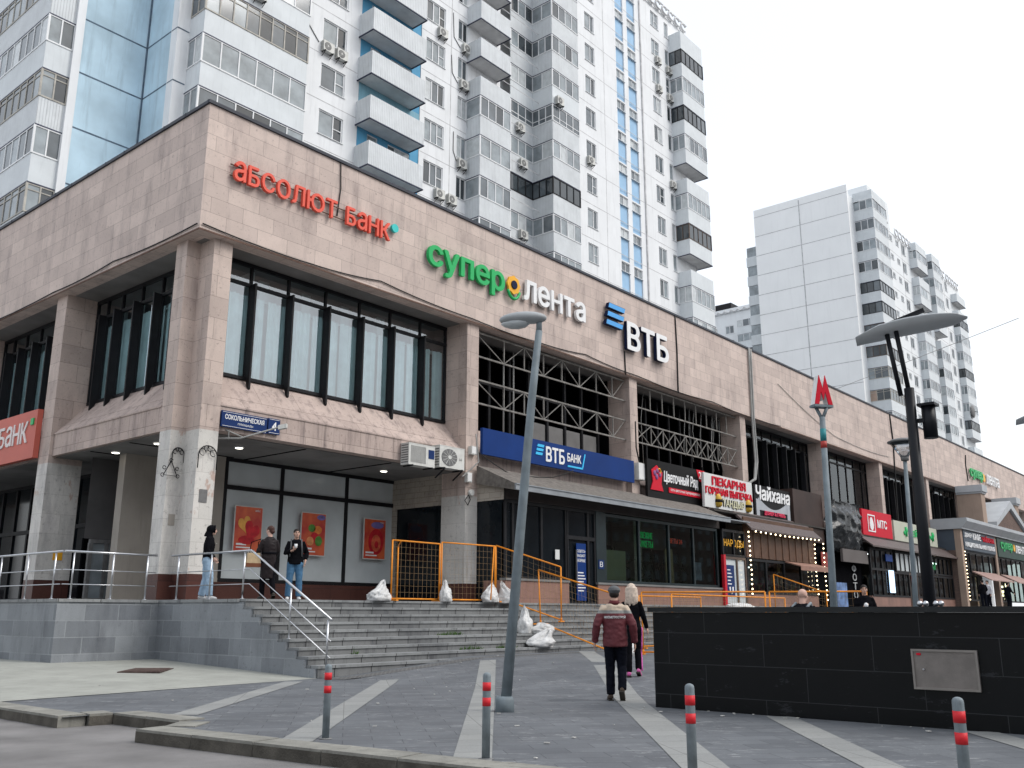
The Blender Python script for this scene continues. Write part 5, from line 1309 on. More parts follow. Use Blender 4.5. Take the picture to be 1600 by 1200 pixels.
lights('vertical string of warm bulbs at the right edge of the teahouse, nearer the wall', [(50.4,20.9,5.1),(50.35,20.9,3.4),(50.45,20.9,2.2)], 12)
lights('vertical string of warm bulbs at the right edge of the teahouse, nearer the street', [(50.75,20.55,5.15),(50.7,20.55,3.4),(50.8,20.55,1.9)], 13)
lights('string of dim bulbs on the brown post of the far cafe', [(76.6,20.1,6.0),(76.6,20.1,2.2)], 14)
# photo shop: black film bellying over the entrance
t = thing('plastic_film', 'crumpled black plastic film hung over the photo shop entrance', 'plastic film', (53.2,21.2,4.9)); m_ = MB(); nx, nz_ = 44, 30
from mathutils import noise as mn
for i in range(nx+1):
    for j in range(nz_+1):
        u, v = i/nx, j/nz_
        d = .55*math.sin(math.pi*u)*math.sin(math.pi*min(1,v*1.1))**.7 + .22*mn.noise(Vector((u*7,v*6,3))) + .09*mn.noise(Vector((u*22+v*5,v*20,7)))
        m_.v.append((53.2+5.5*u+.1*mn.noise(Vector((u*3,v*9,1))), 21.25-d, 4.85+3.0*v+.12*mn.noise(Vector((u*9,v*3,5)))))
for i in range(nx):
    for j in range(nz_):
        a = i*(nz_+1)+j; m_.f.append((a,a+nz_+1,a+nz_+2,a+1)); m_.m.append(0); m_.sm.append(True)
m_.build('film', K['plasticblack'], t)
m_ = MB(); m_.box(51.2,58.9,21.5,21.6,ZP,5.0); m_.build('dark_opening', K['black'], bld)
m_ = MB(); m_.box(54.6,58.6,20.95,21.1,4.25,5.0); m_.build('grey_panel', M('taupe_panel', (.13,.115,.11), .7, .1, 1), bld)
m_ = MB()
for i, ch in enumerate('ФОТО'): text(m_, ch, (57.1,21.44,3.75-.52*i), .62, .42, depth=.03, bold=.0)
text(m_, 'X', (54.9,21.44,2.25), .8,.55, depth=.03); m_.build('window_lettering', M('pale_grey_letters',(.45,.46,.46),.5,.1,2), bld)
m_ = MB(); m_.box(52.4,53.9,20.6,20.66,ZP+.05,3.0); t = thing('advert_stand','blue advertising stand beside the metro pole in front of the photo shop','advert stand',(53,20.6,ZP)); m_.build('panel', M('blue_advert',(.12,.20,.38),.4,.6,2.5), t); m_ = MB(); m_.box(52.5,52.6,20.66,20.9,ZP,2.9); m_.box(53.7,53.8,20.66,20.9,ZP,2.9); m_.build('leg', K['dark'], t)
m_ = MB(); m_.box(52.3,53.5,21.3,21.35,3.6,4.7); m_.build('red_poster', M('dark_red_poster',(.28,.05,.04),.5,.7,3), bld)
# phone shop and green board shop
m_ = MB(); m_.prism([(58.4,20.5,5.30),(58.4,20.5,5.40),(58.4,21.5,6.15),(58.4,21.5,6.0)], (18.2,0,0)); m_.build('awning', K['awning'], bld)
shopglass(59, 63, 2.4, 5.3, 4, zt=4.0); shopglass(63.6, 69, 4.0, 5.3, 6, pm='glassroom'); shopglass(63, 66, 2.4, 3.95, 3); shopglass(66, 67.7, ZP+.1, 3.95, 1, fm='brownframe'); shopglass(67.7, 76, 2.4, 3.95, 7); shopglass(70, 76, 4.05, 5.3, 6)
m_ = MB(); m_.box(58.9,66,SB-.02,SB+.2,ZP,2.38); m_.box(67.7,76.1,SB-.021,SB+.2,ZP,2.38); m_.build('plinth', K['granitepink'], bld)
m_ = MB(); m_.box(62.0,62.9,20.9,20.94,2.6,4.0); m_.build('lit_display', K['screen'], bld)
m_ = MB(); m_.box(61.6,62.8,20.88,20.93,4.55,5.0); m_.build('blue_sticker', K['bankblue'], bld)
m_ = MB(); m_.box(66.3,67.3,20.9,20.93,3.2,3.75); m_.build('red_sticker', K['redboard'], bld)
m_ = MB(); text(m_, 'ЧАЙ', (70.6,20.92,4.35), 1.2,.5, depth=.02); m_.build('window_lettering', K['signgreen'], bld)
rr = random.Random(4); m_ = MB()
for k in range(60): x = rr.uniform(59.2,75.5); m_.box(x,x+rr.uniform(.2,.6),22.2,22.5,2.4,2.4+rr.uniform(.3,1.6), rr.randrange(3))
m_.build('window_goods', [M('goods_brown',(.10,.07,.05),.6,.3,4),K['fan'],K['pane0']], bld)
# far cafe with grey cornice
CY = 20.2
m_ = MB(); m_.box(76.2,112,CY,22.2,5.98,7.55); m_.build('cafe_band', K['greyboard'], bld)
m_ = MB(); m_.prism([(76.0,CY-.25,7.55),(76.0,CY-.25,7.62),(76.0,CY-.65,8.1),(76.0,CY-.65,8.35),(76.0,22.2,8.35),(76.0,22.2,7.55)], (36,0,0)); m_.build('cornice', K['cornice'], bld)
for x in (76.2,85.9): 
    m_ = MB(); m_.box(x-.03,x+.5,CY-.05,CY+.4,ZP,7.54); m_.build('pier', K['tanwall'], bld)
m_ = MB(); m_.box(76.22,76.32,CY+.4,22,ZP,5.97); m_.build('side_wall', K['brick'], bld)
t = thing('signboard','far cafe signboard with white and red letters under the grey cornice','sign',(76.8,CY,6.1)); m_ = MB(); m_.box(76.8,85.8,CY-.1,CY-.02,6.05,7.5); m_.build('board', K['greyboard'], t)
m_ = MB(); text(m_,'КАФЕ',(79.2,CY-.103,6.88),2.2,.55,depth=.05,bold=.025); text(m_,'ДОНЕР',(77.0,CY-.103,6.95),1.9,.38,depth=.05,bold=.025); text(m_,'НАЦИОНАЛЬНАЯ КУХНЯ',(77.0,CY-.103,6.22),8.4,.42,depth=.05,bold=.025); m_.build('lettering',K['signwhite'],t)
m_ = MB(); text(m_,'ЧАЙХАНА',(81.8,CY-.103,6.9),3.7,.5,depth=.05,bold=.025); m_.build('red_lettering',K['redboard'],t)
t = thing('signboard','dark green supermarket signboard at the right picture edge','sign',(86.6,CY,6.1)); m_ = MB(); m_.box(86.6,98,CY-.1,CY-.02,5.95,7.5); m_.build('board', K['darkgreen'], t)
m_ = MB(); text(m_,'супер',(87.6,CY-.103,6.45),4.0,.8,depth=.05,bold=.025); m_.build('green_lettering',K['signgreen'],t); m_ = MB(); text(m_,'леНта',(92.6,CY-.103,6.5),4.0,.7,depth=.05,bold=.02,unicase=True); m_.build('white_lettering',K['signwhite'],t)
m_ = MB(); ringflower(m_,(92.1,0,6.9),.3,CY-.1,CY-.16); m_.build('flower',K['signyellow'],t)
shopglass(76.7,85.9,4.3,5.95,5,y=CY+.1); shopglass(76.7,80,2.3,4.2,3,y=CY+.1); shopglass(86.4,98,2.3,5.95,7,y=CY+.1,zt=4.2)
for x0, x1, lab in ((78.5,85.5,''),(87.0,93,'')):
    m_ = MB(); m_.prism([(x0,18.9,3.75),(x0,18.9,3.82),(x0,CY,4.5),(x0,CY,4.4)], (x1-x0,0,0)); m_.build('small_awning', K['awning'] if False else M('salmon_awning_far',(.34,.22,.19),.6,.12,3), bld)
m_ = MB()
for k in range(26): x = rr.uniform(87,91); m_.ball((x, CY+.6, rr.uniform(2.2,4.2)), .09, n=6, m=4)
for k in range(8): m_.box(77.2+.4*k,77.5+.4*k,CY+.7,CY+.75,2.9,2.96)
m_.build('shop_lamps', K['lamp'], bld)
m_ = MB(); m_.box(93.3,93.9,19.6,19.8,ZP,4.3); t = thing('flag_banner','tall narrow yellow banner by the far shop doors','banner',(93.5,19.6,ZP)); m_.build('banner', K['signyellow'], t)
# gabled portal
m_ = MB(); m_.box(84.0,85.2,20.3,22.2,8.36,11.0); m_.build('portal_pier', K['tanwall'], bld); m_ = MB(); m_.box(95.5,96.7,20.3,22.2,8.36,11.0); m_.build('portal_pier', K['tanwall'], bld)
for x in (84.0,95.5):
    m_ = MB(); m_.box(x-.1,x+1.3,20.2,22.21,11.0,11.15); m_.box(x-.2,x+1.4,20.1,22.20,11.15,11.7); m_.build('portal_cap', K['cornice'], bld)
m_ = MB(); m_.prism([(86.1,19.9,8.36),(96,19.9,8.36),(91.05,19.9,10.2)], (0,1.5,0)); m_.build('gable', K['brick'], bld)
m_ = MB(); m_.prism([(85.6,19.7,8.75),(91.05,19.7,10.95),(96.5,19.7,8.75),(96.5,19.7,8.35),(91.05,19.7,10.3),(85.6,19.7,8.35)], (0,2.3,0)); m_.build('gable_edge', K['cornice'], bld)
# ================================================================== black granite parapet with hatch
t = thing('granite_parapet', 'polished black granite parapet wall of the underpass at the right', 'wall', (12.05,7.5,0))
m_ = MB(); m_.box(12.05,12.6,-45,7.5,-.25,1.315); m_.build('wall', K['blackgranite'], t)
m_ = MB(); m_.box(12.0,12.68,-45,7.56,1.318,1.385); m_.build('coping', M('black_coping',(.018,.02,.021),.2,.2,2), t)
m_ = MB(); m_.box(12.02,12.045,3.14,3.88,.43,.89)
h_ = m_.build('hatch', K['hatch'], t)
m_ = MB(); 
for a in ((3.14,3.88,.43,.455),(3.14,3.88,.865,.89),(3.14,3.165,.455,.865),(3.855,3.88,.455,.865)): m_.box(12.005,12.02,*a)
m_.build('hatch_frame', M('zinc_edge',(.26,.24,.22),.4,.1,4,metal=.3), h_)
m_ = MB(); m_.box(12.01,12.02,3.77,3.82,.82,.845); m_.build('sticker', K['redboard'], h_)
m_ = MB(); m_.tube([(12.02,3.75,.66),(12.0,3.75,.66)], .012, 10); m_.build('lock', K['steel'], h_)
for i,(y0,y1,lab) in enumerate(((3.81,3.74,'left pair of small chrome balls on the black parapet'),(3.62,3.56,'right pair of small chrome balls on the black parapet'))):
    o = thing('chrome_balls', lab, 'chrome balls', (12.3,y0,1.385)); m_ = MB()
    for y in (y0,y1): m_.ball((12.3,y,1.42),.036,n=14,m=10); m_.tube([(12.3,y,1.385),(12.3,y,1.40)],.02,8)
    m_.build('balls', K['steel'], o)
# ================================================================== bollards
def bollard():
    t = thing('bollard', '', 'bollard', (0,0,0)); m_ = MB()
    m_.lathe([(.038,-.05),(.038,.725),(.036,.742),(.028,.754),(.014,.761),(.002,.763)], n=18); m_.build('post', K['boll'], t, local=True)
    for z in (.60,.465):
        m_ = MB(); m_.lathe([(.0395,z),(.0395,z+.075)], n=18); m_.build('reflective_band', K['redband'], t, local=True)
    m_ = MB(); m_.lathe([(.07,0),(.07,.008),(.045,.014)], n=18); m_.build('base_ring', K['fan'], t, local=True)
    return t
b0_ = bollard(); b0_['group'] = 'grey bollards along the kerb'
labs = ['grey bollard with two red bands in front of the foot of the stairs, leftmost','grey bollard with two red bands just left of the leaning lamp post base','grey bollard with two red bands in front of the left end of the black parapet','grey bollard with two red bands below the metal hatch, rightmost']
for i,(x,y) in enumerate(((6.75,8.29),(6.8,6.06),(6.80,3.92),(6.93,1.97))):
    o = b0_ if i == 0 else dup(b0_); o.location = (x,y,0); o['label'] = labs[i]; o.rotation_euler = (R(random.uniform(-.8,.8)),R(random.uniform(-.8,.8)),0)
# ================================================================== lamp posts
t = thing('street_lamp', 'grey street lamp post leaning to the right with a flat oval lamp head', 'street lamp', (10.16,8.7,0))
m_ = MB(); m_.lathe([(.17,-.05),(.17,.16),(.14,.2)], (10.16,8.72,0), 4); m_.build('base_block', K['greypole'], t)
m_ = MB(); m_.tube([(10.17,8.72,0),(10.30,8.56,2.4),(10.42,8.43,4.4),(10.49,8.35,5.40)], [.074,.067,.058,.051], 16); m_.tube([(10.49,8.35,5.38),(10.49,8.345,5.62)], .045, 10); m_.build('pole', K['greypole'], t)
a, b = Vector((10.56,8.26,5.60)), Vector((10.10,8.80,5.56)); m_ = MB()
ts = [0,.04,.12,.25,.42,.6,.78,.9,.97,1]; rs = [.03,.075,.11,.14,.152,.15,.13,.10,.06,.01]
m_.tube([a.lerp(b,q)+Vector((0,0,.02*math.sin(math.pi*q))) for q in ts], rs, 14, flat=.62, side=(.7,.6,0)); hd = m_.build('lamp_head', K['greycable'] if False else M('grey_lamp_shell',(.33,.35,.36),.4,.1,3), t)
m_ = MB(); m_.tube([a.lerp(b,q)+Vector((0,0,-.06)) for q in (.35,.45,.6,.75,.9,.96)], [.02,.09,.115,.105,.06,.01], 12, flat=.75, side=(.7,.6,0)); m_.build('lamp_glass', M('lamp_glass',(.42,.45,.46),.1,.1,3,spec=.8), hd)
# metro sign
t = thing('metro_sign', 'slim grey pole carrying a red letter M', 'metro sign', (18.58,7.42,0))
m_ = MB(); m_.tube([(18.58,7.42,-.05),(18.60,7.38,2.5),(18.61,7.34,5.25)], [.078,.068,.058], 14); m_.tube([(18.61,7.34,5.2),(18.57,7.44,5.45)], .035, 8); m_.tube([(18.61,7.34,5.2),(18.65,7.24,5.45)], .035, 8); m_.build('pole', K['greypole'], t)
m_ = MB(); m_.tube([(18.605,7.35,4.74),(18.61,7.345,5.0)], .0625, 14); m_.build('teal_band', M('teal_paint',(.03,.22,.24),.5,.1,3), t)
m_ = MB(); m_.tube([(18.604,7.352,4.60),(18.605,7.35,4.739)], .0635, 14); m_.build('red_band', M('dull_red_paint',(.40,.05,.04),.5,.1,3), t)
Mv = [(-.5,0),(-.17,1),(0,.52),(.17,1),(.5,0),(.26,0),(.12,.45),(0,.14),(-.12,.45),(-.26,0)]
fd = Vector((-.55,-.83,0)).normalized(); sdv = Vector((0,0,1)).cross(-fd)*-1; sdv = Vector((-fd.y, fd.x, 0)); sdv = -sdv if sdv.y > 0 else sdv
c0 = Vector((18.61,7.34,5.5))
m_ = MB(); m_.prism([c0+sdv*(u*.42)+Vector((0,0,v*.62))+fd*.08 for u,v in Mv], fd*.02); o = m_.build('letter', K['redboard'], t)
m_ = MB(); m_.prism([c0+sdv*(u*.42)+Vector((0,0,v*.62))-fd*.07 for u,v in Mv], fd*.148); m_.build('letter_body', K['white'], o)
m_ = MB(); m_.obox(c0+Vector((0,0,-.03)), (sdv,fd,(0,0,1)), (.22,.10,.025)); m_.build('letter_tray', K['greypole'], t)
# black blade lamp
def blade_lamp(base, label, dz=0):
    bx, by = base; t = thing('blade_lamp', label, 'street lamp', (bx,by,0)); O_ = Vector((bx,by,0))
    m_ = MB(); m_.tube([O_+Vector((0,0,-.05)), O_+Vector((.005,-.01,2.4)), O_+Vector((.005,-.02,4.72))], [.10,.086,.075], 14); m_.build('pole', K['blackpole'], t)
    m_ = MB()
    for dy in (.0,.13): m_.tube([O_+Vector((0,dy-.02,4.62)), O_+Vector((-.03,.09+dy*1.15,5.78))], .036, 8)
    m_.bar(O_+Vector((-.03,.06,5.76)), O_+Vector((-.03,.27,5.78)), .07); m_.build('arm', K['blackpole'], t)
    m_ = MB(); l0 = O_+Vector((-.20,.66,5.54)); l1 = O_+Vector((.26,-.92,5.66)); n = 22; cd = Vector((.90,.26,-.36)).normalized()
    rows = []
    for i in range(n+1):
        q = i/n; p = l0.lerp(l1,q); p.z += .02+.20*q-.26*max(0,q-.62)**1.6*2 + .03*math.sin(q*6); wdt = .44*(math.sin(math.pi*min(1,max(.0,.06+q*.9)))**.45)*(1 if q < .9 else max(.15,1-(q-.9)*7))
        if q < .25: wdt = .44*(.55+.45*q/.25)
        th = .012+.05*math.sin(math.pi*q)
        rows.append([p-cd*wdt*.5+Vector((0,0,-th*.2)), p-cd*wdt*.2+Vector((0,0,-th)), p+cd*wdt*.5+Vector((0,0,-th*.2)), p+cd*wdt*.5+Vector((0,0,th*.2)), p+Vector((0,0,th)), p-cd*wdt*.5+Vector((0,0,th*.2))])
    for r in rows: m_.v += [tuple(v) for v in r]
    for i in range(n):
        for j in range(6):
            a = i*6+j; b_ = i*6+(j+1) % 6; m_.f.append((a,b_,b_+6,a+6)); m_.m.append(0); m_.sm.append(True)
    m_.f.append(tuple(range(5,-1,-1))); m_.f.append(tuple(n*6+j for j in range(6))); m_.m += [0,0]; m_.sm += [False,False]
    m_.build('lamp_blade', M('grey_blade',(.50,.52,.53),.4,.08,2), t)
    m_ = MB(); m_.bar(O_+Vector((-.03,.16,5.80)), O_+Vector((.06,-.35,5.95)), .10, .05); m_.build('blade_bracket', K['blackpole'], t)
    m_ = MB(); m_.tube([O_+Vector((.12,-.24,3.92)), O_+Vector((.12,-.24,4.42))], .105, 12); m_.obox(O_+Vector((.12,-.24,4.44)), ((1,0,0),(0,1,0),(0,0,1)), (.13,.13,.02)); m_.obox(O_+Vector((.06,-.12,4.2)), ((1,0,0),(0,1,0),(0,0,1)), (.03,.1,.03)); m_.build('loudspeaker', K['blackpole'], t)
    return t
blade_lamp((14.84,4.46), 'tall black lamp post with twin arms and a curved grey blade head')
blade_lamp((23.7,4.1), 'second blade lamp, only the tip of its head showing at the right picture edge')
t = thing('street_lamp', 'thin grey lamp post with a glass cone and flat round cap', 'street lamp', (20.98,6.62,0))
m_ = MB(); m_.tube([(20.98,6.62,-.05),(21.0,6.56,2.4),(21.01,6.52,4.62)], [.066,.052,.042], 12); m_.build('pole', K['greypole'], t)
m_ = MB(); m_.lathe([(.07,4.6),(.1,4.66),(.285,4.95)], (21.01,6.52,0), 18); m_.build('lamp_glass', glass('cone_glass',(.8,.83,.85),.15), t)
m_ = MB(); m_.lathe([(.33,4.95),(.335,4.975),(.24,5.02),(.05,5.05)], (21.01,6.52,0), 20); m_.lathe([(.08,4.55),(.09,4.62),(.05,4.66)], (21.01,6.52,0), 12); m_.build('lamp_cap', K['fan'], t)
# ================================================================== steel railings
def railing(label, pts, posts, hs=(1.08,.66,.33), z=ZP, loc=None):
    t = thing('railing', label, 'railing', loc or pts[0]); m_ = MB(); V_ = [Vector(p) for p in pts]
    m_.tube([v+Vector((0,0,hs[0])) for v in V_], .026, 10); m_.build('handrail', K['steel'], t)
    m_ = MB()
    for h in hs[1:]: m_.tube([v+Vector((0,0,h)) for v in V_], .012, 6)
    m_.build('rail', K['steel'], t)
    for p in posts:
        p = Vector(p); m_ = MB(); m_.tube([p, p+Vector((0,0,hs[0]-.02))], .021, 8); m_.lathe([(.05,0),(.05,.012)], p, 10); m_.build('post', K['steel'], t)
sl = lambda y: 1.6 if y > 18.5 else 1.6-(18.5-y)*(1.52/2.93)
railing('steel handrail running along the terrace edge and down the left end of the stairs', [(12.68,21.9,ZP),(12.68,18.5,ZP),(12.68,15.55,.07)], [(12.68,21.55,ZP),(12.68,20.1,ZP),(12.68,18.75,ZP),(12.68,16.95,.756),(12.68,15.66,.0+.1)])
railing('steel railing on the pale side of the terrace below the corner column', [(10.1,22.1,ZP),(12.4,22.1,ZP)], [(10.32,22.1,ZP),(11.28,22.1,ZP),(12.16,22.1,ZP)])
railing('steel railing on the left terrace edge leaving the picture', [(10.1,22.2,ZP),(10.1,45,ZP)], [(10.1,22.55,ZP)]+[(10.1,24.0+1.55*k,ZP) for k in range(9)])
# ================================================================== orange mesh fence panels and sandbags
def fence(label, p0, p1, h=1.55, lean=(0,0), brace=None, dens=.16):
    p0, p1 = Vector(p0), Vector(p1); t = thing('fence_panel', label, 'fence panel', tuple(p0), group='orange mesh fence panels'); U = Vector((lean[0],lean[1],h)); m_ = MB()
    b0, b1 = p0+Vector((0,0,.06)), p1+Vector((0,0,.06)); t0, t1 = p0+U, p1+U; r = .021
    for a, b in ((b0,b1),(t0,t1),(b0,t0),(b1,t1)): m_.tube([a,b], r, 8)
    m_.build('frame', K['orange'], t); m_ = MB(); n = max(4,int((p1-p0).length/dens))
    for k in range(1,n): m_.bar(b0.lerp(b1,k/n), t0.lerp(t1,k/n), .0035)
    for k in range(1,9): m_.bar(b0.lerp(t0,k/9), b1.lerp(t1,k/9), .0035)
    m_.build('mesh', K['wire'], t); m_ = MB(); d = (p1-p0); d.z = 0; d.normalize(); s = Vector((d.y,-d.x,0))
    for p in (p0,p1): m_.obox(p+Vector((0,0,.02)), (s,d,(0,0,1)), (.24,.04,.018)); m_.tube([p+Vector((0,0,.03)), p+Vector((0,0,.12))], .028, 8)
    m_.build('foot', K['orange'], t)
    if brace is not None:
        m_ = MB(); 
        for a, b in brace: m_.tube([a,b], .019, 7)
        m_.build('brace', K['orange'], t)
fence('orange mesh fence panel in front of the dark opening, leftmost', (17.05,18.55,ZP), (18.88,18.6,ZP), 1.57, brace=[((17.35,18.55,3.15),(18.05,19.4,3.1)),((18.05,19.4,3.1),(18.05,19.4,1.65))])
fence('orange mesh fence panel across the lower pillar', (18.96,18.6,ZP), (21.1,18.5,ZP), 1.62, brace=[((21.05,18.5,3.2),(20.3,17.95,1.66))])
fence('orange mesh fence panel stepping down the stairs behind the leaning lamp post', (21.2,18.55,ZP+.1), (22.0,16.75,1.05), 1.55)
fence('orange mesh fence panel leaning over the lower stairs beside the walking man', (21.55,17.15,.98), (20.35,13.75,.24), 1.56, lean=(.35,.35))
fence('orange mesh fence panel beside the black parapet, nearer the walking woman', (21.1,13.45,.28), (22.5,10.7,.28), 1.55)
fence('orange mesh fence panel behind the black parapet, further right near the bald man', (22.55,10.6,.28), (23.6,8.55,.28), 1.55, brace=[((23.6,8.55,1.8),(24.6,8.9,.3)),((23.6,8.55,1.8),(23.2,9.6,.3))])
fence('tilted orange fence panel in front of the teahouse window', (34.5,16.0,1.1), (35.3,14.3,.4), 1.66, lean=(0,.0))
fence('orange mesh fence panel running away from the street behind the parapet', (22.5,13.4,.3), (30.5,13.8,.3), 1.5, dens=.16)
fence('orange mesh fence panel in the middle distance below the bank shop window', (24.0,15.4,.3), (27.5,15.3,.3), 1.5, dens=.14)
def sandbag(label, p, sx, sy, sz, seed, rz=0, neck=True):
    sx, sy, sz = sx*.76, sy*.8, sz*.72
    from mathutils import noise as mn
    o = MB(); n, m = 44, 28
    for i in range(m+1):
        th = -math.pi/2+math.pi*i/m
        for j in range(n):
            a = 2*math.pi*j/n; v = Vector((math.cos(th)*math.cos(a), math.cos(th)*math.sin(a), math.sin(th)))
            d = 1+.26*mn.noise(v*1.5+Vector((seed,0,0)))-.26*abs(mn.noise(v*3.2+Vector((0,seed,0))))-.12*abs(mn.noise(v*8+Vector((0,0,seed))))+.12
            z = v.z; d *= 1+.035*math.sin(a*11+seed+4*mn.noise(v*2))*(.4+.6*max(0,z))
            q = Vector((v.x*sx*d, v.y*sy*d, (max(z,-.45)*d+.42)*sz))
            if neck and z > .62:
                f_ = (z-.62)/.38; q.x = q.x*(1-.35*f_)+sx*.55*f_; q.y *= 1-.3*f_; q.z += sz*.5*f_*(1+.5*math.sin(a*3+seed))
                q *= 1+.10*f_*math.sin(a*7+seed)
            if q.z < 0: q.z *= .1
            o.v.append(tuple(q))
    for i in range(m):
        for j in range(n):
            a = i*n+j; b = i*n+(j+1) % n; o.f.append((a,b,b+n,a+n)); o.m.append(0); o.sm.append(True)
    ob = o.build('sandbag', K['bag'], None, at=(0,0,0)); ob.location = p; ob.rotation_euler = (0,0,rz); tag(ob, label, 'sandbag', 'white sandbags weighting the fence')
sandbag('white sandbag at the left foot of the leftmost fence panel', (16.6,18.5,ZP), .44,.3,.3, 1.3, .2)
sandbag('upright white sandbag between the two left fence panels', (18.95,18.42,ZP), .24,.22,.36, 5.1, 1)
sandbag('big white sandbag at the stair top, left of two by the lamp post', (20.75,18.36,ZP), .46,.28,.34, 9.2, .4)
sandbag('white sandbag at the stair top, right of two by the lamp post', (21.45,18.3,ZP-.02), .40,.30,.36, 12.7, 2.2)
sandbag('stained sandbag on the stairs just right of the lamp post', (20.6,16.95,.76), .30,.26,.46, 17.1, .8)
sandbag('pinkish worn sandbag lying across the steps below the leaning fence', (21.0,16.65,.76), .46,.24,.24, 22.4, -.5, False)
sandbag('flat white sandbag slumped over the lower steps', (20.35,16.2,.42), .50,.36,.28, 28.8, -.6)
sandbag('round white sandbag on the paving left of the walking man', (20.35,13.35,.25), .36,.30,.36, 33.3, .3)
sandbag('long white sandbag seen above the black parapet', (35.3,17.9,1.42), .95,.4,.28, 41.0, -.3, False)
sandbag('small sandbag on the paving between the walking woman and the fence', (22.3,13.6,.27), .3,.26,.28, 47.0, 1.3)

# ================================================================== unseen blocks added behind the photographer to darken reflections and low skylight
def backblock(label, pl, c, a0, a1, h, mat):
    t = thing('apartment_block', label, 'apartment block', pt(pl,c,a0,0,0)); m_ = MB(); s = -1 if pl == 'A' else -1
    if pl == 'A': m_.box(a0,a1,c-14,c,-.2,h)
    else: m_.box(c-14,c,a0,a1,-.2,h)
    m_.build('wall', K[mat], t); g = MB(); n = int((a1-a0)/3.2)
    for i in range(n):
        for f in range(int(h/3)-1):
            a = a0+1+i*3.2; z = 1.2+f*3
            if pl == 'A': g.box(a,a+1.6,c,c+.03,z,z+1.5)
            else: g.box(c,c+.03,a,a+1.6,z,z+1.5)
    g.build('windows', K['pane0'], t)
backblock('unseen long low block added across the street behind the photographer to darken reflections', 'A', -48, -50, 420, 21, 'brick')
backblock('unseen pale block added beyond the road at the left to shape light on the left faces', 'B', -42, -40, 110, 18, 'tower2')
# ================================================================== people
from mathutils import noise as mno
def remesh(o, vox, smooth=4, wr=0, wscale=9, seed=0):
    md = o.modifiers.new('r','REMESH'); md.mode = 'VOXEL'; md.voxel_size = vox; md.use_smooth_shade = True
    s = o.modifiers.new('s','SMOOTH'); s.factor = .5; s.iterations = smooth
    applied(o)
    if wr:
        me = o.data
        for v in me.vertices:
            p = v.co; n = v.normal
            d = mno.noise(Vector((p.x*wscale, p.y*wscale, p.z*wscale*1.6+seed)))+.6*mno.noise(Vector((p.x*wscale*2.3+4, p.y*wscale*2.3, p.z*wscale*2.6-seed)))
            v.co = p + n*(d*wr)
        me.update()
    return o
FX = Vector((1,0,0))
DEF = dict(pel=(0,0,.95), wai=(0,.0,1.08), che=(0,.01,1.28), nek=(0,.0,1.47), hea=(0,.025,1.615),
  sho=(.165,0,1.385), elb=(.235,-.03,1.12), wri=(.245,.05,.88), hip=(.092,0,.93), kne=(.10,.02,.50), ank=(.10,-.015,.09))
def joints(pose, H):
    J = {}; k = H/1.75
    for n in ('pel','wai','che','nek','hea'): J[n] = Vector(pose.get(n, DEF[n]))*k
    for n in ('sho','elb','wri','hip','kne','ank'):
        for s, sg in (('R',1),('L',-1)):
            d = pose.get(n+s)
            J[n+s] = (Vector(d) if d else Vector((DEF[n][0]*sg, DEF[n][1], DEF[n][2])))*k
    return J
def hand(mb, w, d, nrm, thumb, k=1.0, curl=.5):
    """palm, four unequal bent fingers and a thumb leaving the side of the palm"""
    d = d.normalized(); nrm = (nrm - d*nrm.dot(d)).normalized(); s = d.cross(nrm)*thumb
    c = w + d*.05*k
    mb.ball(c, .042*k, .018*k, .052*k, 10, 7, ax=(s, nrm, d))
    for i, (off, ln) in enumerate(((.030,.070),(.010,.078),(-.010,.072),(-.029,.056))):
        p0 = w + d*.085*k + s*off*k; a = curl*(.8+.12*i); p1 = p0 + (d*math.cos(a*.5)+nrm*math.sin(a*.5))*ln*.45*k
        p2 = p1 + (d*math.cos(a*1.3)+nrm*math.sin(a*1.3))*ln*.32*k; p3 = p2 + (d*math.cos(a*2)+nrm*math.sin(a*2))*ln*.26*k
        mb.tube([p0-d*.02*k,p0,p1,p2,p3], [.010*k,.0095*k,.009*k,.0085*k,.007*k], 7)
    t0 = w + d*.035*k + s*.034*k; t1 = t0 + (s*.7+d*.7+nrm*.3).normalized()*.035*k; t2 = t1 + (s*.25+d*.9+nrm*.45).normalized()*.03*k
    mb.tube([t0-s*.02*k,t0,t1,t2], [.012*k,.0115*k,.010*k,.008*k], 7)
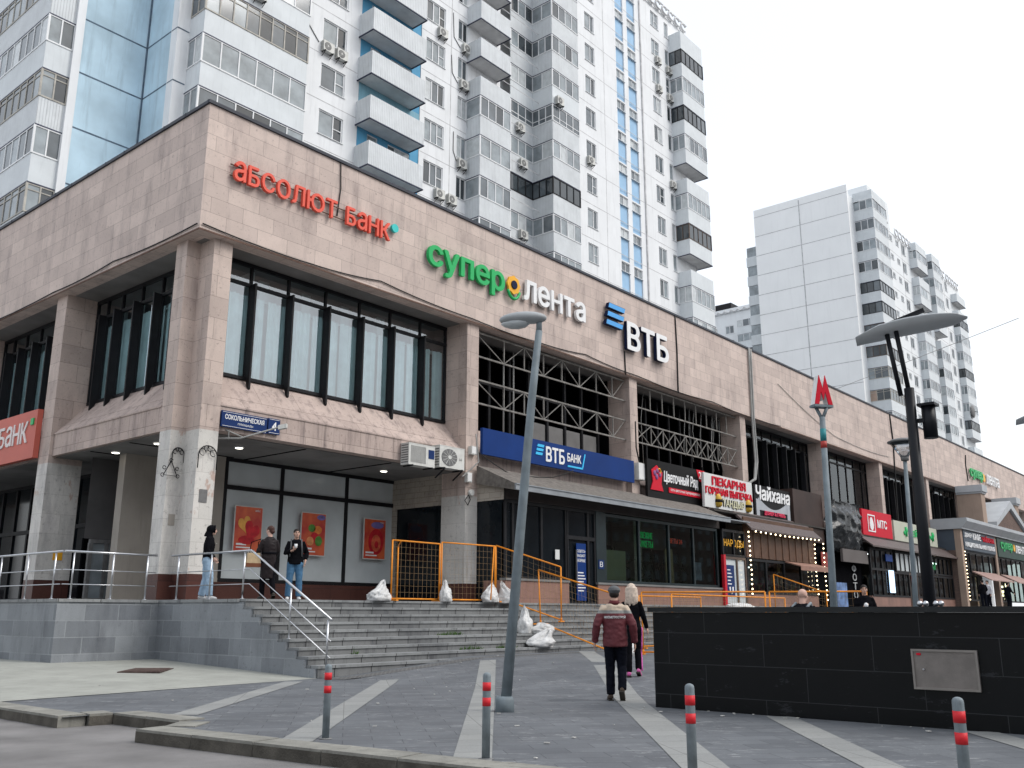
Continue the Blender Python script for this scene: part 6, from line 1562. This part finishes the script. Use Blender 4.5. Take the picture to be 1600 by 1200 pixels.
def person(label, loc, heading, pose=None, H=1.75, skin='skin', top=None, trousers=None, shoes=None, hair=None, vox=.011, headyaw=0, headtilt=0, fat=1.0, sleeve=1.0, curl=(.5,.5), extras=None, shirt_hem=.86, cloth_vox=.014, loose=1.0):
    pose = pose or {}; J = joints(pose, H); k = H/1.75
    t = thing('person', label, 'person', (0,0,0)); t.location = loc; t.rotation_euler = (0,0,R(heading-90))
    RH = Matrix.Rotation(R(headyaw),3,'Z') @ Matrix.Rotation(R(headtilt),3,'X')
    hc = J['hea']; ax = tuple(RH @ Vector(v) for v in ((1,0,0),(0,1,0),(0,0,1)))
    hp = lambda x,y,z: hc + RH @ (Vector((x,y,z))*k)
    # --- body, one continuous skin
    b = MB()
    b.tube([J['pel']+Vector((0,0,-.06)), J['pel'], J['wai'], J['che'], (J['che']+J['nek'])/2+Vector((0,0,.05)), J['nek']], [.11*k,.128*k,.11*k,.132*k,.085*k,.056*k], 16, flat=.64, side=FX)
    b.tube([J['nek']+Vector((0,0,-.06)), J['nek'], hc+Vector((0,-.01,-.03))], [.062*k,.056*k,.055*k], 12)
    b.ball(hp(0,-.008,.03), .074*k,.092*k,.088*k, 16, 10, ax=ax); b.ball(hp(0,.022,-.035), .058*k,.066*k,.075*k, 14, 9, ax=ax)
    b.ball(hp(0,.062,-.078), .026*k,.022*k,.022*k, 10, 6, ax=ax)
    b.tube([hp(0,.086,.028), hp(0,.100,-.002), hp(0,.106,-.020), hp(0,.088,-.028)], [.010*k,.012*k,.016*k,.012*k], 8)
    for s in (-1,1):
        b.ball(hp(.076*s,-.008,-.002), .010*k,.018*k,.030*k, 8, 6, ax=ax); b.ball(hp(.03*s,.075,.036), .022*k,.014*k,.010*k, 8, 5, ax=ax); b.ball(hp(.045*s,.055,-.02), .022*k,.022*k,.022*k, 8, 5, ax=ax)
    b.ball(hp(0,.083,-.050), .022*k,.010*k,.010*k, 8, 5, ax=ax)
    for s, sg in (('R',1),('L',-1)):
        b.tube([J['che']+Vector((.1*sg*k,0,.08*k)), J['sho'+s], J['sho'+s].lerp(J['elb'+s],.5), J['elb'+s], J['elb'+s].lerp(J['wri'+s],.35), J['wri'+s]], [.035*k,.040*k,.038*k,.036*k,.036*k,.026*k], 10)
        b.tube([J['pel']+Vector((.07*sg*k,0,0)), J['hip'+s], J['hip'+s].lerp(J['kne'+s],.5), J['kne'+s], J['kne'+s].lerp(J['ank'+s],.35), J['ank'+s]], [.06*k,.07*k,.058*k,.045*k,.045*k,.034*k], 10)
        d = J['wri'+s]-J['elb'+s]; nr = pose.get('palm'+s, (-sg,.15,0)); hand(b, J['wri'+s], Vector(pose.get('hd'+s, tuple(d))), Vector(nr), 1 if Vector(pose.get('hd'+s, tuple(d))).normalized().cross(Vector(nr)).dot(Vector(pose.get('th'+s,(0,1,0)))) > 0 else -1, k, curl[0 if s=='R' else 1])
    bo = b.build('body', K[skin], t, local=True); remesh(bo, vox*.8, 2)
    # --- face details
    e = MB()
    for s in (-1,1): e.ball(hp(.031*s,.0825,.020), .012*k,.007*k,.0065*k, 8, 6, ax=ax)
    e.build('eye', K['dark'], t, local=True)
    e = MB()
    for s in (-1,1): e.bar(hp(.018*s,.090,.043), hp(.046*s,.080,.045), .007, .008)
    e.build('brow', K[hair or 'hairdark'], t, local=True)
    e = MB(); e.ball(hp(0,.0915,-.052), .021*k,.006*k,.006*k, 8, 5, ax=ax); e.build('lips', K['lips'], t, local=True)
    # --- top
    if top:
        m = MB(); f = fat
        hz = shirt_hem*k
        m.tube([Vector((J['pel'].x,J['pel'].y,hz)), J['pel'], J['wai'], J['che'], (J['che']+J['nek'])/2+Vector((0,0,.055*k)), J['nek']+Vector((0,0,.01))], [x*k*f for x in (.178,.178,.170,.185,.135,.07)], 20, flat=.70, side=FX)
        for s, sg in (('R',1),('L',-1)):
            we = J['elb'+s].lerp(J['wri'+s], sleeve)
            m.tube([J['che']+Vector((.09*sg*k,0,.07*k)), J['sho'+s], J['sho'+s].lerp(J['elb'+s],.5), J['elb'+s], J['elb'+s].lerp(we,.5), we], [x*k*f for x in (.06,.064,.062,.060,.056,.046)], 12)
        o = m.build(top[0], K[top[1]], t, local=True); remesh(o, cloth_vox, 4, .0065*loose, 11, loc[0])
    if trousers:
        m = MB(); l = trousers[2]
        m.tube([J['pel']+Vector((0,0,.09*k)), J['pel'], J['pel']+Vector((0,0,-.08*k))], [.138*k,.152*k,.152*k], 18, flat=.70, side=FX)
        for s, sg in (('R',1),('L',-1)):
            m.tube([J['pel']+Vector((.075*sg*k,0,.0)), J['hip'+s]+Vector((0,0,-.05)), J['hip'+s].lerp(J['kne'+s],.5), J['kne'+s], J['kne'+s].lerp(J['ank'+s],.5), J['ank'+s]+Vector((0,0,.0))], [x*k*l for x in (.09,.098,.088,.074,.070,.066)], 12)
        o = m.build(trousers[0], K[trousers[1]], t, local=True); remesh(o, cloth_vox, 3, .0055*loose, 10, loc[1])
    for s, sg in (('R',1),('L',-1)):
        a = J['ank'+s]; pit = R(pose.get('foot'+s, 0)); fd = Vector((.12*sg, math.cos(pit), -math.sin(pit))).normalized(); uu = (Vector((0,0,1))-fd*fd.z).normalized(); ss = fd.cross(uu)
        m = MB(); m.tube([a-fd*.07*k-uu*.035*k, a-fd*.03*k-uu*.03*k, a+fd*.06*k-uu*.045*k, a+fd*.14*k-uu*.055*k, a+fd*.185*k-uu*.06*k], [.030*k,.040*k,.042*k,.042*k,.020*k], 10, flat=[1,1,.95,.75,.7], side=tuple(ss)); m.tube([a+uu*.02*k, a-uu*.04*k], [.040*k,.042*k], 10)
        o = m.build('shoe', K[shoes[0]], t, local=True); remesh(o, .009, 2)
        m = MB(); m.obox(a+fd*.055*k-uu*.083*k, (fd,ss,uu), (.128*k,.040*k,.009*k)); m.build('sole', K[shoes[1]], o, local=True)
    if extras: extras(t, J, k, hp, ax)
    return t
def hairshell(t, hp, ax, k, mat, kind='short'):
    m = MB()
    if kind == 'short':
        m.ball(hp(0,-.016,.045), .081*k,.096*k,.084*k, 16, 10, ax=ax); m.ball(hp(0,-.05,.0), .068*k,.055*k,.07*k, 12, 8, ax=ax)
    elif kind == 'bun':
        m.ball(hp(0,-.018,.04), .083*k,.096*k,.09*k, 16, 10, ax=ax); m.ball(hp(0,-.06,-.01), .07*k,.05*k,.07*k, 12, 8, ax=ax); m.ball(hp(0,-.09,-.02), .045*k,.04*k,.045*k, 10, 7, ax=ax)
    elif kind == 'long':
        m.ball(hp(0,-.012,.035), .090*k,.105*k,.098*k, 18, 12, ax=ax)
        for i in range(16):
            a = R(-180+i*180/15); x, y = .082*math.cos(a), .088*math.sin(a)-.01
            rr = random.Random(i); L_ = .30+rr.uniform(-.05,.03)
            m.tube([hp(x,y,.05), hp(x*1.15,y*1.1,-.03), hp(x*1.25+rr.uniform(-.02,.02),y*1.15-.015,-.13), hp(x*1.2+rr.uniform(-.03,.03),y*1.1-.02,-.10-L_*.45), hp(x*1.0+rr.uniform(-.03,.03),y*1.0-.03,.0-L_)], [.03*k,.032*k,.030*k,.024*k,.008*k], 7)
    o = m.build('hair', K[mat], t, local=True); remesh(o, .009, 2, .0022, 30)
    return o
K['hairdark'] = M('dark_hair', (.018,.013,.011), .6, .3, 20)
K['hairbrown'] = M('brown_hair', (.055,.024,.018), .55, .3, 20)
K['hairblond'] = M('pale_blond_hair', (.55,.45,.37), .5, .2, 25)
K['lips'] = M('lips', (.36,.13,.11), .5, .1, 5)
K['cblack'] = M('black_cloth', (.006,.006,.008), .9, .3, 6, spec=.05)
K['cnavy'] = M('navy_cloth', (.007,.008,.013), .9, .25, 6, spec=.05)
K['coat'] = M('dark_coat_leather', (.016,.012,.013), .5, .3, 4, spec=.15)
K['ljeans'] = M('light_blue_denim', (.30,.42,.55), .8, .18, 5)
K['jeans'] = M('blue_denim', (.06,.15,.26), .8, .25, 5)
K['shoewhite'] = M('white_sneaker', (.6,.6,.6), .6, .1, 6); K['shoedark'] = M('dark_shoe', (.03,.025,.02), .5, .2, 6); K['shoebrown'] = M('brown_boot', (.06,.042,.03), .6, .2, 6); K['shoepink'] = M('pink_sneaker', (.62,.13,.36), .6, .15, 6)
K['pink'] = M('pink_stripe', (.75,.14,.48), .6, .05, 4)
K['cgrey'] = M('grey_cloth', (.10,.105,.11), .8, .2, 5)
# maroon work jacket with pale yoke and grey reflective band (by height on the garment)
mm, tt, bb = newmat('maroon_work_jacket'); bb.inputs['Roughness'].default_value = .7
tcn = tt.nodes.new('ShaderNodeTexCoord'); sp = tt.nodes.new('ShaderNodeSeparateXYZ'); tt.links.new(tcn.outputs['Object'], sp.inputs[0])
cr = tt.nodes.new('ShaderNodeValToRGB'); cr.color_ramp.interpolation = 'CONSTANT'; el = cr.color_ramp.elements
el[0].position = 0; el[0].color = (.125,.018,.026,1); el[1].position = .648; el[1].color = (.27,.27,.26,1); e2 = el.new(.668); e2.color = (.58,.47,.36,1); e3 = el.new(.720); e3.color = (.125,.018,.026,1)
dv = tt.nodes.new('ShaderNodeMath'); dv.operation = 'DIVIDE'; dv.inputs[1].default_value = 2.0; tt.links.new(sp.outputs['Z'], dv.inputs[0]); tt.links.new(dv.outputs[0], cr.inputs['Fac'])
tt.links.new(mixc(tt, ramp(tt, noise(tt, 6), .3, .7), cr.outputs['Color'], mixc(tt, 1.0, cr.outputs['Color'], (.75,.75,.75), 'MULTIPLY')), bb.inputs['Base Color'])
K['workjacket'] = mm
# --- 1 the walking man in the maroon jacket
def ex1(t, J, k, hp, ax):
    m = MB(); m.ball(hp(0,-.014,.06), .096*k,.112*k,.075*k, 18, 10, ax=ax); m.tube([hp(0,-.014,.045), hp(0,-.014,.075)], [.098*k,.096*k], 18, flat=1.14, side=tuple(ax[0])); m.ball(hp(0,.10,.05), .07*k,.06*k,.012*k, 12, 6, ax=ax)
    o = m.build('cap', K['cgrey'], t, local=True)
    m = MB(); m.ball(hp(0,-.03,.0), .078*k,.082*k,.07*k, 14, 9, ax=ax); m.build('hair', K['hairdark'], t, local=True)
    m = MB(); m.tube([J['nek']+Vector((0,0,-.03)), J['nek']+Vector((0,-.005,.035))], [.088*k,.075*k], 16, flat=.95); m.build('collar', K['workjacket'] if False else M('maroon_collar',(.11,.02,.025),.7,.2,4), t, local=True)
    jk = [c for c in t.children if c.name.startswith('jacket')][0]
    vs = [v.co for v in jk.data.vertices]; bv = BVHTree.FromPolygons([tuple(v) for v in vs], [tuple(p.vertices) for p in jk.data.polygons])
    m = MB(); text(m, 'МОСМЕТРОСТРОЙ', (-.165,-.6,1.222), .33,.045, (1,0,0),(0,0,1), .004, bold=.03); out_ = []
    for v in m.v:
        h = bv.ray_cast(Vector((v[0],-.6,v[2])), Vector((0,1,0)))
        y = h[0].y-.004-(v[1]+.6)*-1*0 if h[0] is not None else -.15
        out_.append((v[0], y+(v[1]+.6), v[2]))
    m.v = out_; m.build('back_lettering', K['signwhite'], jk, local=True)
person('man in a maroon work jacket with a pale yoke and grey cap, walking away', (12.51,8.48,0), 36, dict(
    elbR=(.275,-.05,1.13), wriR=(.30,.03,.86), elbL=(-.285,-.05,1.13), wriL=(-.315,.06,.87), kneR=(.095,.03,.50), ankR=(.085,-.14,.17), footR=42, kneL=(-.085,.05,.50), ankL=(-.085,.05,.09), che=(0,.02,1.28), hea=(0,.04,1.60)),
    H=1.74, top=('jacket','workjacket'), trousers=('trousers','cnavy',1.0), shoes=('shoebrown','shoedark'), hair='hairdark', fat=1.1, shirt_hem=.80, extras=ex1, cloth_vox=.012, loose=1.2)
# --- 2 the blonde woman
def ex2(t, J, k, hp, ax):
    hairshell(t, hp, ax, k, 'hairblond', 'long')
    m = MB()
    for s in ('R','L'):
        sg = 1 if s == 'R' else -1; P = []
        for a, b, n in (('hip','kne',5),('kne','ank',5)):
            for q in range(n+1):
                p = J[a+s].lerp(J[b+s], q/n); P.append(p+Vector((sg*(.094 if a=='hip' else .075)*k*(.95-.12*q/n if a=='hip' else .92-.05*q/n),-.012,-.02)))
        m.tube(P, .014, 6)
    m.build('side_stripe', K['pink'], t, local=True)
person('woman with long pale blond hair, black top and pink striped leggings, walking away', (15.27,9.96,.157), 30, dict(
    shoR=(.15,0,1.36), shoL=(-.15,0,1.36), elbR=(.215,.02,1.13), wriR=(.27,.14,.90), elbL=(-.21,-.06,1.12), wriL=(-.2,.0,.88), kneR=(.085,.10,.52), ankR=(.10,.04,.13), footR=25, kneL=(-.08,.0,.50), ankL=(-.08,-.06,.09)),
    H=1.70, skin='skin2', top=('top','cblack'), trousers=('leggings','cblack',.94), shoes=('shoepink','shoedark'), hair='hairblond', fat=.86, shirt_hem=.87, extras=ex2, cloth_vox=.012, loose=.7)
# --- 3 hooded man by the column
def ex3(t, J, k, hp, ax):
    m = MB(); m.ball(hp(0,-.028,.025), .100*k,.108*k,.112*k, 18, 12, ax=ax); m.tube([hp(0,-.06,-.03), J['nek']+Vector((0,-.03,-.02))], [.085*k,.11*k], 14)
    for a in range(0,181,20):
        pass
    m.tube([hp(.082*math.cos(R(a)), .055, .02+.098*math.sin(R(a))) for a in range(-50,231,20)], .022, 8)
    o = m.build('hood', K['cblack'], t, local=True); remesh(o, .011, 3)
    m = MB(); m.obox(hp(.03,.12,-.30), ((1,0,0),(0,1,0),(0,0,1)), (.03,.006,.006)); m.build('logo', K['signwhite'], t, local=True)
person('young man in a black hooded jacket and pale baggy jeans standing by the corner column', (12.98,20.75,ZP), -38, dict(
    elbR=(.21,-.02,1.14), wriR=(.16,.13,.96), elbL=(-.21,-.02,1.14), wriL=(-.15,.13,.95), kneR=(.11,.08,.50), ankR=(.12,.10,.09), kneL=(-.11,-.02,.50), ankL=(-.12,-.10,.09), hea=(0,.05,1.60)),
    H=1.82, skin='skin2', top=('hooded_jacket','cblack'), trousers=('jeans','ljeans',1.22), shoes=('shoewhite','shoewhite'), hair='hairbrown', fat=1.02, extras=ex3, headyaw=8)
# --- 4 woman in the long coat
def ex4(t, J, k, hp, ax):
    hairshell(t, hp, ax, k, 'hairbrown', 'bun')
    m = MB(); c = Vector((-.36,.05,.78))*k
    m.prism([c+Vector((-.17,-.05,0)), c+Vector((.17,-.05,0)), c+Vector((.14,-.05,.30)), c+Vector((-.14,-.05,.30))], (0,.11,0)); o = m.build('tote_bag', M('straw_bag',(.48,.36,.22),.8,.15,8), t, local=True)
    m = MB(); m.box(c.x-.178,c.x+.178,c.y-.058,c.y+.068,c.z-.03,c.z+.06); m.build('bag_base', M('brown_leather',(.16,.06,.03),.6,.2,5), o, local=True)
    m = MB(); m.tube([c+Vector((-.1,0,.3)), c+Vector((-.07,.0,.55)), J['shoL']+Vector((-.05,.02,.05)), c+Vector((.1,.0,.55)), c+Vector((.1,0,.3))], .012, 6); m.build('bag_strap', K['cblack'], o, local=True)
    m = MB(); m.obox(c+Vector((.2,.06,.24)), ((1,0,.3),(0,1,0),(-.3,0,1)), (.09,.05,.13)); m.build('parcel', M('pale_parcel',(.55,.50,.52),.6,.4,6), t, local=True)
    m = MB(); m.tube([J['wai']+Vector((0,0,-.02)), J['wai']+Vector((0,0,.03))], .178*k, 20, flat=.72, side=FX); m.build('belt', K['cblack'], t, local=True)
person('woman in a long dark coat with a straw tote bag seen from behind', (13.62,19.15,ZP), 72, dict(
    shoR=(.16,0,1.365), shoL=(-.16,0,1.365), elbR=(.22,.02,1.14), wriR=(.17,.16,.99), elbL=(-.25,.02,1.14), wriL=(-.27,.14,1.02), kneR=(.09,-.04,.50), ankR=(.09,-.2,.13), footR=30, kneL=(-.09,.1,.50), ankL=(-.10,.1,.09)),
    H=1.75, skin='skin2', top=('coat','coat'), trousers=('trousers','cblack',.95), shoes=('shoedark','shoedark'), hair='hairbrown', fat=.98, shirt_hem=.48, extras=ex4, headyaw=35)
# --- 5 man eating, facing us
def ex5(t, J, k, hp, ax):
    hairshell(t, hp, ax, k, 'hairdark', 'short')
    m = MB(); w_ = J['wriR']+Vector((-.05,.07,.05)); m.lathe([(.03,0),(.04,.10)], w_, 12); m.build('paper_cup', K['signwhite'], t, local=True)
    m = MB(); m.ball(Vector((0,-.19,1.18))*k, .16*k,.10*k,.24*k, 14, 10); o = m.build('backpack', K['cblack'], t, local=True)
    m = MB()
    for s in (-1,1): m.tube([Vector((.12*s,-.12,1.40))*k, Vector((.125*s,.03,1.475))*k, Vector((.13*s,.135,1.30))*k, Vector((.15*s,.10,1.05))*k], .018, 6)
    m.build('strap', K['cgrey'], o, local=True)
person('man in black sweatshirt and blue jeans facing us, hand raised to his chest', (14.78,19.66,ZP), 236, dict(
    elbR=(.245,-.0,1.13), wriR=(.07,.20,1.20), palmR=(-.4,-1,0), hdR=(-.5,.25,.8), thR=(0,0,1), elbL=(-.27,-.08,1.15), wriL=(-.235,.04,.92), kneR=(.12,.03,.50), ankR=(.14,.0,.09), kneL=(-.11,.03,.50), ankL=(-.12,.02,.09)),
    H=1.78, top=('sweatshirt','cblack'), trousers=('jeans','jeans',1.12), shoes=('shoewhite','shoewhite'), hair='hairdark', fat=1.1, sleeve=.72, curl=(1.1,.6), extras=ex5, headyaw=10)
# --- 6.. people behind the parapet and by the far shops
def ex6(t, J, k, hp, ax):
    m = MB(); m.ball(Vector((0,-.2,1.2))*k, .17*k,.11*k,.26*k, 14, 10); o = m.build('backpack', K['cblack'], t, local=True)
    m = MB()
    for s in (-1,1): m.tube([Vector((.13*s,-.14,1.40))*k, Vector((.13*s,.03,1.48))*k, Vector((.13*s,.14,1.25))*k], .028, 6)
    m.build('strap', M('grey_strap',(.22,.25,.27),.7,.1,4), o, local=True)
person('bald man with a dark backpack behind the black parapet', (15.6,6.75,.0), 2, dict(hea=(0,.05,1.60)), H=1.74, skin='skin2', top=('jacket','cblack'), trousers=('trousers','cnavy',1.05), shoes=('shoedark','shoedark'), hair='hairdark', fat=1.12, extras=ex6, vox=.014, headyaw=-15)
def ex7(t, J, k, hp, ax):
    hairshell(t, hp, ax, k, 'hairdark', 'short'); m = MB(); m.ball(Vector((.0,.26,1.24))*k, .05,.05,.06, 10, 7); m.build('paper_cup', K['signwhite'], t, local=True)
person('dark haired man in black facing us before the photo shop entrance', (23.45,8.55,.28), 205, dict(elbR=(.24,0,1.12), wriR=(.06,.22,1.18), palmR=(-.4,-1,0), hdR=(-.6,.2,.6), elbL=(-.24,0,1.12), wriL=(-.06,.2,1.14), hdL=(.6,.2,.5)), H=1.72, top=('sweater','cblack'), trousers=('trousers','cnavy',1.05), shoes=('shoedark','shoedark'), hair='hairdark', fat=1.08, extras=ex7, vox=.014)
def exs(t, J, k, hp, ax): hairshell(t, hp, ax, k, 'hairdark', 'short')
K['cwhite'] = M('white_shirt', (.6,.6,.62), .7, .1, 5)
for (x,y,hd,tp,lab) in ((65.3,16.3,40,'cblack','person in dark clothes by the far cafe, left of the white shirt'),(66.9,16.4,150,'cwhite','person in a white shirt standing by the far cafe'),(71.6,16.3,330,'cnavy','person in dark clothes at the bright far shop counter')):
    person(lab, (x,y,ZP), hd, dict(elbR=(.25,.02,1.14), wriR=(.22,.2,1.02)), H=1.82, top=('top',tp), trousers=('trousers','cnavy',1.05), shoes=('shoedark','shoedark'), hair='hairdark', vox=.02, cloth_vox=.02, extras=exs)
